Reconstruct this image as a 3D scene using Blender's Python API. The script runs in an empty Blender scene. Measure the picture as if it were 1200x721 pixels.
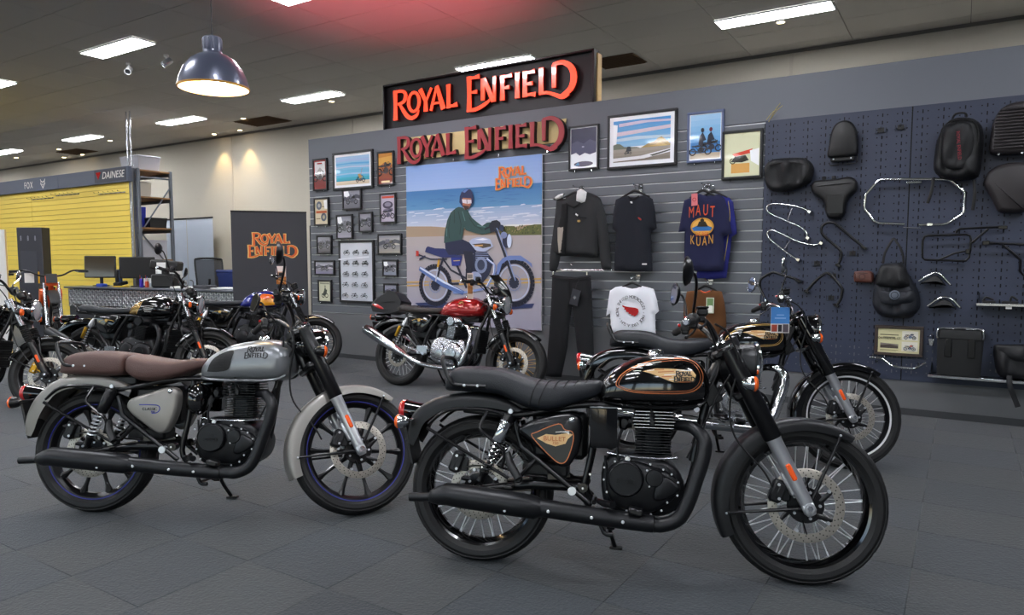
import bpy, bmesh, math, random
from math import sin, cos, pi, radians as R, sqrt, atan2
from mathutils import Vector as V, Matrix as M, noise
from mathutils.geometry import delaunay_2d_cdt
from mathutils.bvhtree import BVHTree
random.seed(7)
SC = bpy.context.scene
COL = SC.collection

# ------------------------------------------------------------------ camera
cam_d = bpy.data.cameras.new('camera'); cam = bpy.data.objects.new('camera', cam_d); COL.objects.link(cam)
cam_d.sensor_width = 36.0; cam_d.lens = 830.0 / 1200.0 * 36.0
cam_d.shift_y = (373.0 - 360.5) / 1200.0
cam_d.clip_start = 0.05; cam_d.clip_end = 200
cam.location = (0, 0, 1.33); cam.rotation_euler = (R(90 - 4.6), 0, R(32.4))
SC.camera = cam

# ------------------------------------------------------------------ world (daylight outside the shop front)
wd = bpy.data.worlds.new('world'); SC.world = wd; wd.use_nodes = True
wn = wd.node_tree.nodes; wl = wd.node_tree.links
bg = wn['Background']
sky = wn.new('ShaderNodeTexSky'); sky.sky_type = 'NISHITA'; sky.sun_disc = False
sky.sun_elevation = R(40); sky.sun_rotation = R(120)
wl.new(sky.outputs[0], bg.inputs[0]); bg.inputs[1].default_value = 0.25

SC.view_settings.view_transform = 'Standard'; SC.view_settings.look = 'None'
SC.view_settings.gamma = 1.0; SC.view_settings.use_curve_mapping = False
SC.view_settings.exposure = 0.55
SC.cycles.use_denoising = True
SC.cycles.max_bounces = 8; SC.cycles.diffuse_bounces = 4; SC.cycles.glossy_bounces = 4
SC.cycles.transmission_bounces = 6; SC.cycles.transparent_max_bounces = 8
SC.cycles.sample_clamp_indirect = 6.0
LIGHT_PANEL = 42.0      # emission of the ceiling troffers
def lamp_data(name, kind, loc, energy, color, **kw):
    d = bpy.data.lights.new(name, kind); d.energy = energy; d.color = color
    for k, v in kw.items(): setattr(d, k, v)
    o = bpy.data.objects.new(name, d); COL.objects.link(o); o.location = loc
    return o
# added red spot in mid-air, without a fixture, for the ceiling's red glow
ru = lamp_data('red_glow_spot', 'SPOT', (-4.3, 4.3, 2.3), 170.0, (1, .16, .2), spot_size=R(85), spot_blend=0.55, shadow_soft_size=.3)
ru.rotation_euler = V((-.35, .62, 1.5)).to_track_quat('-Z', 'Y').to_euler()
# two warm wall washers (downlights) near the back wall
for wx in (-13.45, -12.6, -19.7, -18.8):
    w_ = lamp_data('warm_downlight', 'SPOT', (wx, 9.45, 3.93), 34.0, (1, .72, .34), spot_size=R(75), spot_blend=.6, shadow_soft_size=.03)
    w_.rotation_euler = (R(6), 0, 0)

# ------------------------------------------------------------------ materials
def srgb(c):
    if isinstance(c, str):
        c = [int(c[i:i+2], 16) / 255 for i in (0, 2, 4)]
    return tuple((x / 12.92 if x <= .04045 else ((x + .055) / 1.055) ** 2.4) for x in c) + (1.0,)
MATS = {}
def mat(name, col, rough=.5, metal=0.0, coat=0.0, bump=0.0, bscale=60.0, var=0.0, emit=None, es=0.0, alpha=None, trans=0.0, sheen=0.0, objvar=0.0):
    if name in MATS: return MATS[name]
    m = bpy.data.materials.new(name); m.use_nodes = True; MATS[name] = m
    nt = m.node_tree; b = nt.nodes['Principled BSDF']; c = srgb(col)
    b.inputs['Base Color'].default_value = c; b.inputs['Roughness'].default_value = rough
    b.inputs['Metallic'].default_value = metal; b.inputs['Coat Weight'].default_value = coat
    b.inputs['Coat Roughness'].default_value = .04
    if trans: b.inputs['Transmission Weight'].default_value = trans
    if sheen: b.inputs['Sheen Weight'].default_value = sheen
    if alpha is not None: b.inputs['Alpha'].default_value = alpha
    if emit:
        b.inputs['Emission Color'].default_value = srgb(emit); b.inputs['Emission Strength'].default_value = es
    tc = nt.nodes.new('ShaderNodeTexCoord'); nz = nt.nodes.new('ShaderNodeTexNoise')
    nt.links.new(tc.outputs['Object'], nz.inputs['Vector']); nz.inputs['Scale'].default_value = bscale
    nz.inputs['Detail'].default_value = 9
    if bump:
        bp = nt.nodes.new('ShaderNodeBump'); bp.inputs['Strength'].default_value = bump; bp.inputs['Distance'].default_value = .01
        nt.links.new(nz.outputs['Fac'], bp.inputs['Height']); nt.links.new(bp.outputs['Normal'], b.inputs['Normal'])
    mr = nt.nodes.new('ShaderNodeMapRange'); nt.links.new(nz.outputs['Fac'], mr.inputs['Value'])
    rv = .015 if metal > .2 else .05
    mr.inputs['To Min'].default_value = max(0, rough - rv); mr.inputs['To Max'].default_value = min(1, rough + rv)
    nt.links.new(mr.outputs[0], b.inputs['Roughness'])
    if var or objvar:
        hs = nt.nodes.new('ShaderNodeHueSaturation'); hs.inputs['Color'].default_value = c
        mv = nt.nodes.new('ShaderNodeMapRange'); mv.inputs['To Min'].default_value = 1 - var; mv.inputs['To Max'].default_value = 1 + var
        nt.links.new(nz.outputs['Fac'], mv.inputs['Value'])
        if objvar:
            oi = nt.nodes.new('ShaderNodeObjectInfo'); mo = nt.nodes.new('ShaderNodeMapRange')
            mo.inputs['To Min'].default_value = 1 - objvar; mo.inputs['To Max'].default_value = 1 + objvar
            nt.links.new(oi.outputs['Random'], mo.inputs['Value'])
            mu = nt.nodes.new('ShaderNodeMath'); mu.operation = 'MULTIPLY'
            nt.links.new(mo.outputs[0], mu.inputs[0]); nt.links.new(mv.outputs[0], mu.inputs[1])
            nt.links.new(mu.outputs[0], hs.inputs['Value'])
        else: nt.links.new(mv.outputs[0], hs.inputs['Value'])
        nt.links.new(hs.outputs[0], b.inputs['Base Color'])
    return m
# material for printed matter: reads the colours of the print itself
def print_mat(name, rough=.45, coat=0.0):
    m = mat(name, 'FFFFFF', rough, coat=coat)
    nt = m.node_tree; a = nt.nodes.new('ShaderNodeVertexColor'); a.layer_name = 'Col'
    nt.links.new(a.outputs['Color'], nt.nodes['Principled BSDF'].inputs['Base Color'])
    return m
PR = print_mat('printed_paper', .5); PRG = print_mat('printed_gloss', .25, .5); PRF = print_mat('printed_fabric', .85)

BLK_MATTE = mat('matte_black_metal', '18191C', .38, .3, var=.1)
BLK_SATIN = mat('satin_black', '0D0D10', .3, .2, coat=.15)
BLK_GLOSS = mat('gloss_black_paint', '050506', .12, 0, coat=1.0)
BLK_PLASTIC = mat('black_plastic', '101113', .5)
BLK_RUBBER = mat('tyre_rubber', '101011', .6, bump=.15, bscale=220, var=.15)
BLK_SOFT = mat('black_vinyl', '181B21', .4, bump=.25, bscale=300)
GRIP = mat('grip_rubber', '121213', .75, bump=.4, bscale=400)
CHROME = mat('chrome', 'D8DADD', .08, 1.0)
ALU = mat('brushed_aluminium', 'BEC1C6', .22, .9, var=.1)
SILVER = mat('silver_paint', 'D6D8DC', .32, .8)
STEEL = mat('disc_steel', 'B4AEA3', .36, .6, var=.1)
ENG_BLK = mat('engine_black', '17181B', .34, .4, bump=.12, bscale=500)
ENG_SIL = mat('engine_polished', 'B4B6BB', .22, 1.0, bump=.1, bscale=90)
FINEDGE = mat('machined_fin_edge', 'C9CACC', .25, 1.0)
GREY_PAINT = mat('matte_gunmetal_paint', '8F8C87', .38, .5)
TANK_GREY = mat('satin_gunmetal_tank', '8B8E91', .3, .55)
SPOKE_M = mat('bright_spoke', 'D6D8DA', .3, .4)
INLAY = mat('black_inlay', '060607', .3)
BROWN_SEAT = mat('brown_leatherette', '58403B', .55, bump=.25, bscale=260, var=.06)
ORANGE = mat('orange_lens', 'F0641E', .2, 0, coat=.8)
ORANGE_D = mat('amber_reflector', 'E8571C', .25, coat=.6, emit='E8571C', es=.12)
RED_LENS = mat('red_lens', 'B01818', .15, coat=1.0)
GLASS = mat('lamp_glass', 'E8EEF2', .05, 0, coat=1, trans=.6)
MIRROR = mat('mirror_glass', 'AAB4C2', .03, 1.0)
BLUE_STR = mat('blue_rim_stripe', '2C3390', .4)
WHITE_STR = mat('white_rim_stripe', 'DADADA', .35)
COPPER = mat('copper_pinstripe', 'B86A3E', .35, .3)
GOLDST = mat('gold_pinstripe', 'C7A15A', .35, .4)
GOLD = mat('gold_anodised', 'C99A32', .3, .9)
GOLD_T = mat('gold_tank_paint', '9B7A3C', .25, .7, coat=.8)
RED_T = mat('candy_red_paint', '9A1212', .18, .35, coat=1.0)
BLUE_T = mat('deep_blue_paint', '1A1F78', .2, .2, coat=1.0)
YEL_T = mat('yellow_orange_panel', 'F0A32A', .25, 0, coat=.8)
BLACKDEC = mat('black_decal', '17181A', .4)
WHITEDEC = mat('white_decal', 'E6E2DC', .4)
CREAMDEC = mat('cream_gold_decal', 'D9B27A', .35)
BOLT = mat('bright_bolt', 'D4D7DC', .3, .6)
WHITE = mat('white_plastic', 'E4E4E2', .4)

# ------------------------------------------------------------------ mesh helpers
def cr(pts, n=6, closed=False):
    """Catmull-Rom resample of tuples of any length."""
    P = [tuple(p) for p in pts]; N = len(P); out = []
    segs = N if closed else N - 1
    for i in range(segs):
        if closed: p0, p1, p2, p3 = P[(i-1) % N], P[i], P[(i+1) % N], P[(i+2) % N]
        else: p0, p1, p2, p3 = P[max(i-1, 0)], P[i], P[i+1], P[min(i+2, N-1)]
        for k in range(n):
            t = k / n
            out.append(tuple(.5*((2*b)+(c-a)*t+(2*a-5*b+4*c-d)*t*t+(3*b-a-3*c+d)*t**3) for a, b, c, d in zip(p0, p1, p2, p3)))
    if not closed: out.append(P[-1])
    return out
def lerp_tab(tab, x):
    if x <= tab[0][0]: return tab[0][1:]
    for a, b in zip(tab, tab[1:]):
        if x <= b[0]:
            t = (x - a[0]) / (b[0] - a[0]); return tuple(p + (q - p) * t for p, q in zip(a[1:], b[1:]))
    return tab[-1][1:]

class MB:
    def __init__(s): s.v = []; s.f = []; s.m = []; s.c = []
    def add(s, vs, fs, mi=0, col=None):
        o = len(s.v); s.v += [tuple(v) for v in vs]
        for f in fs: s.f.append([i + o for i in f]); s.m.append(mi); s.c.append(col)
        return s
    def box(s, c, d, rot=None, ch=None, mi=0, col=None):
        hx, hy, hz = d[0]/2, d[1]/2, d[2]/2
        if ch is None: ch = min(d) * .12
        if ch <= 0:
            vs = [V((x*hx, y*hy, z*hz)) for x in (-1, 1) for y in (-1, 1) for z in (-1, 1)]
            fs = [(0,1,3,2),(4,6,7,5),(0,4,5,1),(2,3,7,6),(0,2,6,4),(1,5,7,3)]
        else:
            vs = []; idx = {}
            for x in (-1, 1):
                for y in (-1, 1):
                    for z in (-1, 1):
                        for a in range(3):
                            p = [x*(hx-ch), y*(hy-ch), z*(hz-ch)]; p[a] = (x*hx, y*hy, z*hz)[a]
                            idx[(x, y, z, a)] = len(vs); vs.append(V(p))
            fs = []
            for a in range(3):
                b, c_ = (a+1) % 3, (a+2) % 3
                for sg in (-1, 1):
                    q = []
                    for (u, w) in ((-1,-1),(1,-1),(1,1),(-1,1)):
                        k = [0,0,0]; k[a] = sg; k[b] = u; k[c_] = w; q.append(idx[(k[0],k[1],k[2],a)])
                    fs.append(q if sg > 0 else q[::-1])
                for u in (-1, 1):
                    for w in (-1, 1):
                        q = []
                        for sg, ax in ((-1, b), (1, b), (1, c_), (-1, c_)):
                            k = [0,0,0]; k[a] = sg; k[b] = u; k[c_] = w; q.append(idx[(k[0],k[1],k[2],ax)])
                        fs.append(q if u*w < 0 else q[::-1])
            for x in (-1, 1):
                for y in (-1, 1):
                    for z in (-1, 1):
                        q = [idx[(x,y,z,a)] for a in range(3)]; fs.append(q if x*y*z > 0 else q[::-1])
        if rot is not None:
            m = rot if isinstance(rot, M) else M.Rotation(rot, 3, 'Z')
            vs = [m @ v for v in vs]
        c = V(c); return s.add([v + c for v in vs], fs, mi, col)
    def frames(s, P):
        out = []; T0 = (P[1]-P[0]).normalized()
        a = V((0,0,1)) if abs(T0.z) < .9 else V((0,1,0))
        n = (a - T0*a.dot(T0)).normalized()
        for i in range(len(P)):
            t = (P[min(i+1, len(P)-1)] - P[max(i-1, 0)])
            t = t.normalized() if t.length > 1e-9 else T0
            n = (n - t*n.dot(t)); n = n.normalized() if n.length > 1e-6 else t.orthogonal().normalized()
            out.append((t, n, t.cross(n)))
        return out
    def tube(s, pts, r, n=10, k=0, caps=True, mi=0, flat=None, closed=False):
        """sweep a circle (or an ellipse, flat=(a,b)) along pts; r is one radius or one per point"""
        rs = list(r) if isinstance(r, (list, tuple)) else [r]*len(pts)
        if k: q = cr([tuple(p)+(w,) for p, w in zip(pts, rs)], k, closed); pts = [p[:3] for p in q]; rs = [max(p[3], 1e-4) for p in q]
        P = [V(p) for p in pts]
        if closed: P = P + [P[0]]; rs = rs + [rs[0]]
        F = s.frames(P); fa, fb = flat or (1, 1); vs = []; fs = []
        for (t, nn, b), p, w in zip(F, P, rs):
            for j in range(n):
                a = 2*pi*j/n; vs.append(p + nn*cos(a)*w*fa + b*sin(a)*w*fb)
        L = len(P)
        for i in range(L-1):
            for j in range(n): fs.append((i*n+j, i*n+(j+1) % n, (i+1)*n+(j+1) % n, (i+1)*n+j))
        if caps and not closed: fs.append(tuple(range(n))[::-1]); fs.append(tuple((L-1)*n+j for j in range(n)))
        return s.add(vs, fs, mi)
    def cyl(s, a, b, r, r2=None, n=16, mi=0, ch=0.0):
        a, b = V(a), V(b); d = (b-a); L = d.length; d.normalize()
        r2 = r if r2 is None else r2
        if ch: return s.tube([a, a, a+d*ch, b-d*ch, b, b], [r-ch, r-ch, r, r2, r2-ch, r2-ch][0:6], n, mi=mi) if False else s.lathe([(0, 0), (r-ch, 0), (r, ch), (r2, L-ch), (r2-ch, L), (0, L)], a, d, n, mi)
        return s.lathe([(0, 0), (r, 0), (r2, L), (0, L)], a, d, n, mi)
    def lathe(s, prof, c=(0,0,0), axis=(0,1,0), n=32, mi=0, closed=False, mod=None):
        """prof: (radius, distance along axis)"""
        ax = V(axis).normalized(); u = ax.orthogonal().normalized(); w = ax.cross(u); c = V(c)
        if abs(ax.y) > .99: u = V((1,0,0)); w = ax.cross(u)
        vs = []; fs = []; m = len(prof)
        for i in range(n):
            a = 2*pi*i/n; e = u*cos(a)+w*sin(a)
            for j, (r, h) in enumerate(prof):
                if mod: r = mod(i, j, r)
                vs.append(c + e*r + ax*h)
        for i in range(n):
            i2 = (i+1) % n
            for j in range(m if closed else m-1):
                j2 = (j+1) % m
                q = [i*m+j, i2*m+j, i2*m+j2, i*m+j2]
                if prof[j][0] < 1e-7: q = [q[0], q[2], q[3]]
                elif prof[j2][0] < 1e-7: q = [q[0], q[1], q[2]]
                fs.append(q)
        return s.add(vs, fs, mi)
    def prism(s, o, y0, y1, bev=0.0, mi=0, col=None, back=True):
        """o: closed outline (x,z); extruded from y0 (far) to y1 (near, gets the bevel)"""
        n = len(o); ar = sum(o[i][0]*o[(i+1) % n][1]-o[(i+1) % n][0]*o[i][1] for i in range(n))
        if ar < 0: o = o[::-1]
        def inset(d):
            out = []
            for i in range(n):
                p0, p1, p2 = V(o[i-1]), V(o[i]), V(o[(i+1) % n])
                e1 = (p1-p0); e2 = (p2-p1)
                e1 = e1.normalized() if e1.length > 1e-9 else V((1, 0)); e2 = e2.normalized() if e2.length > 1e-9 else e1
                nn = V((-(e1.y+e2.y), e1.x+e2.x)); l = nn.length
                nn = nn/l if l > 1e-6 else V((-e1.y, e1.x)); k = min(1.5, 1/max(.3, nn.dot(V((-e1.y, e1.x)))))
                out.append(p1+nn*d*k)
            return out
        sg = 1 if y1 > y0 else -1
        rings = [(V(p) for p in o), ]
        vs = [(p[0], y0, p[1]) for p in o]
        lay = [y0]
        if bev:
            vs += [(p[0], y1-sg*bev, p[1]) for p in o]
            vs += [(p.x, y1-sg*bev*.3, p.y) for p in inset(bev*.35)]
            vs += [(p.x, y1, p.y) for p in inset(bev)]; L = 4
        else: vs += [(p[0], y1, p[1]) for p in o]; L = 2
        fs = []
        for l in range(L-1):
            for i in range(n):
                q = (l*n+i, l*n+(i+1) % n, (l+1)*n+(i+1) % n, (l+1)*n+i); fs.append(q if sg < 0 else q[::-1])
        top = tuple((L-1)*n+i for i in range(n)); fs.append(top if sg < 0 else top[::-1])
        if back: bt = tuple(range(n)); fs.append(bt[::-1] if sg < 0 else bt)
        return s.add(vs, fs, mi, col)
    def loft(s, rings, mi=0, caps=True, closed=True):
        n = len(rings[0]); vs = [p for r in rings for p in r]; fs = []
        for i in range(len(rings)-1):
            for j in range(n if closed else n-1): fs.append((i*n+j, (i+1)*n+j, (i+1)*n+(j+1) % n, i*n+(j+1) % n))
        if caps: fs.append(tuple(range(n))); fs.append(tuple((len(rings)-1)*n+j for j in range(n))[::-1])
        return s.add(vs, fs, mi)
    def sphere(s, c, r, n=12, sc=(1,1,1), mi=0):
        prof = [(r*sin(pi*i/(n//2+2)), -r*cos(pi*i/(n//2+2))) for i in range(n//2+3)]
        o = len(s.v); s.lathe(prof, (0,0,0), (0,0,1), n, mi)
        for i in range(o, len(s.v)): v = s.v[i]; s.v[i] = (v[0]*sc[0]+c[0], v[1]*sc[1]+c[1], v[2]*sc[2]+c[2])
        return s
    def xf(s, m, start=0):
        for i in range(start, len(s.v)): s.v[i] = tuple(m @ V(s.v[i]))
        return s
    def mesh(s, name, mats, ang=38, smooth=True):
        me = bpy.data.meshes.new(name); me.from_pydata(s.v, [], s.f)
        mats = mats if isinstance(mats, (list, tuple)) else [mats]
        for m in mats: me.materials.append(m)
        if len(mats) > 1: me.polygons.foreach_set('material_index', s.m)
        if any(c is not None for c in s.c):
            ca = me.color_attributes.new('Col', 'FLOAT_COLOR', 'CORNER'); data = []
            for p, c in zip(me.polygons, s.c):
                c4 = srgb(c) if c is not None else (1,1,1,1)
                for _ in range(p.loop_total): data += c4
            ca.data.foreach_set('color', data)
        bm = bmesh.new(); bm.from_mesh(me); bmesh.ops.recalc_face_normals(bm, faces=bm.faces); bm.to_mesh(me); bm.free()
        if smooth:
            me.polygons.foreach_set('use_smooth', [True]*len(me.polygons)); me.set_sharp_from_angle(angle=R(ang))
        me.update(); return me
    def build(s, name, mats, parent=None, ang=38, smooth=True):
        return link(name, s.mesh(name, mats, ang, smooth), parent)

def link(name, me, parent=None, mw=None):
    o = bpy.data.objects.new(name, me); COL.objects.link(o)
    if parent is not None: o.parent = parent
    if mw is not None: o.matrix_local = mw
    return o
def tag(o, label=None, cat=None, group=None, kind=None):
    if label: o['label'] = label
    if cat: o['category'] = cat
    if group: o['group'] = group
    if kind: o['kind'] = kind
    return o
def thing(name, label, cat, loc=(0,0,0), rot=(0,0,0), group=None):
    o = bpy.data.objects.new(name, None); COL.objects.link(o); o.location = loc; o.rotation_euler = rot
    o.empty_display_size = .1
    return tag(o, label, cat, group)
_memo = {}
def memo(key, fn):
    if key not in _memo: _memo[key] = fn()
    return _memo[key]

def cdt(outline, res=.02, holes=()):
    """triangulated 2-D fill of an outline with interior points; returns verts2d, tris"""
    from mathutils.geometry import tessellate_polygon
    vs = [V(p) for p in outline]; n = len(vs); ed = [(i, (i+1) % n) for i in range(n)]
    xs = [p.x for p in vs]; ys = [p.y for p in vs]
    def inside(x, y):
        c = False
        for i in range(n):
            a, b = vs[i], vs[i-1]
            if (a.y > y) != (b.y > y) and x < (b.x-a.x)*(y-a.y)/(b.y-a.y)+a.x: c = not c
        return c
    def dist(x, y):
        d = 9
        for i in range(n):
            a, b = vs[i], vs[i-1]; ab = b-a; t = max(0, min(1, (V((x, y))-a).dot(ab)/max(ab.length_squared, 1e-12)))
            d = min(d, (a+ab*t-V((x, y))).length)
        return d
    pts = list(vs); y = min(ys)+res*.5; row = 0
    while y < max(ys):
        x = min(xs)+(res*.5 if row % 2 else 0)
        while x < max(xs):
            if inside(x, y) and dist(x, y) > res*.45: pts.append(V((x, y)))
            x += res
        y += res*.87; row += 1
    r = delaunay_2d_cdt(pts, ed, [], 1, 1e-6)
    ov = [(p.x, p.y) for p in r[0]]
    return ov, [tuple(f) for f in r[2]], dist

# ---- flat print helper: coloured polygons stacked a fraction of a millimetre apart, facing -Y
class Print(MB):
    def __init__(s, w, h, dz=.0003): super().__init__(); s.w = w; s.h = h; s.k = 0; s.dz = dz
    def poly(s, pts, col):
        """pts in 0..1 (x right, y up)"""
        s.k += 1; y = -s.dz*s.k
        vs = [((p[0]-.5)*s.w, y, (p[1]-.5)*s.h) for p in pts]; return s.add(vs, [tuple(range(len(vs)))], 0, col)
    def rect(s, x0, y0, x1, y1, col): return s.poly([(x0,y0),(x1,y0),(x1,y1),(x0,y1)], col)
    def grad(s, x0, y0, x1, y1, c0, c1, n=8):
        f = lambda c: [int(c[i:i+2], 16) for i in (0, 2, 4)]
        a, b = f(c0), f(c1)
        s.k += 1
        for i in range(n):
            t = (i+.5)/n; col = '%02X%02X%02X' % tuple(int(p+(q-p)*t) for p, q in zip(a, b)); s.k -= 1
            s.rect(x0, y0+(y1-y0)*i/n, x1, y0+(y1-y0)*(i+1)/n, col)
    def ell(s, cx, cy, rx, ry, col, n=20, a0=0, a1=360):
        return s.poly([(cx+rx*cos(R(a0+(a1-a0)*i/n)), cy+ry*sin(R(a0+(a1-a0)*i/n))) for i in range(n+(a1-a0 != 360))], col)
    def line(s, pts, w, col, asp=None):
        asp = asp or s.w/s.h
        for a, b in zip(pts, pts[1:]):
            dx, dy = (b[0]-a[0])*asp, b[1]-a[1]; l = sqrt(dx*dx+dy*dy) or 1; nx, ny = -dy/l*w/2/asp, dx/l*w/2
            s.poly([(a[0]+nx, a[1]+ny), (b[0]+nx, b[1]+ny), (b[0]-nx, b[1]-ny), (a[0]-nx, a[1]-ny)], col); s.k -= 1
        s.k += 1
    def ring(s, cx, cy, r, w, col, n=24, asp=None):
        asp = asp or s.w/s.h
        s.line([(cx+r*cos(2*pi*i/n)/asp, cy+r*sin(2*pi*i/n)) for i in range(n+1)], w, col)
    def bike(s, cx, cy, L, c1='222228', c2='50545C', rich=False):
        """a side-on motorcycle; cx,cy = middle of the wheelbase on the ground, L = wheelbase (fractions of height)"""
        a = s.w/s.h; X = lambda x: cx+x*L/a; Y = lambda y: cy+y*L
        P = lambda l: [(X(x), Y(y)) for x, y in l]
        n = 24 if rich else 12
        for wx in (-.5, .5):
            s.ring(X(wx), Y(.24), .2*L, .075*L, '15161A', n)
            if rich: s.ring(X(wx), Y(.24), .155*L, .02*L, 'C8D2E0', n); s.ring(X(wx), Y(.24), .06*L, .05*L, '30343C', 12)
        s.poly(P([(-.62,.62),(-.2,.66),(.0,.62),(0,.55),(-.5,.55)]), '20222C')
        s.poly(P([(-.05,.62),(.1,.74),(.3,.73),(.36,.62),(.3,.56),(0,.56)]), c1)
        s.poly(P([(-.12,.2),(.2,.18),(.26,.36),(.14,.52),(-.08,.5),(-.16,.34)]), c2)
        s.line(P([(.3,.8),(.5,.24)]), .04*L, '20222C'); s.line(P([(-.5,.24),(-.1,.3),(-.3,.56)]), .03*L, '20222C')
        s.line(P([(.12,.8),(.3,.82)]), .03*L, '20222C'); s.ell(X(.4), Y(.7), .06*L/a, .07*L, '30343A', 10)
        s.poly(P([(-.78,.34),(-.74,.4),(.1,.18),(.08,.13)]), 'A0A8B4' if rich else '3A3C42')
        if rich:
            s.line(P([(.24,.5),(.28,.3),(.12,.15),(-.1,.15)]), .035*L, 'B8C6DA')
            s.line(P([(-.12,.42),(.2,.42)]), .02*L, 'B0B8C4'); s.ell(X(.04), Y(.3), .09*L/a, .09*L, 'A4ACB8', 16); s.ell(X(.04), Y(.3), .05*L/a, .05*L, '5A626E', 12)
            s.line(P([(-.3,.56),(-.5,.26)]), .025*L, 'D8A030'); s.line(P([(.3,.8),(.5,.24)]), .02*L, '7C8694')
            s.line(P([(.26,.48),(.4,.52),(.56,.5),(.68,.4)]), .03*L, 'B8C6DA')

# ---- default-font lettering as a mesh of (x, z) polygons
def text_obj(body, size, m, parent, name='lettering', loc=(0,0,0), rot=None, ext=.001, align='CENTER', shear=0, sx=1.0, space=1.0, curve=None):
    c = bpy.data.curves.new('t', 'FONT'); c.body = body; c.size = size; c.extrude = ext; c.align_x = align; c.align_y = 'CENTER'
    c.shear = shear; c.space_character = space; c.resolution_u = 3
    t = bpy.data.objects.new('t', c); COL.objects.link(t)
    me = bpy.data.meshes.new_from_object(t); bpy.data.objects.remove(t); bpy.data.curves.remove(c)
    me.transform(M.Diagonal((sx, 1, 1, 1))); me.transform(M.Rotation(R(90), 4, 'X'))
    if rot is not None: me.transform(rot.to_4x4() if len(rot) == 3 else rot)
    me.transform(M.Translation(V(loc))); me.materials.clear(); me.materials.append(m)
    return link(name, me, parent)

# ---- the flared two-word logo, as strips (left points, right points)
def stroke(pts, ws, k=0, closed=False):
    q = [tuple(p)+(w,) for p, w in zip(pts, ws)]
    if k: q = cr(q, k, closed)
    n = len(q); Ls = []; Rs = []
    for i in range(n):
        a = q[(i-1) % n] if (closed or i) else q[0]; b = q[(i+1) % n] if (closed or i < n-1) else q[-1]
        dx, dy = b[0]-a[0], b[1]-a[1]; l = sqrt(dx*dx+dy*dy) or 1; h = q[i][2]*.385
        Ls.append((q[i][0]-dy/l*h, q[i][1]+dx/l*h)); Rs.append((q[i][0]+dy/l*h, q[i][1]-dx/l*h))
    return Ls, Rs, closed
def word_a():
    S = [stroke([(.12,-.2),(.13,.45),(.12,1.14)], [.3,.22,.28]),
         stroke([(.1,1.05),(.42,1.08),(.66,.98),(.7,.78),(.58,.58),(.25,.5)], [.15,.17,.2,.25,.2,.13], 4),
         stroke([(.34,.52),(.55,.22),(.76,-.06),(1.02,-.2),(1.3,-.1),(1.42,.12)], [.14,.22,.24,.22,.17,.06], 4),
         stroke([(1.15+.29*cos(t*pi/6), .5+.42*sin(t*pi/6)) for t in range(12)], [.22-.05*abs(sin(t*pi/6)) for t in range(12)], 2, True),
         stroke([(1.5,1.02),(1.79,.44)], [.28,.2]), stroke([(2.1,1.0),(1.8,.44)], [.16,.14]), stroke([(1.79,.5),(1.79,0)], [.2,.28]),
         stroke([(2.06,0),(2.36,1.0)], [.18,.13]), stroke([(2.72,0),(2.38,1.04)], [.3,.22]), stroke([(2.17,.3),(2.6,.3)], [.12,.12]),
         stroke([(2.98,0),(2.98,.5),(2.98,1.02)], [.26,.21,.27]), stroke([(2.9,.09),(3.2,.08),(3.42,.12)], [.17,.15,.27])]
    return S, 3.5
def word_b():
    S = [stroke([(.13,-.28),(.14,.4),(.13,1.2)], [.3,.23,.28]), stroke([(.05,1.12),(.4,1.12),(.64,1.14)], [.15,.14,.25]),
         stroke([(.1,.52),(.3,.52),(.52,.52)], [.13,.12,.22]), stroke([(.05,-.19),(.4,-.22),(.75,-.12),(1.05,.04),(1.25,.2)], [.2,.2,.2,.15,.04], 4),
         stroke([(.8,.12),(.8,1.02)], [.22,.24]), stroke([(.84,1.02),(1.3,.02)], [.24,.26]), stroke([(1.35,0),(1.35,1.04)], [.15,.2]),
         stroke([(1.72,0),(1.72,.5),(1.72,1.03)], [.27,.21,.26]), stroke([(1.7,.95),(2.0,.95),(2.16,.97)], [.15,.14,.24]), stroke([(1.75,.5),(2.04,.5)], [.12,.2]),
         stroke([(2.4,0),(2.4,.5),(2.4,1.04)], [.28,.21,.27]),
         stroke([(2.74,0),(2.74,.5),(2.74,1.04)], [.27,.21,.26]), stroke([(2.7,.96),(3.0,.96),(3.17,.98)], [.15,.14,.24]),
         stroke([(2.75,.51),(3.08,.51)], [.12,.2]), stroke([(2.7,.08),(3.0,.08),(3.2,.05)], [.16,.15,.25]),
         stroke([(3.45,.02),(3.45,.5),(3.45,1.06)], [.26,.22,.27]),
         stroke([(3.36,.06),(3.7,.05),(4.0,-.06),(4.35,-.2),(4.62,-.1)], [.17,.15,.18,.22,.18], 4),
         stroke([(4.0,.2),(4.0,.6),(4.0,1.1)], [.2,.22,.27]),
         stroke([(3.95,1.1),(4.35,1.13),(4.7,.9),(4.82,.5),(4.7,.08),(4.3,-.18)], [.16,.22,.29,.33,.3,.18], 4)]
    return S, 4.98
def logo_strips(kind):
    a, wa = word_a(); b, wb = word_b()
    sh = lambda S, dx, dz, k=1: [([(x*k+dx, z*k+dz) for x, z in L], [(x*k+dx, z*k+dz) for x, z in Rr], c) for L, Rr, c in S]
    if kind == 'line': return [([(x, z*.93) for x, z in L], [(x, z*.93) for x, z in Rr], c) for L, Rr, c in sh(a, 0, 0)+sh(b, wa+.38, 0)], wa+.38+wb, 1.17
    return [([(x, z*.87) for x, z in L], [(x, z*.87) for x, z in Rr], c) for L, Rr, c in sh(a, .45, 1.45, 1.08)+sh(b, 0, 0)], wb, 2.4
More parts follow.
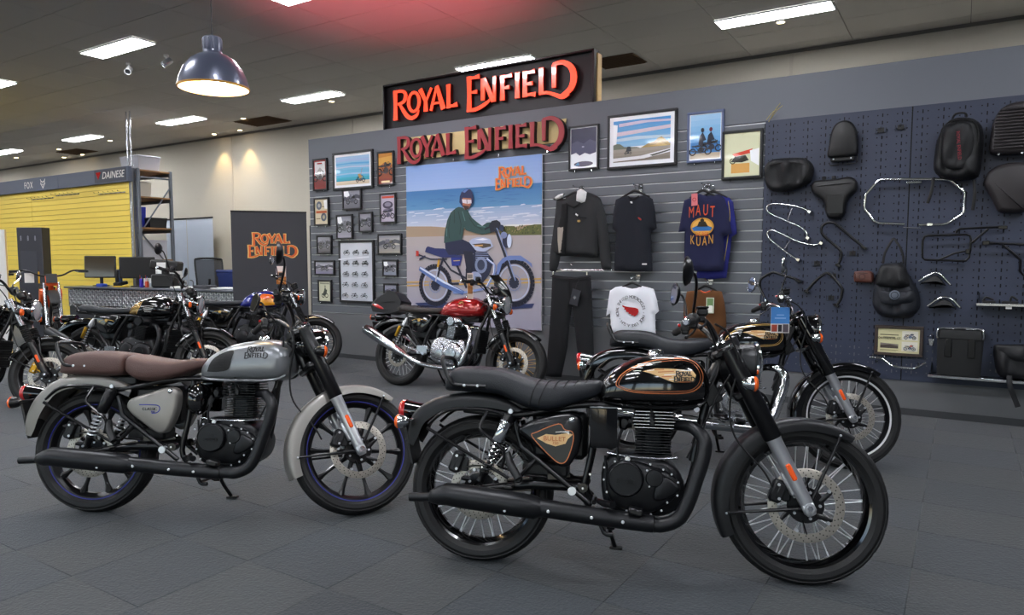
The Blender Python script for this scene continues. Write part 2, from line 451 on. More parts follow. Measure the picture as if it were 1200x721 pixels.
def logo(kind, width, m, parent, name, depth, fn=None, center=(0,0), step=.0004, grow=0.0):
    """width: full width in metres; fn maps (x,z)->(x,y,z) of the face; default faces -Y at y=0"""
    S, w, h = logo_strips(kind); k = width/w; b = MB()
    for i, (L, Rr, c) in enumerate(S):
        g = grow/k
        def mp(p, dy):
            x = (p[0]-w/2)*k+center[0]; z = (p[1]-(h/2-.2))*k+center[1]
            if fn: q = fn(x, z, dy); return q
            return (x, -dy, z)
        if g:
            L2 = []; R2 = []
            for l, r in zip(L, Rr):
                d = V(l)-V(r); d = d.normalized()*g; L2.append(tuple(V(l)+d)); R2.append(tuple(V(r)-d))
            if not c:
                for A in (L2, R2):
                    d0 = (V(A[0])-V(A[1])).normalized()*g; d1 = (V(A[-1])-V(A[-2])).normalized()*g
                    A[0] = tuple(V(A[0])+d0); A[-1] = tuple(V(A[-1])+d1)
            L, Rr = L2, R2
        n = len(L); f = depth+step*i; vs = [mp(p, f) for p in L]+[mp(p, f) for p in Rr]
        if step > .00005: vs += [mp(p, 0) for p in L]+[mp(p, 0) for p in Rr]
        fs = []
        for j in range(n if c else n-1):
            j2 = (j+1) % n; fs.append((j, j2, n+j2, n+j))
            if step > .00005: fs.append((j, 2*n+j, 2*n+j2, j2)); fs.append((n+j, n+j2, 3*n+j2, 3*n+j))
        if not c and step > .00005: fs.append((0, n, 3*n, 2*n)); fs.append((n-1, 3*n-1, 4*n-1, 2*n-1))
        b.add(vs, fs)
    o = b.build(name, m, parent, smooth=False)
    return o
# =================================================================== SETTING
def struct(name, b, m, parent=None, **k):
    o = b.build(name, m, parent, **k) if isinstance(b, MB) else b
    if parent is None: o['kind'] = 'structure'
    return o
WALL_CREAM = mat('cream_wall_paint', 'C0BAAB', .8, bump=.02, bscale=30, var=.03)
CEIL_M = mat('ceiling_tile', 'C4C0B8', .85, bump=.05, bscale=200, var=.03, objvar=.03)
CARPET = mat('carpet_tile', '282E33', .95, bump=.5, bscale=90, var=.45, objvar=.13, sheen=.2)
CARPET_W = mat('carpet_tile_warm', '2E3234', .95, bump=.5, bscale=90, var=.45, objvar=.13, sheen=.2)
SLAT_G = mat('grey_slat_laminate', '62666C', .55, var=.03, objvar=.02)
GREY_BD = mat('grey_painted_board', '686C73', .6, var=.03)
GREY_DK = mat('grey_plinth_laminate', '66686A', .6, var=.05)
PEG_M = mat('navy_pegboard', '31384C', .5, var=.05, bscale=8)
GROOVE = mat('groove_insert', 'C6C8CC', .35, .8)
DARK = mat('dark_recess', '101116', .9)
YEL = mat('yellow_slat_laminate', 'F2D55C', .5, var=.04, objvar=.03)
ZC = 4.0; YW = 9.7; YD = 6.957; XL, XR, YR = -30.0, 5.0, -9.0

b = MB(); b.box(((XL+XR)/2, (YR+YW)/2, -.06), (XR-XL+.4, YW-YR+.4, .10), ch=0); floor = struct('floor', b, DARK)
# carpet tiles: the ones that show largest are single pieces, the rest of the floor is one joined piece
def vis(x, y):
    s_, c_ = sin(R(32.4)), cos(R(32.4)); d = -s_*x + c_*y; r = c_*x + s_*y
    return d > 1.2 and abs(r/d) < .86, d
tiles = []
i0, i1, j0, j1 = int(XL/.5), int(XR/.5), int(YR/.5), int(YW/.5)+1
for i in range(i0, i1):
    for j in range(j0, j1):
        x, y = i*.5+.12, j*.5+.2; ok, d = vis(x, y); tiles.append((0 if ok and not (y > 7.0 and x > -7.8) else 1, d, x, y, (i+j) % 2))
tiles.sort()
tm = {}
for par in (0, 1):
    q = MB(); q.box((0, 0, 0), (.499, .499, .012), ch=.0015); tm[par] = q.mesh('carpet_tile', CARPET if par else CARPET_W)
rest = MB()
for k, (bad, d, x, y, par) in enumerate(tiles):
    if k < 290 and not bad:
        link('carpet_tile', tm[par], floor, M.Translation((x, y, -.0055)) @ M.Rotation(pi/2*par, 4, 'Z'))
    else: rest.box((x, y, -.0055), (.499, .499, .012), ch=0, mi=par)
tag(rest.build('carpet', [CARPET_W, CARPET], floor, smooth=False), kind='stuff')

b = MB(); b.box(((XL+XR)/2, (YR+YW)/2, ZC+.08), (XR-XL+.4, YW-YR+.4, .10), ch=0); ceiling = struct('ceiling', b, DARK)
LP = [(-1.85-3.6*k, y) for y in (8.2, 5.04) for k in range(-1, 8)] + [(-1.85-3.6*k, y) for y in (1.85, -1.3, -4.5) for k in range(-1, 5)]
ctm = memo('ct', lambda: MB().box((0,0,0), (1.194,.594,.02), ch=.002).mesh('ceiling_tile', CEIL_M))
rest = MB(); cnt = 0; ct = []
for i in range(-25, 5):
    for j in range(-15, 17):
        x = i*1.2-.04+.6; y = j*.6+.1+.3-.3
        if y > YW+.2: continue
        ok, d = vis(x, y); ct.append((0 if ok and d > 3.3 else 1, d, x, y))
ct.sort()
for k, (bad, d, x, y) in enumerate(ct):
    if k < 280 and not bad: link('ceiling_tile', ctm, ceiling, M.Translation((x, y, ZC+.01)))
    else: rest.box((x, y, ZC+.01), (1.194,.594,.02), ch=0)
tag(rest.build('ceiling_tiles', CEIL_M, ceiling, smooth=False), kind='stuff')
gb = MB(); gb.box(((XL+XR)/2, (YR+YW)/2, ZC+.026), (XR-XL, YW-YR, .01), ch=0); gb.build('ceiling_grid', mat('ceiling_joint', '7E7B78', .8), ceiling)

b = MB(); b.box(((XL+XR)/2, YW+.1, ZC/2), (XR-XL+.4, .2, ZC), ch=0); wb = struct('wall_back', b, WALL_CREAM)
for x in (-9.66, -1.95, -5.6, -13.2, -16.8, .7):
    MB().box((x, YW-.004, ZC/2), (.045,.012,ZC), ch=.002).build('wall_joint_cover', mat('joint_cover', 'B9B2A4', .6), wb)
MB().box(((XL+XR)/2, YW-.012, ZC-.02), (XR-XL, .024, .04), ch=.004).build('ceiling_trim', mat('trim_dark', '6B6862', .5), wb)
struct('wall_left', MB().box((XL-.1, (YR+YW)/2, ZC/2), (.2, YW-YR, ZC), ch=0), WALL_CREAM)
WALL_DK = mat('charcoal_wall_paint', '55585E', .8, bump=.02, bscale=30, var=.03)
struct('wall_right', MB().box((XR+.1, (YR+YW)/2, ZC/2), (.2, YW-YR, ZC), ch=0), WALL_DK)
# shop front behind the photographer with glazed openings
wr = MB(); wr.box(((XL+XR)/2, YR-.1, 3.6), (XR-XL+.4, .2, .8), ch=0); wr.box(((XL+XR)/2, YR-.1, .15), (XR-XL+.4, .2, .3), ch=0)
for x in (-29, -21.5, -14, -9.5, -5, -.5, 4.2): wr.box((x, YR-.1, 1.75), (1.2 if x < -12 else .5, .2, 2.9), ch=0)
struct('wall_rear', wr, WALL_DK)
for n_, (xa, xb) in enumerate(((-13.75,-9.75),(-9.25,-5.25),(-4.75,-.75),(-.25,3.9))):
    w_ = MB(); 
    for x in (xa, (xa+xb)/2, xb): w_.box((x, YR-.05, 1.75), (.06,.08,2.9))
    for z in (.33, 3.17): w_.box(((xa+xb)/2, YR-.05, z), (xb-xa, .08, .06))
    struct('window_%d' % (n_+1), w_, ALU)
struct('ground_outside', MB().box((-12, YR-12.2, -.1), (60, 24, .1), ch=0), mat('concrete_paving', 'A5A19A', .8, bump=.2, bscale=5))

# ---- recessed ceiling lights
PANEL = mat('light_panel', 'FFFFFF', .6, emit='F6F8FF', es=LIGHT_PANEL)
def _lf():
    q = MB()
    for sx, sy, w_, h_ in ((0,-.147,1.2,.012),(0,.147,1.2,.012),(-.597,0,.012,.3),(.597,0,.012,.3)): q.box((sx,sy,0), (w_,h_,.02), ch=.002)
    return q.mesh('light_frame', WHITE)
lfm = _lf(); lpm = MB().box((0,0,-.001), (1.184,.284,.012), ch=.001).mesh('light_diffuser', PANEL)
NEARLAB = {(0,0):'long ceiling light over the pegboard, top right of the picture',(0,1):'ceiling light panel just above the illuminated sign box',(0,2):'ceiling light panel between the sign box and the pendant lamp',
 (0,3):'ceiling light panel behind and below the pendant lamp',(0,4):'ceiling light panel right beside the suspended twin rods',(0,5):'farthest ceiling light panel, above the yellow slat wall',
 (1,1):'ceiling light panel above and in front of the pendant lamp, cut by the top edge',(1,2):'large ceiling light panel left of the pendant lamp beside two spotlights',(1,3):'ceiling light panel cut by the left edge of the picture'}
for x, y in LP:
    row = 0 if y > 8 else 1 if y > 5 else 2; col = int(round((-1.85-x)/3.6))
    ORD = ('first','second','third','fourth','fifth','sixth','seventh','eighth','ninth','tenth')
    rw = {8.2:0, 5.04:1, 1.85:2, -1.3:3, -4.5:4}[y]
    lab = NEARLAB.get((row, col) if row < 2 else None, 'recessed ceiling light, %s row from the back wall, %s from the right' % (ORD[rw], ORD[col+1]))
    r_ = thing('ceiling_light', lab, 'ceiling light', (x, y, ZC-.012), group='recessed ceiling lights')
    link('light_frame', lfm, r_); link('light_diffuser', lpm, r_)
# return-air grilles
VENT = mat('brown_vent', '6A5238', .7)
for vx, vy, w_, d_, lab in ((-11.4, 9.08, 1.0, .55, 'brown ceiling grille right of the pendant lamp'), (-18.35, 9.12, 1.0, .5, 'brown ceiling grille above the yellow slat wall'), (-4.0, 8.95, .62, .5, 'tan ceiling grille beside the end of the sign box')):
    r_ = thing('ceiling_vent', lab, 'vent', (vx, vy, ZC-.012), group='ceiling grilles')
    q = MB(); q.box((0,0,.004), (w_, d_, .008), ch=0); q.build('backing', VENT, r_)
    for k in range(9): MB().box((0, -d_/2+d_*(k+.5)/9, -.004), (w_*.96, d_/9*.5, .012), M.Rotation(.5, 3, 'X'), ch=.001).build('slat', VENT, r_)

# =================================================================== DISPLAY WALL (grey slats + navy pegboard)
XA, XP = -7.78, -1.612
b = MB(); b.box(((XA+XR)/2, YD+.09, 1.51), (XR-XA, .14, 3.02), ch=0)
b.box(((XA+XR)/2, YD+.012, 2.825), (XR-XA, .024, .39), ch=.002); dw = struct('wall_display', b, GREY_BD)
MB().box(((XA+XR)/2, YD+.012, .31), (XR-XA, .03, .60), ch=.003).build('plinth_board', GREY_DK, dw)
MB().box(((XA+XR)/2, YD-.006, .03), (XR-XA, .01, .06), ch=.002).build('kick_strip', mat('kick', '3A3C3F', .6), dw)
seams = [XA, -5.99, -3.99, XP]
for s0, s1 in zip(seams, seams[1:]):
    me = MB().box((0, 0, 0), (s1-s0-.004, .022, .088), ch=.003).mesh('slat', SLAT_G)
    for k in range(20): link('slat', me, dw, M.Translation(((s0+s1)/2, YD+.011, .67+.1*k)))
me = MB().box((0,0,0), (XP-XA, .012, .012), ch=.001).mesh('groove_insert', GROOVE)
for k in range(21): link('groove_insert', me, dw, M.Translation(((XA+XP)/2, YD+.018, .62+.1*k)))
# pegboard panels with real holes
def peg(x0, w, z0, z1):
    holes = []; n = int(round(w/.15))
    zs = [2.581-.063*k for k in range(0, 36)]
    zs = [z for z in zs if z > z0+.03]
    cuts_x = {0.0, w}; cuts_z = {z0, z1}; hx = {}
    for i in range(n):
        c = .0715+.15*i if True else 0
        for dx_, hw_ in ((-.0375,.0048),(0,.0045),(.0375,.0048)):
            hx[(c+dx_-hw_, c+dx_+hw_)] = 's' if dx_ == 0 else 'd'; cuts_x |= {c+dx_-hw_, c+dx_+hw_}
    slot = {}; dot = {}
    for z in zs: cuts_z |= {z-.015, z-.0048, z+.0048, z+.015}
    xs = sorted(cuts_x); z_ = sorted(cuts_z); b = MB(); ni = len(xs); vs = [(x, 0, z) for z in z_ for x in xs]; fs = []
    zc = [(a+c_)/2 for a, c_ in zip(z_, z_[1:])]
    for j, zz in enumerate(zc):
        dz = min(abs(zz-q) for q in zs)
        for i in range(ni-1):
            k = hx.get((xs[i], xs[i+1])); hole = (k == 's' and dz < .015) or (k == 'd' and dz < .0048)
            if not hole: fs.append((j*ni+i, j*ni+i+1, (j+1)*ni+i+1, (j+1)*ni+i))
    b.add(vs, fs); o = len(b.v)
    b.add([(0,0,z0),(w,0,z0),(w,0,z1),(0,0,z1),(0,.02,z0),(w,.02,z0),(w,.02,z1),(0,.02,z1)], [(0,4,5,1),(1,5,6,2),(2,6,7,3),(3,7,4,0)])
    return b
for k in range(4):
    x0 = XP+1.2*k+.005; w_ = 1.190
    pb = peg(x0, w_, .30, 2.632).build('pegboard_panel', PEG_M, dw, smooth=False); pb.matrix_local = M.Translation((x0, YD-.012, 0))
    MB().box((w_/2, .016, 1.466), (w_, .006, 2.33), ch=0).build('backing', DARK, pb)
for k in range(1, 4):
    MB().box((XP+1.2*k, YD-.006, 1.466), (.02,.006,2.33), ch=0).build('panel_gap_rail', mat('peg_rail', '15161A', .4, .6), dw)
# =================================================================== MOTORCYCLES
# local frame: x forward, y left, z up, origin under the rear axle; the right flank is y < 0
def tyre_mesh(Ro, ri, hw, key, tread):
    def f():
        b = MB(); h = hw
        half = [(ri+.002,-.60),(ri+.012,-.78),(ri+.3*(Ro-ri),-.97),(ri+.55*(Ro-ri),-1.0),(Ro-.034,-.95),(Ro-.020,-.86),(Ro-.016,-.80),(Ro-.010,-.68),(Ro-.008,-.62),(Ro-.004,-.45),(Ro-.003,-.38),(Ro-.001,-.2),(Ro,-.12)]
        prof = [(r, y*h) for r, y in half]+[(r, -y*h) for r, y in half[::-1]]; m = len(prof)
        n = 120
        def mod(i, j, r):
            k = min(j, m-1-j)
            if not tread or k < 5 or k > 11: return r
            ph = (i + (k if j < m/2 else -k)*1) % 6
            if k in (5, 6, 7, 8) and ph < 2: return r-.004
            if k in (9, 10, 11) and (ph in (3, 4)): return r-.004
            return r
        b.lathe(prof, n=n, mod=mod)
        b.lathe([(ri+.55*(Ro-ri)+.01, -h*1.0),(ri+.55*(Ro-ri)+.013, -h*1.02),(ri+.55*(Ro-ri)+.016, -h*1.0)], n=60)
        return b.mesh('tyre', BLK_RUBBER, 30)
    return memo(('tyre', key), f)
def put(p, o, mw): o.matrix_local = mw; return o
def make_wheel(root, name, Ro, ri, hw, kind, rim_m, mw, side_disc=True, disc_r=.15, stripe=None, singles=False, spoke_m=None, hub_m=None, tread=True):
    spoke_m = spoke_m or SPOKE_M; hub_m = hub_m or BLK_SATIN
    w = hw*.62
    def rim():
        b = MB(); b.lathe([(ri-.004,-w),(ri+.010,-w*1.12),(ri+.012,-w*.95),(ri+.002,-w*.8),(ri-.008,-w*.6),(ri-.018,-w*.3),(ri-.018,w*.3),(ri-.008,w*.6),(ri+.002,w*.8),(ri+.012,w*.95),(ri+.010,w*1.12),(ri-.004,w),(ri-.012,w*.7),(ri-.022,w*.3),(ri-.022,-w*.3),(ri-.012,-w*.7)], n=72, closed=True)
        if kind == 'alloy':
            for k in range(10):
                a = 2*pi*k/10; c, s_ = cos(a), sin(a)
                P = lambda r, da=0: (r*cos(a+da), 0, r*sin(a+da))
                b.tube([P(.045), P(.12), P(.17), P(ri-.05), P(ri-.012)], [.017, .011, .011, .014, .026], 8, flat=(.9, .9))
        return b.mesh(name, rim_m, 30)
    rim_o = link(name, memo(('rim', ri, hw, kind, rim_m.name, name), rim), root); rim_o.matrix_local = mw
    link('tyre', tyre_mesh(Ro, ri, hw, (Ro, ri, hw, tread), tread), rim_o)
    def hub():
        b = MB(); b.lathe([(.0,-.055),(.022,-.055),(.024,-.042),(.05,-.04),(.052,-.03),(.03,-.022),(.028,.022),(.052,.03),(.05,.04),(.024,.042),(.022,.055),(0,.055)], n=28); return b.mesh('hub', hub_m)
    link('hub', memo(('hub', hub_m.name), hub), rim_o)
    def disc():
        b = MB(); y0 = -.066; r0, r1 = disc_r-.036, disc_r
        prof = [(r0, y0), (r1-.0015, y0), (r1, y0+.001), (r1, y0+.004), (r1-.0015, y0+.005), (r0, y0+.005)]
        b.lathe(prof, n=72, closed=True)
        for q in range(3):
            rr = r0+.008+q*.010
            for k in range(28):
                a = 2*pi*(k+q*.33)/28; b.lathe([(.0, -.0003), (.0028, -.0003), (.0028, .0)], (rr*cos(a), y0, rr*sin(a)), (0, 1, 0), 7, mi=1)
        return b.mesh('brake_disc', [STEEL, BLK_PLASTIC])
    link('brake_disc', memo(('disc', disc_r), disc), rim_o)
    def carrier():
        b = MB(); r0 = disc_r-.042
        b.lathe([(.035,-.060),(.072,-.060),(.074,-.056),(.072,-.052),(.035,-.052)], n=30, closed=True)
        for k in range(6):
            a = 2*pi*k/6+.3; b.tube([(.06*cos(a),-.058,.06*sin(a)), ((r0+.008)*cos(a+.25),-.0645,(r0+.008)*sin(a+.25))], [.012,.008], 8, flat=(1,.35))
        for k in range(5):
            a = 2*pi*k/5; b.cyl((.055*cos(a),-.058,.055*sin(a)), (.055*cos(a),-.068,.055*sin(a)), .006, n=8, mi=1)
            a += .6; b.cyl((r0*cos(a),-.062,r0*sin(a)), (r0*cos(a),-.072,r0*sin(a)), .007, n=8, mi=1)
        return b.mesh('disc_carrier', [BLK_SATIN, BOLT])
    link('disc_carrier', memo(('carrier', disc_r), carrier), rim_o)
    if stripe:
        def st():
            b = MB()
            for sg in (-1, 1):
                if stripe is WHITE_STR: b.lathe([(ri-.003, sg*w*1.03),(ri+.001, sg*w*1.07),(ri+.008, sg*w*1.14),(ri+.010, sg*w*1.13)], n=72); continue
                b.lathe([(ri+.003, sg*w*1.085),(ri+.006, sg*w*1.13+sg*.001),(ri+.009, sg*w*1.13),(ri+.010, sg*w*1.11)], n=72)
            return b.mesh('rim_stripe', stripe)
        link('rim_stripe', memo(('stripe', ri, hw, stripe.name), st), rim_o)
    if kind == 'spoke':
        def sp(v):
            sy = -1 if v % 2 else 1; sw = 1 if v // 2 else -1
            b = MB(); a1 = sw*.42
            p0 = V((.046, sy*.034, 0)); p1 = V(((ri-.022)*cos(a1), sy*.006, (ri-.022)*sin(a1)))
            b.tube([p0, p1], .0025, 6); b.tube([p1-(p1-p0).normalized()*.016, p1], .0034, 6); return b
        if singles:
            for v in range(4):
                me = memo(('spk', ri, v, spoke_m.name), lambda: sp(v).mesh('spoke', spoke_m))
                for k in range(9): link('spoke', me, rim_o, M.Rotation(2*pi*(k/9+v/36), 4, 'Y'))
        else:
            def all_():
                b = MB()
                for v in range(4):
                    q = sp(v)
                    for k in range(9):
                        m = M.Rotation(2*pi*(k/9+v/36), 4, 'Y'); b.add([m @ V(p) for p in q.v], q.f)
                return b.mesh('spokes', spoke_m)
            tag(link('spokes', memo(('spks', ri, spoke_m.name), all_), rim_o), kind='stuff')
    return rim_o

def bvh_of(o):
    me = o.data; return BVHTree.FromPolygons([v.co for v in me.vertices], [tuple(p.vertices) for p in me.polygons])
def surf(bvh, side=-1, off=.0012):
    def f(x, z, d=0):
        h = bvh.ray_cast(V((x, side*1.0, z)), V((0, -side, 0)))
        y = h[0].y if h[0] is not None else side*.1
        return (x, y+side*(off+d), z)
    return f
def decal_line(pts, w, m, parent, name, sf, k=5, closed=True):
    L, Rr, c = stroke(pts, [w]*len(pts), k, closed); b = MB(); n = len(L)
    rows = [[sf(l[0]+(r[0]-l[0])*t, l[1]+(r[1]-l[1])*t) for l, r in zip(L, Rr)] for t in (0, .5, 1)]
    vs = sum(rows, []); fs = []
    for q in range(2):
        for i in range(n if c else n-1): i2 = (i+1) % n; fs.append((q*n+i, q*n+i2, (q+1)*n+i2, (q+1)*n+i))
    return b.add(vs, fs).build(name, m, parent)
def decal_fill(outl, m, parent, name, sf, k=0, res=.012):
    o = cr(outl, k, True) if k else outl; vs, tr, _ = cdt(o, res); b = MB()
    return b.add([sf(x, z) for x, z in vs], tr).build(name, m, parent)
def ring_sec(x, zb, zt, w, n=28, ey=.8, ez=.75, low=.42):
    zc = zb+(zt-zb)*low; out = []
    for j in range(n):
        a = 2*pi*j/n; c, s_ = cos(a), sin(a)
        y = w*math.copysign(abs(c)**ey, c); hz = (zt-zc) if s_ > 0 else (zc-zb)
        out.append((x, y, zc+hz*math.copysign(abs(s_)**ez, s_)))
    return out
def body(tab, n=28, ns=34, ey=.8, ez=.75, low=.42, mod=None):
    """tab: (x, zbot, ztop, halfwidth); smooth loft with rounded ends"""
    t = cr(tab, 6); x0, x1 = tab[0][0], tab[-1][0]; rings = []
    for i in range(ns+1):
        s_ = .5-.5*cos(pi*i/ns); x = x0+(x1-x0)*s_; zb, zt, w = lerp_tab(sorted(t), x); w = max(w, .002)
        rg = ring_sec(x, zb, zt, w, n, ey, ez, low)
        if mod: rg = [mod(p) for p in rg]
        rings.append(rg)
    return MB().loft(rings)
def fender(cx, cz, tab, name, m, parent, mw=None, n=40, th=.003, thick_edge=True):
    """tab: (angle deg, crown radius, half width, side depth)"""
    t = sorted(cr(tab, 5)) if tab[0][0] < tab[-1][0] else sorted(cr(tab[::-1], 5)); a0, a1 = t[0][0], t[-1][0]
    sec = [(-1.0,-1.0),(-1.0,-.55),(-.97,-.25),(-.86,-.08),(-.6,-.01),(-.3,.03),(0,.04),(.3,.03),(.6,-.01),(.86,-.08),(.97,-.25),(1,-.55),(1,-1)]
    rings = []
    for i in range(n+1):
        a = a0+(a1-a0)*i/n; r, hw, dp = lerp_tab(t, a); rg = []
        for o_, sc in ((0, sec), (-th, sec[::-1])):
            for y, d in sc:
                rr = r+d*dp+o_*(1 if abs(y) < .95 else 0); yy = y*(hw+(o_ if abs(y) > .8 else 0))
                rg.append((cx+rr*cos(R(a)), yy, cz+rr*sin(R(a))))
        rings.append(rg)
    b = MB().loft(rings)
    o = b.build(name, m, parent, 50)
    if mw is not None: o.matrix_local = mw
    return o
def spring(b, p0, p1, r, wr, turns, mi=0):
    p0, p1 = V(p0), V(p1); d = p1-p0; L = d.length; d.normalize(); u = d.orthogonal().normalized(); w = d.cross(u); N = turns*10
    b.tube([p0+d*L*i/N+(u*cos(2*pi*i/10)+w*sin(2*pi*i/10))*r for i in range(N+1)], wr, 6, mi=mi)
def both(fn):
    for s_ in (-1, 1): fn(s_)

RAKE = R(26.5); AX = V((-sin(RAKE), 0, cos(RAKE)))           # steering axis direction (upwards)
def steer_mx(a, p=V((1.0, 0, .93))):
    return M.Translation(p) @ M.Rotation(a, 4, AX) @ M.Translation(-p)

def controls(root, S, bar, c, grip_end, bar_m, mirrors, chrome):
    """handlebar + grips + levers + mirrors, all turning with the fork"""
    b = MB(); b.tube(bar+[(p[0], -p[1], p[2]) for p in bar[::-1]], .011, 12, k=5)
    h = b.build('handlebar', bar_m, root); h.matrix_local = S
    for s_ in (-1, 1):
        e = V(bar[0]); q = V(bar[1]); e.y *= 1 if s_ > 0 else -1; q.y *= 1 if s_ > 0 else -1; d = (q-e).normalized()
        g = MB(); g.lathe([(0,0),(.014,0),(.0175,.004),(.0165,.02),(.0175,.06),(.0165,.09),(.018,.125),(.013,.13),(.013,.131)], e, d, 18); g.build('grip', GRIP, h)
        MB().lathe([(0,-.012),(.010,-.012),(.015,-.008),(.015,0),(.0,0)], e, d, 16).build('bar_end', CHROME, h)
        sw = MB(); p = e+d*.155; fw = V((.7, 0, .5)).normalized()
        sw.box(p, (.045, .036, .05), ch=.009); sw.box(p+V((.0, 0, -.022)), (.035, .03, .03), ch=.007); sw.cyl(p+V((-.02,0,.005)), p+V((-.034,0,.005)), .007, n=10, mi=1)
        sw.build('switch_gear', [BLK_PLASTIC, RED_LENS], h)
        lv = MB(); b0 = e+d*.18+V((.03, 0, .0)); lv.box(b0, (.035, .03, .022), ch=.005)
        lv.tube([b0+V((.012,0,0)), e+d*.13+V((.055,0,-.004)), e+d*.06+V((.062,0,-.012)), e-d*.01+V((.056,0,-.02))], [.007,.006,.0055,.005], 8, k=4, flat=(1,.7)); lv.sphere(e-d*.012+V((.056,0,-.02)), .009, 10)
        lv.build('brake_lever' if s_ < 0 else 'clutch_lever', ALU if chrome else BLK_SATIN, h)
        if s_ < 0:
            mc = MB(); p2 = e+d*.20+V((.03,0,.028)); mc.box(p2, (.045,.05,.032), ch=.007); mc.box(p2+V((0,0,.019)), (.05,.055,.008), ch=.003); mc.build('brake_reservoir', BLK_SATIN, h)
        if mirrors:
            mx, mz = mirrors
            m0 = e+d*.175+V((.0,0,.02)); m1 = V((e.x+.03, e.y+s_*.0, mz)); ctr = V((e.x+mx, e.y+s_*.035, mz+.01))
            MB().tube([m0, m0+V((0,0,.02)), m0.lerp(m1,.7)+V((.008,0,0)), m1, ctr], [.006,.006,.006,.006,.006], 8, k=4).build('mirror_stalk', CHROME if chrome else BLK_SATIN, h)
            md = V((-1, -s_*.25, .08)).normalized()
            mm = MB(); mm.lathe([(0,-.022),(.02,-.021),(.045,-.012),(.056,0),(.058,.004),(.056,.007),(.053,.0065)], ctr, md, 28); mi = mm.build('mirror', CHROME if chrome == 2 else BLK_SATIN, h); mi.matrix_local = M.Identity(4)
            MB().lathe([(0,.0062),(.053,.0062),(.053,.0035),(0,.0035)], ctr, md, 28).build('mirror_glass', MIRROR, h)
    return h
def cables(root, S, runs):
    b = MB()
    for r_ in runs: b.tube(r_, .0045, 6, k=5)
    o = b.build('control_cable', BLK_PLASTIC, root); return o
def signal(root, p, name, shell, d=(1,0,0), lens=None, S=None, arm=None):
    b = MB(); b.lathe([(0,-.045),(.012,-.044),(.024,-.030),(.030,-.008),(.031,0)], p, d, 20)
    if arm: b.tube([arm, p-V(d)*.015], .006, 8)
    o = b.build(name, shell, root)
    if S is not None: o.matrix_local = S
    MB().lathe([(.031,0),(.031,.008),(.024,.016),(0,.020)], p, d, 20).build('signal_lens', ORANGE, o)
    return o
def forks(root, S, axx, axz, kind, low_m, up_m, gl=.10, top=.70):
    for s_ in (-1, 1):
        bot = V((axx, s_*gl, axz)); P = lambda t, dx=0.0: bot+AX*t+V((dx, 0, 0))
        b = MB()
        if kind == 'J': b.lathe([(0,.30),(.034,.30),(.037,.305),(.037,.60),(.034,.70),(0,.70)], bot, AX, 22)
        else: b.lathe([(0,.30),(.0205,.30),(.0205,.70),(.023,.70),(.023,.735),(0,.738)], bot, AX, 20)
        leg = b.build('fork_leg', up_m, root); leg.matrix_local = S
        b = MB(); b.lathe([(0,-.035),(.018,-.034),(.025,-.02),(.027,.03),(.029,.12),(.0305,.29),(.033,.30),(.031,.315),(0,.315)], bot, AX, 22)
        b.cyl(bot+V((0,s_*.015,0)), bot+V((0,s_*.036,0)), .019, n=18, ch=0); MB().cyl(bot+V((0,s_*.03,0)), bot+V((0,s_*.043,0)), .012, n=6).build('axle_nut', ALU, leg)
        b.box(bot+V((0,s_*.012,-.004)), (.05,.03,.045), M.Rotation(-RAKE, 3, 'Y'), ch=.008)
        b.box(bot+AX*.10+V((-.028,-s_*.005,0)), (.03,.02,.10), M.Rotation(-RAKE, 3, 'Y'), ch=.006)
        b.box(bot+AX*.19+V((-.026,-s_*.005,0)), (.022,.018,.03), M.Rotation(-RAKE, 3, 'Y'), ch=.005)
        b.build('fork_slider', low_m, leg)
        b = MB(); q = bot+AX*.155+V((.0, s_*.028, 0)); b.box(q, (.021,.012,.072), M.Rotation(-RAKE, 3, 'Y'), ch=.005); b.build('fork_reflector', ORANGE_D, leg)
        if kind == 'T':
            prof = [(0,.315)]
            for i in range(9): z = .315+i*.018; prof += [(.026, z), (.036, z+.006), (.036, z+.011), (.026, z+.017)]
            prof += [(0,.48)]; MB().lathe(prof, bot, AX, 20).build('fork_gaiter', GRIP, leg)
    o = MB().cyl((axx,-gl-.01,axz), (axx,gl+.01,axz), .009, n=10).build('front_axle', ALU, root); o.matrix_local = S
    b = MB()
    for t in (.50 if kind == 'J' else .52, .69):
        c0 = V((axx, 0, axz))+AX*t; b.box(c0-V((.02,0,0)), (.10,gl*2+.02,.035), M.Rotation(-RAKE, 3, 'Y'), ch=.01)
    b.tube([V((axx,0,axz))+AX*.48-V((.055,0,0)), V((axx,0,axz))+AX*.70-V((.055,0,0))], .024, 14)
    o = b.build('fork_yoke', up_m if kind == 'J' else BLK_SATIN, root); o.matrix_local = S
def caliper(root, c, S, m):
    x, z = c; b = MB()
    b.box((x, -.072, z), (.052,.05,.095), M.Rotation(.35, 3, 'Y'), ch=.010); b.box((x+.012, -.09, z+.0), (.03,.022,.07), M.Rotation(.35, 3, 'Y'), ch=.006)
    for dz in (-.028, .028): b.cyl((x+.004, -.095, z+dz), (x+.004, -.104, z+dz), .006, n=10, mi=1)
    b.box((x+.035, -.075, z-.01), (.035,.014,.06), ch=.005)
    o = b.build('brake_caliper', [m, BOLT], root); 
    if S is not None: o.matrix_local = S
    return o
def bolts(parent, pts, y, m=BOLT, r=.0050, name='bolt', h=.005):
    b = MB()
    for x, z in pts: b.lathe([(0,-h),(r*.7,-h),(r,-h*.6),(r,0)], (x, y, z), (0,1,0), 8)
    return tag(b.build(name+'_set', m, parent), kind='stuff')

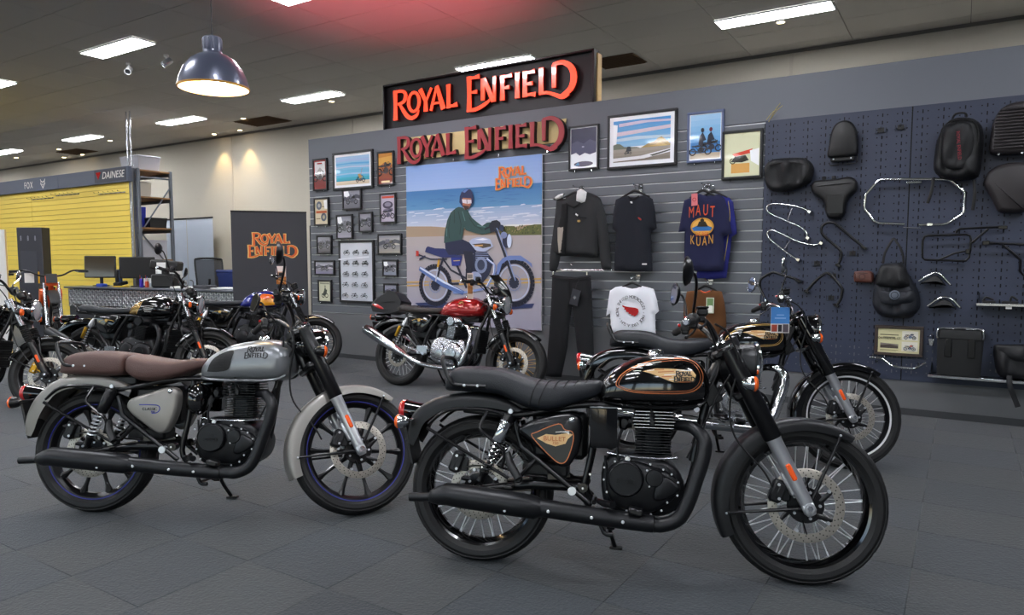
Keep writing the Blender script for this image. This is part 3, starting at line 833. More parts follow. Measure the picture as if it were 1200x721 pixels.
# ------------------------------------------------------------------ single-cylinder roadster (the three in front)
def moto_j(c, pos, head, lean, steer=0.0):
    root = thing('motorcycle', c['label'], 'motorcycle', (pos[0], pos[1], 0), (R(-lean), 0, R(head)), c.get('group'))
    S = steer_mx(R(steer)); I = M.Identity(4); dx = c.get('dx', 0.0)
    axf = (c.get('axf', 1.375), .330); rz = .322
    RW = M.Translation((.012, 0, rz)); FW = S @ M.Translation((axf[0], 0, axf[1]))
    if c['wheel'] == 'spoke':
        make_wheel(root, 'rear_wheel', .322, .243, .058, 'spoke', c['rim'], RW, disc_r=.13, singles=c['singles'], hub_m=BLK_SATIN)
        make_wheel(root, 'front_wheel', .333, .256, .050, 'spoke', c['rim'], FW, singles=c['singles'], hub_m=BLK_SATIN, stripe=c.get('stripe'))
    else:
        make_wheel(root, 'rear_wheel', .322, .243, .058, 'alloy', c['rim'], RW, disc_r=.13, stripe=BLUE_STR)
        make_wheel(root, 'front_wheel', .333, .256, .050, 'alloy', c['rim'], FW, stripe=BLUE_STR)
    # ---- fork, fender, lamps
    forks(root, S, axf[0], axf[1], 'J', c['slider'], c['forkup'])
    ff = fender(axf[0], axf[1], [(56,.345,.072,.03),(75,.350,.074,.045),(100,.352,.075,.05),(130,.358,.076,.062),(160,.364,.076,.066),(185,.366,.075,.06),(205,.362,.072,.05)], 'front_fender', c['fender_f'], root, S)
    st = MB()
    for s_ in (-1, 1):
        st.tube([(axf[0]+.02, s_*.088, axf[1]+.03), (axf[0]+.13, s_*.082, axf[1]+.285)], [.008,.006], 8)
        st.tube([(axf[0]-.02, s_*.086, axf[1]-.01), (axf[0]-.31, s_*.078, axf[1]-.045)], [.008,.006], 8)
    st.build('fender_stay', BLK_SATIN, ff)
    bolts(ff, [(axf[0]+.13, axf[1]+.29), (axf[0]-.315, axf[1]-.046)], -.084)
    caliper(root, (axf[0]-.115, axf[1]+.055), S, BLK_MATTE)
    b = MB(); hx, hz = axf[0]-.205, axf[1]+.565          # headlight nacelle
    hd = V((1, 0, -.04)).normalized(); hc = V((hx, 0, hz))
    b.lathe([(0,-.135),(.05,-.13),(.078,-.10),(.09,-.04),(.094,.0),(.098,.005)], hc, hd, 36)
    hl = b.build('headlight', c['nacelle'], root); hl.matrix_local = S
    MB().lathe([(.098,.005),(.103,.008),(.105,.016),(.101,.024),(.094,.026),(.09,.022)], hc, hd, 36).build('headlight_rim', c['lamp_rim'], hl)
    MB().lathe([(.092,.021),(.075,.032),(.04,.041),(0,.044)], hc, hd, 36).build('headlight_lens', GLASS, hl)
    MB().lathe([(.09,.018),(.05,-.02),(.0,-.04)], hc, hd, 28).build('reflector_bowl', CHROME, hl)
    b = MB()      # instrument casing on top of the nacelle with two pilot lamps
    tc = V((axf[0]-.315, 0, axf[1]+.648))
    b.lathe([(0,-.05),(.055,-.05),(.062,-.01),(.062,.012),(.055,.018),(.05,.014)], tc, AX, 28)
    b.box(tc+V((.01,0,-.03)), (.10,.19,.05), M.Rotation(-RAKE+.15, 3, 'Y'), ch=.018)
    ins = b.build('instrument_cluster', c['nacelle'], root); ins.matrix_local = S
    MB().lathe([(.05,.0145),(.0,.0145),(.0,.010),(.05,.010)], tc, AX, 24).build('speedometer_glass', GLASS, ins)
    MB().lathe([(.055,.017),(.060,.020),(.063,.016)], tc, AX, 28).build('speedometer_ring', CHROME, ins)
    for s_ in (-1, 1):
        signal(root, V((axf[0]-.225, s_*.185, axf[1]+.49)), 'turn_signal', c['signal'], (1,0,0), S=S, arm=V((axf[0]-.24, s_*.12, axf[1]+.49)))
        q = V((axf[0]-.30, s_*.10, axf[1]+.645)); o = MB().lathe([(0,-.008),(.012,-.008),(.014,0),(.010,.008),(0,.011)], q, AX, 14).build('fork_cap', CHROME, root); o.matrix_local = S
    bar = [(.872+c.get('bx',0), .365, 1.052), (.90+c.get('bx',0), .25, 1.068), (.955+c.get('bx',0), .17, 1.075), (1.0+c.get('bx',0), .10, 1.035), (1.02+c.get('bx',0), .05, 1.0)]
    controls(root, S, bar, c, None, c['bar'], (.0, 1.235), c['chrome_ctl'])
    cables(root, S, [[(1.0,-.17,1.06),(1.06,-.14,1.02),(1.10,-.13,.9),(1.07,-.10,.74),(1.09,-.1,.60),(1.2,-.1,.47),(1.24,-.09,.40)],
                     [(1.0,.17,1.06),(1.06,.12,1.0),(1.05,.06,.86),(.98,.05,.7),(.93,.05,.55)],
                     [(.96,-.2,1.07),(1.0,-.12,1.0),(1.03,-.09,.9),(.98,-.08,.78),(.90,-.08,.72),(.84,-.08,.69)],
                     [(1.05,-.06,.98),(1.08,-.085,.88),(1.03,-.075,.78),(.96,-.07,.62),(.9,-.06,.5)]])
    # ---- tank
    tb = body(c['tank'], 40, 44, .66, .72, .42); tk = tb.build('fuel_tank', c['tank_m'], root, 60); bv = bvh_of(tk); sf = surf(bv)
    t0, t1 = c['tank'][0], c['tank'][-1]; zt = max(t[2] for t in c['tank'])
    def seam(s_):
        b = MB(); pts = []
        for i in range(21):
            x = t0[0]+.012+(t1[0]-t0[0]-.03)*i/20; zb, z_, w = lerp_tab(sorted(cr(c['tank'], 6)), x); pts.append((x, s_*(w*.93), zb+.008))
        b.tube(pts, .007, 8); return b
    seam(-1).build('tank_seam', c.get('seam_m', c['tank_m']), tk); seam(1).build('tank_seam', c.get('seam_m', c['tank_m']), tk)
    capx = c.get('capx', .80); b = MB(); b.lathe([(0,.022),(.02,.022),(.031,.016),(.034,.006),(.036,-.004),(.036,-.02)], (capx, 0, zt), (0,0,1), 26); b.build('fuel_cap', CHROME, tk)
    c['deco'](root, tk, sf, bv)
    # ---- seats
    for nm, tab, mm in c['seats']:
        sb = body(tab, 28, 40, .55, .5, .45, c.get('seatmod')); so = sb.build(nm, mm, root, 60)
        if nm == 'seat':
            lo = min(tab)[0]; hi = max(tab)[0]
            if c.get('ribs'):
                tt = sorted(cr(tab, 6)); rb = MB()
                for i, x in enumerate((.27, .31, .35, .39, .43, .47)):
                    zb, z_, w = lerp_tab(tt, x); rb.tube([(x-.035, -w*.995, zb+.03), (x-.022, -w*1.0, zb+(z_-zb)*.55), (x, -w*.9, z_-.012), (x+.008, -w*.5, z_+.0005), (x+.010, 0, z_+.001), (x+.008, w*.5, z_+.0005), (x, w*.9, z_-.012), (x-.03, w*.99, zb+.03)], .0022, 6, k=3)
                rb.build('seat_stitching', GRIP, so)
    gr = MB()     # pillion grab rail
    g = c.get('rail_dx', 0); sx = .125
    gr.tube([(.04+g, -sx, .775), (-.08+g, -sx, .777), (-.118+g, -sx, .793), (-.155+g, -sx+.01, .86), (-.165+g, -sx+.03, .895), (-.175+g, 0, .90), (-.165+g, sx-.03, .895), (-.155+g, sx-.01, .86), (-.118+g, sx, .793), (-.08+g, sx, .777), (.04+g, sx, .775)], .0095, 10, k=4)
    go = gr.build('grab_rail', BLK_SATIN, root); bolts(go, [(-.055+g, .777), (.005+g, .777)], -sx-.009, r=.007)
    # ---- rear fender, tail lamp, number plate bracket
    rf = fender(.012, rz, c['rfend'], 'rear_fender', c['fender_r'], root)
    st = MB()
    for s_ in (-1, 1):
        st.tube([(-.225, s_*.105, .585), (.15, s_*.12, .385)], .0075, 8)
        st.tube([(-.22, s_*.095, .60), (-.13, s_*.11, .665), (.05, s_*.115, .672), (.16, s_*.11, .64)], .008, 8, k=4)
        st.tube([(.05, s_*.115, .67), (.02, s_*.135, .60), (.06, s_*.14, .56), (.13, s_*.14, .50), (.12, s_*.13, .43)], .0075, 8, k=4)
    st.build('rear_rack_tube', BLK_SATIN, root)
    tl = c['tail']; b = MB()
    b.tube([(tl[0]+.13, 0, tl[1]-.01), (tl[0]+.02, 0, tl[1])], [.034, .046], 20); to = b.build('tail_light', c['tail_m'], root)
    MB().lathe([(.047,0),(.047,.014),(.04,.026),(0,.032)], (tl[0]+.02, 0, tl[1]), (-1,0,0), 24).build('tail_lens', RED_LENS, to)
    for s_ in (-1, 1): signal(root, V((tl[0]+.03, s_*.13, tl[1]-.045)), 'turn_signal', c['signal'], (-1,0,0), arm=V((tl[0]+.10, s_*.04, tl[1]-.03)))
    b = MB(); b.box((tl[0]+.055, 0, tl[1]-.14), (.012,.15,.20), M.Rotation(-.25, 3, 'Y'), ch=.003); b.build('plate_holder', BLK_PLASTIC, root)
    # ---- side panels
    for s_ in (-1, 1):
        b = MB(); b.prism(cr(c['panel'], 3, True), s_*.085, s_*.145, .014); po = b.build('side_panel', c['panel_m'], root, 50)
        lk = c['lock']; MB().lathe([(0,s_*.006),(.008,s_*.006),(.012,s_*.003),(.013,-s_*.004)], (lk[0], s_*.146, lk[1]), (0,1,0), 16).build('panel_lock', CHROME, po)
        if s_ < 0: c['pdeco'](po)
    # ---- frame
    b = MB()
    both(lambda s_: b.tube([(1.0,s_*.03,.80),(.93,s_*.045,.72),(.80,s_*.05,.71),(.55,s_*.07,.71),(.40,s_*.085,.70),(.18,s_*.09,.655),(0,s_*.095,.665),(-.06,s_*.095,.67)], .014, 10, k=4))
    both(lambda s_: b.tube([(.52+dx,s_*.085,.70),(.50+dx,s_*.09,.50),(.47+dx,s_*.09,.34),(.50+dx,s_*.09,.28)], .014, 10, k=3))
    both(lambda s_: b.tube([(.17,s_*.105,.62),(.20,s_*.11,.52),(.30,s_*.115,.45),(.50,s_*.115,.295)], .012, 10))
    both(lambda s_: b.tube([(.27,s_*.115,.475),(.20,s_*.118,.395)], .010, 8))
    b.tube([(1.03,0,.87),(.99,0,.75),(.955,0,.60),(.93,0,.48)], .019, 12, k=3); b.tube([(1.04,0,.90),(.99,0,.80)], .03, 14)
    both(lambda s_: b.tube([(.97,s_*.02,.66),(.945,s_*.035,.50),(.91,s_*.045,.36),(.86,s_*.05,.27)], .012, 8, k=3))
    b.box((1.0,-.035,.77), (.07,.02,.09), M.Rotation(-.5, 3, 'Y'), ch=.005)
    b.build('frame', BLK_SATIN, root)
    b = MB(); both(lambda s_: b.tube([(.47,s_*.085,.36),(.25,s_*.092,.36),(.012,s_*.092,.325)], [.022,.020,.018], 10, flat=(1,.8)))
    both(lambda s_: b.cyl((.012,s_*.08,.323), (.012,s_*.112,.323), .022, n=18)); both(lambda s_: b.cyl((.47,s_*.08,.36),(.47,s_*.12,.36), .020, n=16))
    sa = b.build('swingarm', BLK_SATIN, root); bolts(sa, [(.012,.323),(.47,.36),(.5,.42)], -.122, m=ALU, r=.007, h=.008)
    for s_ in (-1, 1):     # shock absorbers
        p1 = V((.155, s_*.125, .672)); p0 = V((.035, s_*.125, .385)); b = MB(); d = (p1-p0).normalized()
        b.cyl(p0, p0+d*.31, .009, n=10); b.lathe([(0,-.02),(.017,-.02),(.017,.012),(.022,.02),(.022,.03),(0,.03)], p0, d, 16)
        b.lathe([(0,.165),(.025,.165),(.027,.17),(.027,.285),(.022,.295),(0,.295)], p0, d, 20, mi=0)
        so = b.build('shock_absorber', BLK_SATIN, root); MB().lathe([(.0275,.17),(.029,.172),(.029,.262),(.0275,.264)], p0, d, 22).build('shock_sleeve', c.get('sleeve', BLK_SATIN), so); b = MB(); spring(b, p0+d*.03, p0+d*.17, .022, .0042, 7); b.build('spring', c['spring'], so)
        MB().lathe([(0,-.004),(.010,-.004),(.012,.004),(0,.008)], p1+V((0,s_*.015,0)), (0,1,0), 8).build('shock_nut', BOLT, so)
    # ---- engine
    b = MB(); E_ = lambda l: [(x+dx, z) for x, z in l]
    case = cr(E_([(.545,.40),(.56,.30),(.62,.265),(.78,.255),(.86,.29),(.89,.36),(.88,.42),(.84,.47),(.74,.505),(.62,.51),(.56,.48)]), 4, True)
    b.prism(case, .0, -.105, .02); b.prism(case, .0, .12, .02); eg = b.build('engine', ENG_BLK, root, 50)
    cov = cr(E_([(.565,.40),(.575,.335),(.61,.295),(.66,.278),(.75,.275),(.80,.30),(.845,.335),(.87,.375),(.865,.405),(.83,.44),(.765,.462),(.67,.485),(.61,.475),(.575,.445)]), 4, True)
    b = MB(); b.prism(cov, -.09, -.140, .02); cv = b.build('engine_cover', c['eng_m'], eg, 50)
    b = MB(); b.lathe([(.074,.02),(.074,-.012),(.070,-.020),(.066,-.022),(.064,-.019),(.055,-.019),(.0,-.021)], (.648+dx,-.142,.412), (0,1,0), 40)
    b.lathe([(.036,.02),(.036,-.008),(.032,-.014),(.0,-.016)], (.765+dx,-.142,.42), (0,1,0), 28)
    b.prism(cr(E_([(.79,.43),(.86,.40),(.865,.37),(.80,.33),(.76,.34)]), 3, True), -.13, -.152, .012)
    b.build('clutch_cover', c['eng_m'], eg, 45)
    logo('two', .075, ENG_BLK, eg, 'cover_lettering', .001, fn=lambda x, z, d: (x, -.1615-d, z), center=(.648+dx, .412), step=.00012)
    bolts(eg, E_([(.559,.454),(.603,.481),(.661,.493),(.748,.475),(.801,.457),(.834,.439),(.86,.407),(.858,.355),(.818,.324),(.795,.290),(.753,.272),(.654,.281),(.593,.303),(.571,.353),(.558,.404),(.735,.45),(.795,.425),(.745,.385)]), -.143)
    b = MB(); cx = .76+dx     # cylinder barrel with separate cooling fins
    b.box((cx,0,.56), (.10,.11,.13), ch=.02); b.box((cx,0,.665), (.12,.13,.085), ch=.025); b.box((cx-.005,-.0,.71), (.10,.10,.05), ch=.02); b.build('cylinder', ENG_BLK, eg)
    fb = MB(); fe = MB()
    for i in range(10):
        z = .505+i*.0118; fb.box((cx,0,z), (.150,.17,.0045), ch=.001)
    for i in range(6):
        z = .622+i*.0135; w = .180-.006*abs(i-2); fb.box((cx+.002,0,z), (w,.19,.005), ch=.0015); fe.box((cx+.002,-.0955,z), (w-.006,.0016,.0030), ch=.0004); fe.box((cx+.002,.0955,z), (w-.006,.0016,.0030), ch=.0004)
    tag(fb.build('cooling_fins', ENG_BLK, eg), kind='stuff'); tag(fe.build('fin_edges', FINEDGE if c['fin_edge'] else ENG_BLK, eg), kind='stuff')
    b = MB(); b.box((cx-.005,-.098,.655), (.022,.012,.055), ch=.004); b.tube([(cx,-.10,.66),(cx-.01,-.12,.70),(cx-.02,-.08,.74)], .006, 8, k=3); b.build('spark_plug_cap', BLK_PLASTIC, eg)
    b = MB(); b.cyl((cx-.09,-.03,.64),(cx-.145,-.03,.635), .026, n=18); b.box((cx-.125,-.045,.635), (.04,.06,.06), ch=.012); b.cyl((cx-.12,-.07,.64),(cx-.12,-.09,.64), .014, n=12)
    b.tube([(cx-.13,-.09,.61),(cx-.15,-.11,.54),(cx-.14,-.11,.46),(cx-.15,-.1,.38)], .006, 8, k=4); b.tube([(cx-.2,-.11,.50),(cx-.19,-.115,.42),(cx-.16,-.11,.33)], .005, 8, k=4); b.build('throttle_body', ENG_BLK, eg)
    b = MB(); b.tube([(cx-.19,-.10,.51),(cx-.10,-.115,.50),(cx+.02,-.115,.497),(cx+.10,-.09,.50)], .005, 8, k=4); b.lathe([(0,-.01),(.011,-.01),(.013,.0),(.010,.012),(0,.014)], (cx-.105,-.13,.492), (0,1,0), 14); b.build('oil_line', ALU, eg)
    b = MB(); ax_ = c['airbox']
    if ax_ == 'box':
        sec = [(-.04,.0825)]+[(-.118-.018*cos(pi*t/16), .0825*cos(pi*t/8)) for t in range(0, 9)]+[(-.04,-.0825)]
        b.loft([[(.553+dx+ex_, y*(1 if k_ else .96), .613+z*(1 if k_ else .95)) for y, z in sec] for k_, ex_ in ((0,-.0575),(1,-.050),(1,.050),(0,.0575))]); b.box((.553+dx,-.09,.702), (.120,.098,.010), ch=.003)
    else:
        o_ = len(b.v); b.lathe([(0,-.062),(.018,-.060),(.036,-.053),(.050,-.041),(.059,-.024),(.063,0),(.060,.03),(.04,.035)], (0,0,0), (0,1,0), 28)
        b.xf(M.Translation((.585,-.085,.605)) @ M.Diagonal((.85,1,1.35,1)), o_); b.box((.575,-.05,.61), (.12,.08,.14), ch=.02)
    b.build('airbox_cover', BLK_GLOSS, root)
    for s_ in ((-1,) if False else (1,)):
        b = MB(); b.box((.553+dx,.085,.613), (.115,.09,.165), ch=.012); b.build('toolbox', BLK_GLOSS, root)
    # ---- exhaust
    b = MB(); e = dx
    b.tube([(cx+.085,-.035,.632),(cx+.125,-.09,.636),(.925+e,-.135,.628),(.962+e,-.162,.585),(.958+e,-.172,.52),(.93+e,-.18,.43),(.90+e,-.185,.34),(.862+e,-.188,.272),(.80+e,-.19,.242),(.74+e,-.19,.243),(.5,-.195,.262),(.28,-.20,.285)], [.021,.023,.026,.028,.029,.029,.029,.029,.029,.029,.029,.031], 18, k=5)
    ex = b.build('exhaust_pipe', c['exh'], root, 60)
    b = MB(); b.tube([(.76,-.19,.243),(.74,-.19,.2445),(.5,-.197,.264),(.30,-.202,.284),(.295,-.202,.285)], [.030,.0355,.0365,.0365,.030], 20, k=4); b.build('heat_shield', c['exh'], ex, 60)
    b = MB(); b.tube([(.335,-.200,.278),(.30,-.202,.282),(.28,-.204,.284),(.18,-.206,.295),(-.05,-.212,.316),(-.095,-.213,.320),(-.135,-.214,.310),(-.165,-.214,.305),(-.17,-.214,.304),(-.25,-.215,.300),(-.258,-.215,.2995),(-.256,-.215,.2995),(-.20,-.215,.303)], [.030,.038,.048,.051,.050,.047,.038,.026,.0195,.0185,.0185,.0150,.0150], 24)
    mf = b.build('muffler', c['exh'], root, 40); bolts(mf, [(.16,.272),(.34,.279)], -.247, r=.007); bolts(mf, [(.515,.262),(.64,.252)], -.233, r=.007)
    b = MB(); b.tube([(.30,-.11,.25),(.36,-.16,.245),(.52,-.17,.235)], .008, 8, k=3); b.box((.16,-.15,.355), (.035,.06,.012), ch=.003); b.build('exhaust_bracket', BLK_SATIN, root)
    # ---- foot controls
    b = MB(); b.tube([(.52+dx,-.1,.32),(.52+dx,-.16,.31)], .010, 8); b.tube([(.54+dx,-.15,.315),(.56+dx,-.19,.315),(.60+dx,-.24,.318)], [.012,.015,.015], 10); b.box((.69+dx,-.215,.295), (.06,.05,.028), M.Rotation(.2,3,'Y'), ch=.007); b.tube([(.60+dx,-.20,.275),(.65+dx,-.21,.275),(.69+dx,-.21,.29)], .008, 8); b.build('rider_footpeg', BLK_SATIN, root)
    b = MB(); b.tube([(.145,-.13,.49),(.165,-.165,.45),(.205,-.19,.395)], [.014,.018,.016], 12); b.box((.20,-.16,.39), (.03,.04,.03), ch=.006); b.build('pillion_footpeg', BLK_PLASTIC, root)
    b = MB(); b.tube([(.555+dx,.10,.24),(.58+dx,.17,.12),(.60+dx,.23,.045)], .010, 10); b.box((.605+dx,.235,.04), (.06,.04,.012), ch=.004); b.build('side_stand', BLK_SATIN, root)
    b = MB(); b.tube([(.53+dx,-.06,.24),(.56+dx,-.07,.17),(.60+dx,-.075,.165)], .010, 10, k=3); b.tube([(.53+dx,.06,.24),(.56+dx,.07,.17),(.60+dx,.075,.165)], .010, 10, k=3); b.tube([(.56+dx,-.07,.175),(.56+dx,.07,.175)], .009, 8); b.build('centre_stand', BLK_SATIN, root)
    caliper(root, (-.09, .44), None, BLK_MATTE)
    b = MB(); b.tube([(.05,.05,.345),(.40,.05,.385)], .006, 6); b.tube([(.05,.05,.295),(.40,.05,.33)], .006, 6); b.lathe([(.085,-.004),(.092,0),(.085,.004)], (.012,.05,.322), (0,1,0), 36); b.build('drive_chain', STEEL, root)
    b = MB(); b.tube([(.10,-.10,.43),(.22,-.105,.40),(.40,-.105,.39)], .005, 8); b.tube([(-.05,-.10,.42),(.03,-.11,.43),(.12,-.11,.40)], .004, 6, k=3); b.box((.34,-.105,.40), (.05,.02,.03), ch=.004); b.cyl((.425,-.10,.347),(.425,-.135,.347), .018, n=14, mi=1); b.build('rear_brake_linkage', [BLK_SATIN, BOLT], root)
    b = MB(); b.box((.36,0,.57), (.24,.14,.20), ch=.02); b.box((.30,0,.42), (.20,.12,.06), ch=.01); b.box((.10,0,.70), (.30,.15,.05), ch=.01); b.build('battery_tray', BLK_PLASTIC, root)
    return root
# ------------------------------------------------------------------ the three single-cylinder bikes
STRIPE = [(.603,.809),(.641,.857),(.74,.902),(.862,.917),(.922,.907),(.956,.865),(.956,.82),(.923,.784),(.848,.77),(.696,.769),(.619,.786)]
EAGLE = [(.71,.859),(.764,.872),(.817,.873),(.862,.871),(.915,.868),(.93,.849),(.922,.819),(.84,.816),(.817,.823),(.772,.841),(.741,.852)]
def inset(pts, d):
    cx = sum(p[0] for p in pts)/len(pts); cz = sum(p[1] for p in pts)/len(pts); return [(x+(cx-x)*d/max(.02, math.hypot(cx-x, cz-z)), z+(cz-z)*d/max(.02, math.hypot(cx-x, cz-z))) for x, z in pts]
def deco_winged(mstripe):
    def f(root, tk, sf, bv):
        for side in (-1, 1):
            s2 = surf(bv, side)
            decal_line(STRIPE, .006, mstripe, tk, 'pinstripe', s2); decal_line(inset(STRIPE, .011), .003, mstripe, tk, 'pinstripe', s2)
            decal_fill(EAGLE, CREAMDEC, tk, 'wing_badge', s2)
            s3 = surf(bv, side, .0018)
            for k, (x0, z0, x1, z1, m) in enumerate([(.745,.866,.80,.869,COPPER),(.775,.857,.84,.862,COPPER),(.80,.846,.85,.85,WHITEDEC),(.79,.838,.83,.84,COPPER),(.82,.828,.86,.83,WHITEDEC),(.85,.868,.91,.866,WHITEDEC),(.86,.818,.92,.821,COPPER),(.73,.861,.76,.866,WHITEDEC)]):
                decal_line([(x0,z0),((x0+x1)/2,(z0+z1)/2),(x1,z1)], .005, m, tk, 'wing_feather', s3, 3, False)
            for k in range(4): decal_line([(.665+.008*k,.872-.013*k),(.69,.874-.013*k),(.712-.006*k,.873-.012*k)], .004, WHITEDEC, tk, 'wing_feather', s3, 3, False)
            for k in range(3): decal_line([(.69+.03*k,.888+.004*k),(.73+.03*k,.893+.004*k)], .004, WHITEDEC, tk, 'wing_feather', s3, 3, False)
            c_ = (.884, .840)
            lg = logo('two', .088, BLACKDEC, tk, 'tank_lettering', .0002, fn=lambda x, z, d: surf(bv, side, .0030)(c_[0]+(x-c_[0])*(1 if side < 0 else -1), z, 0), center=c_, step=.00001, grow=.0008)
    return f
def pdeco_bullet(po):
    st = [(.253,.568),(.272,.589),(.364,.627),(.390,.604),(.423,.595),(.427,.556),(.406,.485),(.380,.462),(.341,.482)]
    sf = lambda x, z, d=0: (x, -.1462, z)
    decal_fill(st, INLAY, po, 'panel_inlay', lambda x, z: (x, -.1458, z), 3, .02)
    decal_line(st, .005, COPPER, po, 'pinstripe', sf, 4)
    decal_fill([(.273,.563),(.312,.582),(.352,.580),(.405,.590),(.426,.585),(.405,.565),(.395,.545),(.353,.532),(.313,.543)], CREAMDEC, po, 'wing_badge', lambda x, z: (x, -.1464, z))
    for k in range(3): decal_line([(.352+.02*k,.592+.003*k),(.41,.597-.006*k)], .004, WHITEDEC, po, 'wing_feather', lambda x, z: (x, -.1466, z), 2, False)
    text_obj('BULLET', .027, COPPER, po, 'lettering', (.348,-.1468,.563), sx=1.05); text_obj('350', .018, COPPER, po, 'lettering', (.352,-.1468,.545))
def pdeco_classic_dark(po):
    st = [(.253,.568),(.272,.589),(.364,.627),(.423,.610),(.427,.556),(.406,.485),(.380,.462),(.341,.482)]
    decal_line(st, .005, GOLDST, po, 'pinstripe', lambda x, z, d=0: (x, -.1462, z), 4)
def pdeco_classic(po):
    sf = lambda x, z, d=0: (x, -.1462, z)
    decal_line([(.306,.578),(.36,.578),(.405,.574),(.414,.555),(.400,.538),(.372,.534)], .006, BLUE_STR, po, 'panel_swoosh', sf, 4, False)
    text_obj('CLASSIC', .021, BLACKDEC, po, 'lettering', (.362,-.1466,.556)); text_obj('350', .014, BLUE_STR, po, 'lettering', (.378,-.1466,.542))
LT = [(0.589,0.723,0.75,0.06),(0.6,0.71,0.795,0.088),(0.65,0.702,0.843,0.115),(0.745,0.697,0.89,0.132),(0.85,0.696,0.911,0.138),(0.93,0.696,0.918,0.14),(1.0,0.702,0.91,0.134),(1.04,0.718,0.886,0.115),(1.058,0.738,0.855,0.09),(1.064,0.763,0.82,0.06)]
NT = [(0.525,0.73,0.77,0.05),(0.54,0.717,0.807,0.075),(0.586,0.71,0.866,0.105),(0.656,0.704,0.908,0.125),(0.741,0.702,0.93,0.137),(0.833,0.703,0.936,0.14),(0.908,0.709,0.926,0.134),(0.955,0.72,0.898,0.118),(0.982,0.74,0.862,0.095),(0.993,0.767,0.825,0.06)]
PAD = [(.627,.757),(.645,.803),(.677,.835),(.735,.861),(.772,.861),(.763,.81),(.748,.764),(.693,.751),(.634,.751)]
def deco_grey(root, tk, sf, bv):
    for side in (-1, 1):
        s2 = surf(bv, side, .003); PAD_ = [(x*.97+.034, z*.97+.02) for x, z in PAD]
        o = decal_fill(PAD_, BLK_RUBBER, tk, 'knee_pad', s2, 4, .01)
        for k in range(6):
            z = .768+.0135*k; x0 = .668+.0035*k*(k > 1)+.004*k; decal_line([(x0,z),(.71,z+.002),(.752+.003*k,z+.002)], .006, GRIP, o, 'knee_pad_rib', surf(bv, side, .006), 4, False)
        c_ = (.905, .848)
        logo('two', .125, BLACKDEC, tk, 'tank_lettering', .0002, fn=lambda x, z, d: surf(bv, side, .0015)(c_[0]+(x-c_[0])*(1 if side < 0 else -1), z, 0), center=c_, step=.00001, grow=.0008)
NP = [(.195,.605),(.238,.633),(.31,.655),(.389,.671),(.428,.669),(.455,.648),(.459,.571),(.445,.506),(.413,.453),(.381,.445),(.354,.457),(.274,.524),(.2,.579)]
LPN = [(.236,.575),(.257,.609),(.36,.642),(.448,.668),(.494,.65),(.503,.599),(.49,.526),(.456,.453),(.427,.431),(.389,.438),(.306,.496),(.252,.539)]
SEAT_N = [(-.155,.755,.782,.07),(-.145,.75,.82,.10),(-.10,.748,.858,.118),(0,.745,.863,.128),(.10,.735,.857,.135),(.17,.705,.838,.142),(.22,.685,.820,.15),(.30,.672,.808,.155),(.38,.690,.808,.145),(.45,.715,.812,.12),(.52,.745,.815,.09),(.545,.765,.805,.06)]
NFE = [(56,.40,.09,.02),(75,.415,.09,.05),(90,.42,.09,.06),(105,.432,.09,.065),(120,.450,.088,.07),(133,.455,.085,.075),(142,.430,.08,.07),(150,.405,.075,.05)]
base = dict(wheel='spoke', rim=BLK_SATIN, singles=False, slider=SILVER, forkup=BLK_SATIN, fender_f=BLK_MATTE, fender_r=BLK_MATTE, nacelle=BLK_MATTE, lamp_rim=CHROME, signal=BLK_SATIN, bar=BLK_SATIN,
    chrome_ctl=False, tank=NT, tank_m=BLK_GLOSS, seats=[('seat', SEAT_N, BLK_SOFT)], ribs=True, rfend=NFE, tail=(-.375,.655), tail_m=BLK_GLOSS, panel=NP, panel_m=BLK_SATIN, lock=(.42,.645), pdeco=pdeco_bullet,
    spring=CHROME, eng_m=ENG_BLK, airbox='box', exh=BLK_MATTE, fin_edge=True, deco=deco_winged(COPPER))
near_c = dict(base, sleeve=CHROME, rim=BLK_GLOSS, label='black motorcycle with copper pinstripes and matte black exhaust, nearest in front', singles=True, signal=CHROME, slider=SILVER, chrome_ctl=False, capx=.77)
moto_j(near_c, (-1.772, 2.506), 22.6, 9)
left_c = dict(base, label='matte grey motorcycle with brown split seat and blue-striped black wheels', wheel='alloy', slider=SILVER, fender_f=GREY_PAINT, fender_r=GREY_PAINT, signal=BLK_SATIN, lamp_rim=CHROME,
    tank=LT, tank_m=TANK_GREY, dx=.04, axf=1.395, bx=.02, capx=.90, panel=LPN, panel_m=GREY_PAINT, lock=(.465,.648), pdeco=pdeco_classic, fin_edge=False, airbox='round', deco=deco_grey, ribs=False, nacelle=BLK_GLOSS, tail=(-.40,.63), spring=BOLT,
    seats=[('pillion_seat', [(-.15,.738,.775,.08),(-.14,.732,.80,.11),(-.09,.727,.842,.13),(.03,.722,.857,.14),(.12,.722,.852,.142),(.17,.726,.846,.142),(.196,.730,.838,.136),(.205,.742,.818,.11)], BROWN_SEAT),
           ('seat', [(.209,.765,.79,.09),(.214,.745,.822,.125),(.235,.722,.838,.142),(.29,.698,.828,.155),(.357,.695,.817,.16),(.43,.708,.809,.15),(.50,.73,.811,.125),(.56,.755,.818,.095),(.598,.77,.812,.06)], BROWN_SEAT)],
    rfend=[(56,.405,.10,.02),(72,.410,.10,.05),(88,.408,.10,.06),(102,.415,.10,.065),(118,.425,.10,.07),(133,.418,.098,.08),(145,.405,.095,.08),(157,.385,.09,.07),(165,.362,.085,.04)])
moto_j(left_c, (-3.848, 1.91), 30.9, 8, 32)
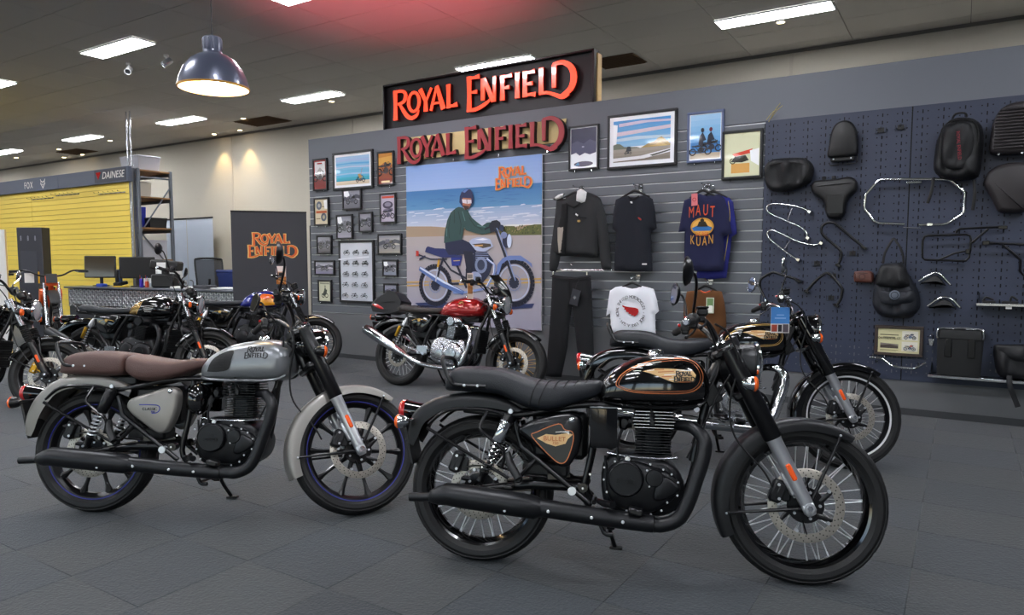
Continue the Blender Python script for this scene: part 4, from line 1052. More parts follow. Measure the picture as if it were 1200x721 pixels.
third_c = dict(base, label='black motorcycle with chrome exhaust and white-lined spoked wheel, parked before the pegboard', rim=BLK_SATIN, fender_f=BLK_GLOSS, fender_r=BLK_GLOSS, forkup=BLK_GLOSS, nacelle=BLK_GLOSS, signal=CHROME, chrome_ctl=2, bar=CHROME,
    deco=deco_winged(GOLDST), pdeco=pdeco_classic_dark, panel_m=BLK_GLOSS, exh=CHROME, eng_m=ENG_SIL, ribs=False, tail_m=CHROME, stripe=WHITE_STR)
moto_j(third_c, (-1.856, 4.435), 21.1, 8, 6)
# ------------------------------------------------------------------ the twin-cylinder bikes behind
def moto_t(c, pos, head, lean, steer=0.0):
    root = thing('motorcycle', c['label'], 'motorcycle', (pos[0], pos[1], 0), (R(-lean), 0, R(head)), c.get('group'))
    S = steer_mx(R(steer), V((1.02, 0, .90))); axf = (1.398, .328)
    RW = M.Translation((0, 0, .322)); FW = S @ M.Translation((axf[0], 0, axf[1]))
    make_wheel(root, 'rear_wheel', .322, .236, .060, c['wheel'], c['rim'], RW, disc_r=.12, hub_m=BLK_SATIN, tread=False)
    make_wheel(root, 'front_wheel', .328, .240, .052, c['wheel'], c['rim'], FW, disc_r=.155, hub_m=BLK_SATIN, spoke_m=c.get('spoke_m', STEEL), tread=False)
    forks(root, S, axf[0], axf[1], 'T', c['slider'], c['forkup'])
    ff = fender(axf[0], axf[1], [(48,.345,.066,.03),(80,.348,.068,.04),(110,.350,.068,.045),(140,.352,.068,.045),(158,.352,.066,.035)], 'front_fender', c['fender'], root, S)
    st = MB(); both(lambda s_: st.tube([(axf[0]-.06, s_*.085, axf[1]+.17), (axf[0]-.09, s_*.075, axf[1]+.335)], [.009,.007], 8)); both(lambda s_: st.tube([(axf[0]-.02, s_*.08, axf[1]+.0), (axf[0]-.30, s_*.07, axf[1]+.15)], .006, 8)); st.build('fender_stay', BLK_SATIN, ff)
    caliper(root, (axf[0]-.105, axf[1]+.06), S, c.get('cal', BLK_MATTE))
    # headlight on its brackets
    hc = V((1.235, 0, .905)); hd = V((1, 0, -.03)).normalized()
    hl = MB().lathe([(0,-.10),(.04,-.095),(.07,-.07),(.085,-.03),(.09,.0)], hc, hd, 32).build('headlight', c['lamp'], root); hl.matrix_local = S
    MB().lathe([(.09,0),(.097,.004),(.098,.016),(.092,.024),(.086,.02)], hc, hd, 32).build('headlight_rim', CHROME if c.get('chrome_rim', 1) else BLK_SATIN, hl)
    MB().lathe([(.088,.019),(.07,.03),(.04,.038),(0,.041)], hc, hd, 32).build('headlight_lens', GLASS, hl)
    MB().lathe([(.085,.016),(.05,-.02),(0,-.04)], hc, hd, 24).build('reflector_bowl', CHROME, hl)
    b = MB()
    for s_ in (-1, 1): b.tube([(1.13, s_*.10, .93), (1.18, s_*.10, .91), (1.235, s_*.088, .905)], [.014,.012,.010], 8, flat=(1,.5))
    o = b.build('headlight_bracket', c['forkup'], hl)
    ins = MB(); 
    for s_ in (-1, 1): ins.lathe([(0,-.04),(.034,-.038),(.042,-.01),(.042,.006),(.036,.008)], (1.135, s_*.055, 1.04), AX, 24)
    io = ins.build('instrument_cluster', BLK_SATIN, root); io.matrix_local = S
    for s_ in (-1, 1): MB().lathe([(.0365,.006),(.041,.012),(.044,.007)], (1.135, s_*.055, 1.04), AX, 24).build('instrument_ring', CHROME, io)
    for s_ in (-1, 1): signal(root, V((1.20, s_*.19, .86)), 'turn_signal', c['sig'], (1,0,0), S=S, arm=V((1.17, s_*.10, .88)))
    if c.get('screen'):
        b = MB(); rg = []
        for i in range(9):
            t = i/8; x = 1.30-.15*t*t-.02*t; z = .93+.27*t; w = .12*(1-.35*t)*sin(pi*min(1, .55+.45*(1-t*.6)))
            rg.append([(x-.09*(abs(y)**2), y*w*1.1, z) for y in (-1,-.75,-.5,-.25,0,.25,.5,.75,1)]+[(x-.005-.09*(abs(y)**2), y*w*1.1, z) for y in (1,.75,.5,.25,0,-.25,-.5,-.75,-1)])
        o = b.loft(rg).build('fly_screen', c['screen'], root); o.matrix_local = S
    bz = c.get('bar_z', 1.09)
    bar = [(.91, .38, bz), (.94, .27, bz+.012), (1.01, .16, bz+.02), (1.05, .09, bz-.045), (1.055, .04, bz-.07)]
    controls(root, S, bar, c, None, c['bar'], (.0, bz+.17) if c.get('mirrors', 1) else None, c['chrome_ctl'])
    cables(root, S, [[(1.0,-.2,bz),(1.12,-.15,bz-.03),(1.17,-.12,.95),(1.12,-.10,.8),(1.16,-.1,.62),(1.28,-.1,.45)], [(1.0,.2,bz),(1.1,.12,bz-.05),(1.08,.06,.86),(.98,.05,.7)], [(1.02,-.18,bz),(1.08,-.1,.98),(1.0,-.09,.84),(.92,-.07,.74)]])
    if c.get('clamp'):
        b = MB(); b.tube([V((1.04,-.09,1.0))-AX*.02, V((1.04,-.09,1.0))-AX*.10], .028, 14); b.build('fork_top', ALU, root).matrix_local = S
    # tank
    TT = [(.50,.775,.805,.05),(.515,.765,.835,.08),(.56,.757,.888,.11),(.64,.752,.938,.132),(.74,.750,.965,.142),(.83,.752,.974,.145),(.91,.758,.965,.141),(.97,.768,.938,.125),(1.005,.782,.898,.10),(1.02,.80,.86,.07)]
    tk = body(TT, 32, 40, .8, .72, .38).build('fuel_tank', c['tank_m'], root, 60); bv = bvh_of(tk)
    MB().lathe([(0,.018),(.025,.018),(.034,.012),(.038,.002),(.038,-.012)], (.80,0,.973), (0,0,1), 24).build('fuel_cap', CHROME, tk)
    for side in (-1, 1): c['deco'](tk, surf(bv, side), side)
    # seat
    ST = c.get('seat', [(-.13,.790,.815,.08),(-.12,.782,.845,.105),(-.06,.780,.872,.115),(.05,.780,.872,.12),(.15,.780,.860,.125),(.25,.778,.850,.13),(.35,.778,.846,.125),(.45,.782,.848,.105),(.51,.79,.850,.085),(.525,.80,.835,.07)])
    so = body(ST, 24, 36, .5, .5, .45).build('seat', c.get('seat_m', BLK_SOFT), root, 60)
    b = MB(); 
    for i in range(7):
        x = .02+.055*i; w = .122; b.tube([(x,-w,.80),(x,-w*.97,.83),(x,-w*.75,.860),(x,0,.862),(x,w*.75,.860),(x,w*.97,.83),(x,w,.80)], .002, 6, k=3)
    b.build('seat_piping', GRIP, so)
    if c.get('rail', 1):
        b = MB(); b.tube([(.05,-.13,.79),(-.05,-.135,.80),(-.10,-.13,.85),(-.17,-.10,.872),(-.19,0,.875),(-.17,.10,.872),(-.10,.13,.85),(-.05,.135,.80),(.05,.13,.79)], .009, 8, k=4); b.build('grab_rail', BLK_SATIN, root)
    rf = fender(0, .322, [(62,.385,.085,.03),(85,.40,.086,.05),(110,.42,.086,.055),(132,.45,.084,.055),(147,.47,.08,.04)], 'rear_fender', c['fender_r'], root)
    tl = (-.36, .72); b = MB(); b.tube([(tl[0]+.16,0,tl[1]+.02),(tl[0],0,tl[1])], [.03,.042], 18); to = b.build('tail_light', BLK_GLOSS, root)
    MB().lathe([(.043,0),(.043,.012),(.036,.022),(0,.028)], (tl[0],0,tl[1]), (-1,0,0), 22).build('tail_lens', RED_LENS, to)
    for s_ in (-1, 1): signal(root, V((tl[0]+.04, s_*.14, tl[1]-.01)), 'turn_signal', c['sig'], (-1,0,0), arm=V((tl[0]+.10, s_*.04, tl[1]-.01)))
    MB().box((tl[0]+.02,0,tl[1]-.14), (.012,.15,.19), M.Rotation(-.35,3,'Y'), ch=.003).build('plate_holder', BLK_PLASTIC, root)
    # side panels + frame
    for s_ in (-1, 1):
        b = MB(); b.prism(cr([(.13,.77),(.25,.775),(.42,.765),(.44,.72),(.36,.60),(.28,.575),(.20,.60),(.14,.68)], 3, True), s_*.07, s_*.125, .012); po = b.build('side_panel', c['panel_m'], root, 50)
        decal_line([(.20,.70),(.25,.715),(.33,.715),(.38,.70)], .006, c.get('pm', GOLDST), po, 'panel_badge', lambda x, z, d=0: (x, s_*.1262, z), 3, False)
        MB().lathe([(0,s_*.003),(.016,s_*.003),(.018,0)], (.285,s_*.126,.708), (0,1,0), 14).build('panel_emblem', c.get('pm', GOLDST), po)
    b = MB()
    both(lambda s_: b.tube([(1.03,s_*.03,.82),(.90,s_*.06,.755),(.55,s_*.085,.765),(.2,s_*.095,.775),(-.08,s_*.095,.79)], .014, 10, k=3))
    both(lambda s_: b.tube([(.52,s_*.09,.76),(.42,s_*.105,.60),(.37,s_*.11,.46),(.36,s_*.11,.32)], .017, 10, k=3))
    both(lambda s_: b.tube([(.10,s_*.10,.77),(.20,s_*.115,.58),(.34,s_*.12,.40)], .011, 8)); both(lambda s_: b.tube([(.14,s_*.12,.55),(.34,s_*.125,.38)], .008, 8))
    both(lambda s_: b.tube([(1.05,s_*.03,.80),(.99,s_*.075,.60),(.955,s_*.08,.42),(.90,s_*.08,.30),(.80,s_*.08,.25)], .016, 10, k=3))
    b.tube([(1.08,0,.90),(1.03,0,.78)], .03, 14); b.box((.62,0,.74), (.7,.10,.05), ch=.01)
    b.box((.28,0,.62), (.26,.12,.22), ch=.02)
    b.build('frame', BLK_SATIN, root)
    b = MB(); both(lambda s_: b.tube([(.38,s_*.09,.37),(.2,s_*.098,.35),(0,s_*.098,.322)], [.022,.019,.017], 10, flat=(1,.8))); both(lambda s_: b.cyl((0,s_*.085,.322), (0,s_*.118,.322), .018, n=14)); b.build('swingarm', BLK_SATIN, root)
    for s_ in (-1, 1):
        p1 = V((.13,s_*.13,.71)); p0 = V((.0,s_*.13,.395)); d = (p1-p0).normalized(); b = MB()
        b.cyl(p0, p0+d*.33, .010, n=10); b.lathe([(0,-.018),(.016,-.018),(.018,.0),(.022,.03),(0,.032)], p0, d, 14); b.lathe([(0,.27),(.026,.272),(.026,.30),(.017,.34),(.010,.36),(0,.36)], p0, d, 16)
        sh = b.build('shock_absorber', c.get('shock_m', SILVER), root); b = MB(); spring(b, p0+d*.03, p0+d*.26, .024, .0045, 9); b.build('spring', BLK_SATIN if c.get('bs', 1) else CHROME, sh)
        q = p0+d*.20+V((-.045,0,0)); b = MB(); b.lathe([(0,-.06),(.017,-.06),(.019,-.055),(.019,.055),(.017,.06),(0,.06)], q, d, 18); b.build('shock_reservoir', GOLD, sh)
    # engine
    em = c['eng_m']; b = MB(); case = cr([(.44,.42),(.45,.33),(.52,.275),(.66,.25),(.80,.255),(.87,.30),(.895,.37),(.88,.45),(.84,.53),(.70,.56),(.55,.55),(.47,.50)], 4, True)
    b.prism(case, 0, -.13, .03); b.prism(case, 0, .13, .03); eg = b.build('engine', em, root, 50)
    b = MB(); b.prism(cr([(.62,.40),(.66,.33),(.74,.29),(.83,.31),(.87,.37),(.85,.44),(.78,.49),(.69,.485)], 5, True), -.12, -.175, .025); b.prism(cr([(.48,.40),(.52,.33),(.60,.31),(.64,.36),(.62,.46),(.54,.49)], 4, True), -.12, -.155, .018); cv = b.build('engine_cover', c['cov_m'], eg, 50)
    MB().lathe([(.062,.01),(.062,-.006),(.056,-.012),(0,-.014)], (.745,-.175,.39), (0,1,0), 30).build('clutch_cover', c['cov_m'], eg)
    bolts(eg, [(.625,.42),(.665,.325),(.745,.28),(.835,.305),(.875,.375),(.855,.445),(.785,.495),(.69,.49),(.50,.34),(.61,.30),(.53,.49)], -.168)
    b = MB(); ca = R(8); rot = M.Rotation(ca, 3, 'Y'); cc = lambda t, y=0: V((.70+t*sin(ca), y, .53+t*cos(ca)))
    b.box(cc(.07), (.13,.30,.16), rot, ch=.02); b.box(cc(.185), (.17,.32,.09), rot, ch=.035); both(lambda s_: b.cyl(cc(.18)+V((-.02,s_*.10,0)), cc(.18)+V((-.02,s_*.172,0)), .042, n=20)); b.build('cylinder_head', c['head_m'], eg)
    fb = MB()
    for i in range(11): fb.box(cc(.005+i*.0125), (.175,.345,.0045), rot, ch=.001)
    tag(fb.build('cooling_fins', c.get('fin_m', c['head_m']), eg), kind='stuff')
    b = MB(); both(lambda s_: b.cyl((.60,s_*.06,.64), (.50,s_*.065,.665), .026, n=16)); b.box((.56,0,.66), (.07,.22,.07), ch=.015); b.build('throttle_body', BLK_SATIN, eg)
    b = MB(); b.box((.99,0,.52), (.035,.20,.24), M.Rotation(.12,3,'Y'), ch=.008)
    for i in range(10): b.box((.985+.0025*i,0,.42+.022*i), (.045,.19,.005), M.Rotation(.12,3,'Y'), ch=.001)
    b.build('oil_cooler', BLK_PLASTIC, root)
    for s_ in (-1, 1):
        b = MB(); b.tube([(.80,s_*.085,.665),(.87,s_*.11,.665),(.925,s_*.13,.61),(.935,s_*.14,.52),(.90,s_*.155,.39),(.86,s_*.165,.29),(.79,s_*.17,.240),(.68,s_*.175,.232),(.46,s_*.18,.245),(.30,s_*.185,.282),(.17,s_*.192,.345)], [.021,.023]+[.0235]*7+[.0235,.028], 16, k=5)
        ex = b.build('exhaust_pipe', c['pipe'], root, 60); MB().lathe([(.022,-.006),(.034,-.004),(.034,.006),(.022,.008)], (.815,s_*.088,.665), (1,s_*.3,0), 16).build('exhaust_flange', c['pipe'], ex)
        b = MB(); b.tube([(.20,s_*.19,.330),(.17,s_*.193,.346),(.10,s_*.197,.378),(0,s_*.203,.425),(-.2,s_*.212,.520),(-.29,s_*.216,.562),(-.335,s_*.218,.583),(-.34,s_*.218,.585),(-.335,s_*.218,.583),(-.28,s_*.216,.557)], [.028,.034,.043,.051,.057,.055,.049,.041,.036,.034], 20); b.build('muffler', c['muf'], root, 40)
        b = MB(); b.box((.36,s_*.135,.40), (.13,.012,.09), ch=.004); b.tube([(.34,s_*.14,.37),(.14,s_*.15,.43)], .010, 8); b.tube([(.40,s_*.13,.36),(.42,s_*.18,.36),(.44,s_*.23,.36)], [.011,.013,.014], 10); b.tube([(.10,s_*.15,.44),(.09,s_*.2,.42)], .012, 10)
        b.build('footpeg_bracket', c.get('peg_m', ALU), root)
    b = MB(); b.tube([(.40,.10,.24),(.43,.17,.12),(.45,.23,.045)], .010, 10); b.box((.455,.235,.04), (.06,.04,.012), ch=.004); b.build('side_stand', BLK_SATIN, root)
    b = MB(); b.tube([(.05,.06,.345),(.40,.06,.40)], .006, 6); b.tube([(.05,.06,.295),(.40,.06,.33)], .006, 6); b.build('drive_chain', STEEL, root)
    return root
def deco_red(tk, sf, side):
    MB().lathe([(0,-.004),(.022,-.003),(.026,.0)], V(sf(.80,.885)), (0,side,0.05), 20).build('tank_emblem', CREAMDEC, tk); MB().lathe([(.026,-.002),(.030,.002),(.032,-.001)], V(sf(.80,.885)), (0,side,0.05), 20).build('tank_emblem_ring', GOLDST, tk)
def deco_gold(tk, sf, side):
    decal_fill([(.525,.79),(.55,.835),(.60,.875),(.665,.90),(.70,.905),(.69,.86),(.665,.82),(.64,.782),(.58,.778)], GOLD_T, tk, 'gold_panel', sf, 3, .012)
    decal_line([(.64,.782),(.665,.82),(.69,.86),(.70,.905),(.71,.93)], .006, CREAMDEC, tk, 'pinstripe', lambda x, z: sf(x, z, .0006), 3, False)
    for k in range(4): decal_line([(.72+.01*k,.86-.018*k),(.78,.865-.018*k),(.86-.01*k,.862-.018*k)], .005, WHITEDEC, tk, 'wing_badge', sf, 3, False)
def deco_blue(tk, sf, side):
    decal_fill([(.76,.785),(.90,.785),(.965,.80),(.985,.84),(.96,.885),(.90,.915),(.80,.925),(.77,.90),(.762,.84)], YEL_T, tk, 'tank_panel', sf, 3, .012)
    decal_fill([(.775,.86),(.90,.87),(.965,.865),(.95,.890),(.90,.912),(.80,.92),(.775,.905)], ORANGE, tk, 'orange_band', lambda x, z: sf(x, z, .0006), 2, .012)
    logo('two', .075, RED_LENS, tk, 'tank_lettering', .0002, fn=lambda x, z, d: sf(.865+(x-.865)*(1 if side < 0 else -1), z, .0012), center=(.865,.862), step=.00001)
def deco_none(tk, sf, side): pass
tb = dict(wheel='spoke', rim=BLK_SATIN, slider=BLK_SATIN, forkup=ALU, fender=BLK_GLOSS, fender_r=BLK_GLOSS, lamp=BLK_GLOSS, sig=BLK_SATIN, bar=BLK_SATIN, chrome_ctl=False, tank_m=BLK_GLOSS, panel_m=BLK_GLOSS, eng_m=ENG_BLK, cov_m=ENG_BLK, head_m=ENG_BLK, pipe=BLK_MATTE, muf=BLK_MATTE, deco=deco_none)
moto_t(dict(tb, label='red-tanked motorcycle with polished engine and upswept chrome mufflers, before the beach poster', tank_m=RED_T, deco=deco_red, eng_m=ENG_SIL, cov_m=ENG_SIL, head_m=ENG_SIL, pipe=CHROME, muf=CHROME, rim=BLK_SATIN, spoke_m=GOLDST,
    screen=BLK_GLOSS, lamp=CHROME, chrome_ctl=0, bar_z=1.08, mirrors=0, fin_m=ENG_BLK, seat_m=mat('dark_brown_seat', '2C2624', .5, bump=.2, bscale=250), rail=0), (-5.06, 5.70), 4.0, 9, 4)
moto_t(dict(tb, label='black and gold tanked motorcycle with cast wheels, behind the brown-seated grey motorcycle', wheel='alloy', deco=deco_gold, clamp=1, chrome_ctl=0, bar_z=1.17, mirrors=1, cov_m=ENG_BLK, screen=None), (-7.715, 3.834), 19.6, 8, 22)
moto_t(dict(tb, label='motorcycle with blue and yellow-orange tank and small fly screen, third in the left row', wheel='spoke', tank_m=BLUE_T, deco=deco_blue, lamp=CHROME, chrome_ctl=2, seat_m=BLK_SOFT), (-7.83, 5.19), 35.5, 8, 10)
moto_t(dict(tb, label='black spoked-wheel motorcycle cut by the left edge of the picture', wheel='spoke', forkup=ALU, clamp=1, bar_z=1.12, chrome_ctl=2, cal=GOLD), (-7.88, 2.20), 35.0, 8, 12)
# =================================================================== SIGNS, PICTURES AND STOCK ON THE DISPLAY WALL
def wp(x, z, Y): return (x*Y/YD, 1.33+(z-1.33)*Y/YD)      # keeps a traced wall position when the thing stands proud of the wall
# ---- illuminated sign box on top of the wall
t = thing('illuminated_sign', 'black sign box with glowing orange-red lettering standing on top of the wall', 'sign', (-4.88, 7.03, 3.02))
MB().box((0, .03, .275), (2.96, .10, .55), ch=.004).build('sign_box', mat('sign_black', '0B0B10', .5), t)
b = MB()
for x in (-1.485, 1.485): b.box((x, -.02, .275), (.025, .12, .555), ch=.003)
b.box((0, -.02, .545), (2.99, .12, .02), ch=.003); b.build('sign_rim', BLK_SATIN, t)
MB().box((1.505, .03, .26), (.016, .10, .52), ch=.002).build('side_board', mat('raw_plywood', 'C9A66C', .6, var=.1, bscale=14), t)
NEON = mat('lit_letter_face', 'E8452A', .18, 0, coat=.8, emit='F0442A', es=1.15)
RETURN_DK = mat('letter_return', '5A1412', .4)  # dark red sides of the sign letters
logo('line', 2.63, RETURN_DK, t, 'letter_return', .042, center=(-.01, .265), step=.0005).location = (0, -.02, 0)
l_ = logo('line', 2.63, NEON, t, 'sign_lettering', .004, center=(-.01, .265), step=.0003); l_.location = (0, -.0715, 0)
# ---- carved red letters on a pale backing board
t = thing('letter_sign', 'dark red cut-out letters on a cream board above the beach poster', 'sign', (-4.88, YD-.015, 2.70))
CRM = mat('cream_backing', 'D8C48C', .6, var=.04); MB().prism([(-1.20,-.115),(1.14,-.07),(1.18,.175),(-1.20,.175)], 0, -.012, .002).build('backing_board', CRM, t)
logo('line', 2.40, mat('dark_red_letter', 'A02A33', .45), t, 'sign_lettering', .004, center=(.0, .005), step=.0003).location = (0,-.066,0)
logo('line', 2.40, mat('letter_black_return', '241414', .6), t, 'letter_edge', .045, center=(0, .005), step=.0004, grow=.003).location = (0,-.012,0)  # black returns behind the red letter faces
b = MB()
for x in (-.95, -.35, .3, .95): b.box((x, -.01, -.150), (.016,.02,.04), ch=.002)
b.build('mounting_clip', CHROME, t)
for ch_ in []: pass
# ---- big beach poster
PX0, PX1, PZ0, PZ1 = -5.98, -4.0, .545, 2.52
t = thing('poster', 'large beach poster of a rider in green jacket on a silver motorcycle', 'poster', ((PX0+PX1)/2, YD-.026, (PZ0+PZ1)/2))
W_, H_ = PX1-PX0, PZ1-PZ0; MB().box((0, .004, 0), (W_, .012, H_), ch=.002).build('board', WHITE, t)
p = Print(W_, H_, .0001); p.grad(0, .84, 1, 1, '9DB6E2', '86A6DC', 8); p.grad(0, .715, 1, .84, '5E93BE', '3F77B0', 12); p.grad(0, .61, 1, .72, 'C4CBDD', '8FA9CC', 8)
random.seed(3)
for k in range(40): x = random.random(); z = .62+.1*random.random(); w_ = .03+.1*random.random(); p.poly([(x, z), (min(1, x+w_), z+.003), (min(1, x+w_*.8), z+.008), (x+.01, z+.006)], 'D2D8E6')
for k in range(26): x = random.random()*.9; z = .74+.09*random.random(); p.poly([(x, z), (min(1, x+.08), z+.001), (x+.04, z+.004)], '3A6EA6')
p.poly([(0,.55),(1,.55),(1,.60),(.9,.605),(.75,.59),(.6,.595),(.4,.60),(.2,.615),(0,.62)], 'A58F78'); p.grad(0, 0, 1, .552, 'A2A0B2', 'B0A7A6', 10)
p.poly([(.709,.56),(.72,.584),(.756,.603),(.818,.601),(.84,.575),(.864,.58),(.9,.6),(.955,.607),(1,.606),(1,.546),(.725,.548)], '5F6436')
for k in range(60): x = .71+.28*random.random(); z = .552+.045*random.random(); p.poly([(x,z),(x+.012,z+.004),(x+.006,z+.012)], random.choice(['7C7A44','4A5230','8A8050','3E4A2C']))
p.line([(0,.262),(1,.298)], .009, 'C9A45C'); p.line([(0,.240),(1,.278)], .009, 'C9A45C')
p.poly([(.068,.13),(.3,.145),(.5,.12),(.956,.155),(.94,.13),(.6,.098),(.124,.098)], '2A3560')
for cx_, cz_, r_ in ((.234,.247,.118),(.818,.272,.126)):
    p.ring(cx_, cz_, r_, .030, '14162A', 36); p.ring(cx_, cz_, r_-.024, .007, 'C4CEE6', 36); p.ell(cx_, cz_, .035, .035, '20253C', 20); p.ring(cx_, cz_, .045, .008, '8E97B4', 20)
    for k in range(12): a = pi*k/6; p.line([(cx_+.03*cos(a), cz_+.03*sin(a)), (cx_+(r_-.028)*cos(a+.15), cz_+(r_-.028)*sin(a+.15))], .0025, '9AA2BC')
p.line([(.377,.427),(.478,.234)], .016, '181B30'); p.line([(.30,.41),(.359,.343),(.546,.263)], .012, '181B30'); p.line([(.30,.42),(.234,.25),(.42,.26)], .014, '1A1E34')
p.poly([(.547,.453),(.628,.452),(.677,.399),(.644,.318),(.60,.27),(.50,.27),(.47,.344),(.50,.42)], '1E243E'); p.ell(.585,.375,.045,.05,'7C88A8',18); p.ell(.585,.375,.028,.032,'30384F',14)
for k in range(5): p.line([(.545,.41+.012*k),(.64,.408+.012*k)], .004, '8C97B8')
p.ell(.54,.30,.05,.035,'98A4C4',18); p.line([(.628,.412),(.685,.375),(.68,.32),(.62,.235),(.45,.205),(.375,.204)], .013, '7F95CC'); p.line([(.628,.415),(.68,.38),(.676,.33),(.62,.243)], .005, 'E4EAF8')
p.poly([(.104,.340),(.112,.365),(.15,.352),(.30,.275),(.461,.215),(.45,.190),(.30,.235)], '5A74B0'); p.poly([(.112,.352),(.116,.362),(.3,.278),(.45,.212),(.3,.262)], 'D8E4FA')
p.poly([(.36,.425),(.446,.425),(.428,.371),(.368,.368)], '26348C'); p.line([(.38,.40),(.43,.402)], .005, 'C8A860')
p.poly([(.156,.456),(.165,.48),(.178,.491),(.24,.478),(.308,.476),(.377,.44),(.446,.433),(.44,.42),(.29,.42)], '232C62'); p.line([(.263,.399),(.24,.27)], .010, 'B8BED0'); p.line([(.268,.415),(.258,.36)], .016, 'C4922E')
p.line([(.10,.44),(.20,.41),(.33,.41)], .008, '1C2038'); p.poly([(.083,.43),(.083,.465),(.105,.462),(.105,.43)], 'C03028'); p.line([(.11,.41),(.16,.43)], .012, '2A2E48')
p.poly([(.314,.524),(.446,.532),(.547,.492),(.558,.465),(.54,.446),(.50,.435),(.446,.44),(.343,.436),(.318,.47)], '1B2040'); p.poly([(.455,.46),(.525,.455),(.535,.37),(.50,.285),(.47,.30),(.475,.36)], '161A30'); p.poly([(.475,.315),(.50,.295),(.56,.268),(.56,.255),(.48,.258)], '15161E')
p.poly([(.497,.515),(.52,.532),(.56,.54),(.61,.54),(.653,.528),(.674,.485),(.612,.453),(.547,.463)], 'AEBAD6'); p.poly([(.52,.50),(.60,.505),(.655,.50),(.66,.485),(.60,.475)], '4A4038'); p.poly([(.54,.527),(.60,.535),(.64,.527),(.60,.522)], 'EEF2FC'); p.line([(.54,.49),(.60,.492)], .008, 'C89A5C')
p.poly([(.422,.727),(.45,.722),(.49,.704),(.505,.68),(.523,.656),(.56,.63),(.596,.607),(.629,.626),(.665,.628),(.701,.617),(.706,.584),(.66,.565),(.596,.557),(.55,.565),(.514,.575),(.475,.585),(.464,.603),(.452,.56),(.446,.529),(.308,.51),(.31,.55),(.318,.593),(.335,.65),(.362,.695),(.40,.72)], '2C4A48')
for q in ([(.36,.68),(.345,.6),(.35,.54)], [(.42,.70),(.44,.62),(.43,.56)], [(.50,.66),(.54,.61),(.60,.585)], [(.39,.71),(.39,.63)]): p.line(q, .006, '1E3636')
for q in ([(.45,.70),(.47,.64)], [(.56,.61),(.62,.60)], [(.33,.6),(.33,.55)]): p.line(q, .006, '4E7270')
p.poly([(.655,.565),(.70,.575),(.73,.60),(.725,.625),(.70,.64),(.665,.635),(.645,.61)], '15182A')
p.poly([(.428,.754),(.432,.79),(.445,.815),(.485,.836),(.515,.825),(.531,.79),(.531,.75),(.515,.73),(.498,.717),(.456,.722)], '232A52'); p.poly([(.45,.815),(.48,.832),(.50,.83),(.47,.81)], '5C78B8'); p.poly([(.452,.78),(.517,.775),(.513,.735),(.495,.712),(.468,.708),(.453,.735)], 'A8684C')
p.poly([(.455,.735),(.50,.728),(.508,.74),(.495,.712),(.472,.706)], '3A2420'); p.poly([(.448,.772),(.518,.765),(.520,.745),(.49,.742),(.452,.75)], 'D8D2DA'); p.line([(.484,.77),(.486,.744)], .004, '3A2420')
p.line([(.685,.598),(.75,.45),(.818,.281)], .016, '1C2234'); p.line([(.70,.595),(.765,.45),(.83,.285)], .007, '8FA0CC'); p.poly([(.695,.319),(.705,.379),(.74,.415),(.787,.430),(.865,.430),(.94,.385),(.945,.36),(.90,.395),(.83,.405),(.77,.402),(.735,.38),(.716,.32)], '6C82BA')
p.line([(.613,.586),(.65,.60),(.70,.60),(.756,.56)], .010, '16182A'); p.ell(.735,.592,.016,.018,'2A3150',14); p.ell(.770,.517,.030,.042,'252A44',20); p.ell(.788,.515,.016,.040,'C6D2EA',18); p.ell(.75,.55,.022,.02,'7F8CB4',14)
p.build('print', PR, t, smooth=False).location = (0, -.0025, 0)
LOGO_OR = mat('poster_logo_orange', 'E0602A', .5); LOGO_YE = mat('poster_logo_outline', 'E8B25A', .5)
logo('two', .50, LOGO_YE, t, 'poster_lettering_outline', .0155, center=((.815-.5)*W_, (.878-.5)*H_), step=.00003, grow=.005); logo('two', .49, LOGO_OR, t, 'poster_lettering', .0170, center=((.815-.5)*W_, (.878-.5)*H_), step=.00005)
# ---- framed pictures
FRB = mat('black_picture_frame', '19191C', .35); FRBL = mat('blue_grey_picture_frame', '5A6688', .4); FRW = mat('walnut_frame', '3E322C', .45, var=.1)
def picture(lab, x0, z1, x1, z0, art, fm=FRB, fw=.022, mount=None, dp=.032, grp='framed pictures on the slat wall', tilt=0, mg=.0):
    Yp = YD-dp; (a0, c1), (a1, c0) = wp(x0, z1, Yp), wp(x1, z0, Yp); a1 -= .012; w, h = a1-a0, c1-c0
    t = thing('picture_frame', lab, 'picture', ((a0+a1)/2, Yp, (c0+c1)/2), (0, R(tilt), 0), grp)
    for nm, c_, d_ in (('frame_rail', (0,dp/2,h/2-fw/2), (w,dp,fw)), ('frame_rail', (0,dp/2,-h/2+fw/2), (w,dp,fw)), ('frame_stile', (-w/2+fw/2,dp/2,0), (fw,dp,h-2*fw)), ('frame_stile', (w/2-fw/2,dp/2,0), (fw,dp,h-2*fw))):
        MB().box(c_, d_, ch=.003).build(nm, fm, t)
    iw, ih = w-2*fw, h-2*fw; p = Print(iw, ih); p.rect(0, 0, 1, 1, mount or 'F0F0F0')
    if mg:
        q = Print(iw*(1-2*mg), ih*(1-2*mg*iw/ih)); q.k = 2; art(q); p.v += q.v and []; o = len(p.v); p.v += q.v; p.f += [[i+o for i in f] for f in q.f]; p.m += q.m; p.c += q.c
    else: art(p)
    po = p.build('print', PRG, t, smooth=False); po.location = (0, .012, 0)
    MB().box((0, .016, 0), (iw+.005, .006, ih+.005), ch=0).build('backing', FRB, t)
    for s_ in (-.28, .28): MB().box((s_*w, dp*.45, -h/2-.011), (.007,.02,.022), ch=.001).build('wall_clip', CHROME, t)
    return t
rnd = random.Random(11)
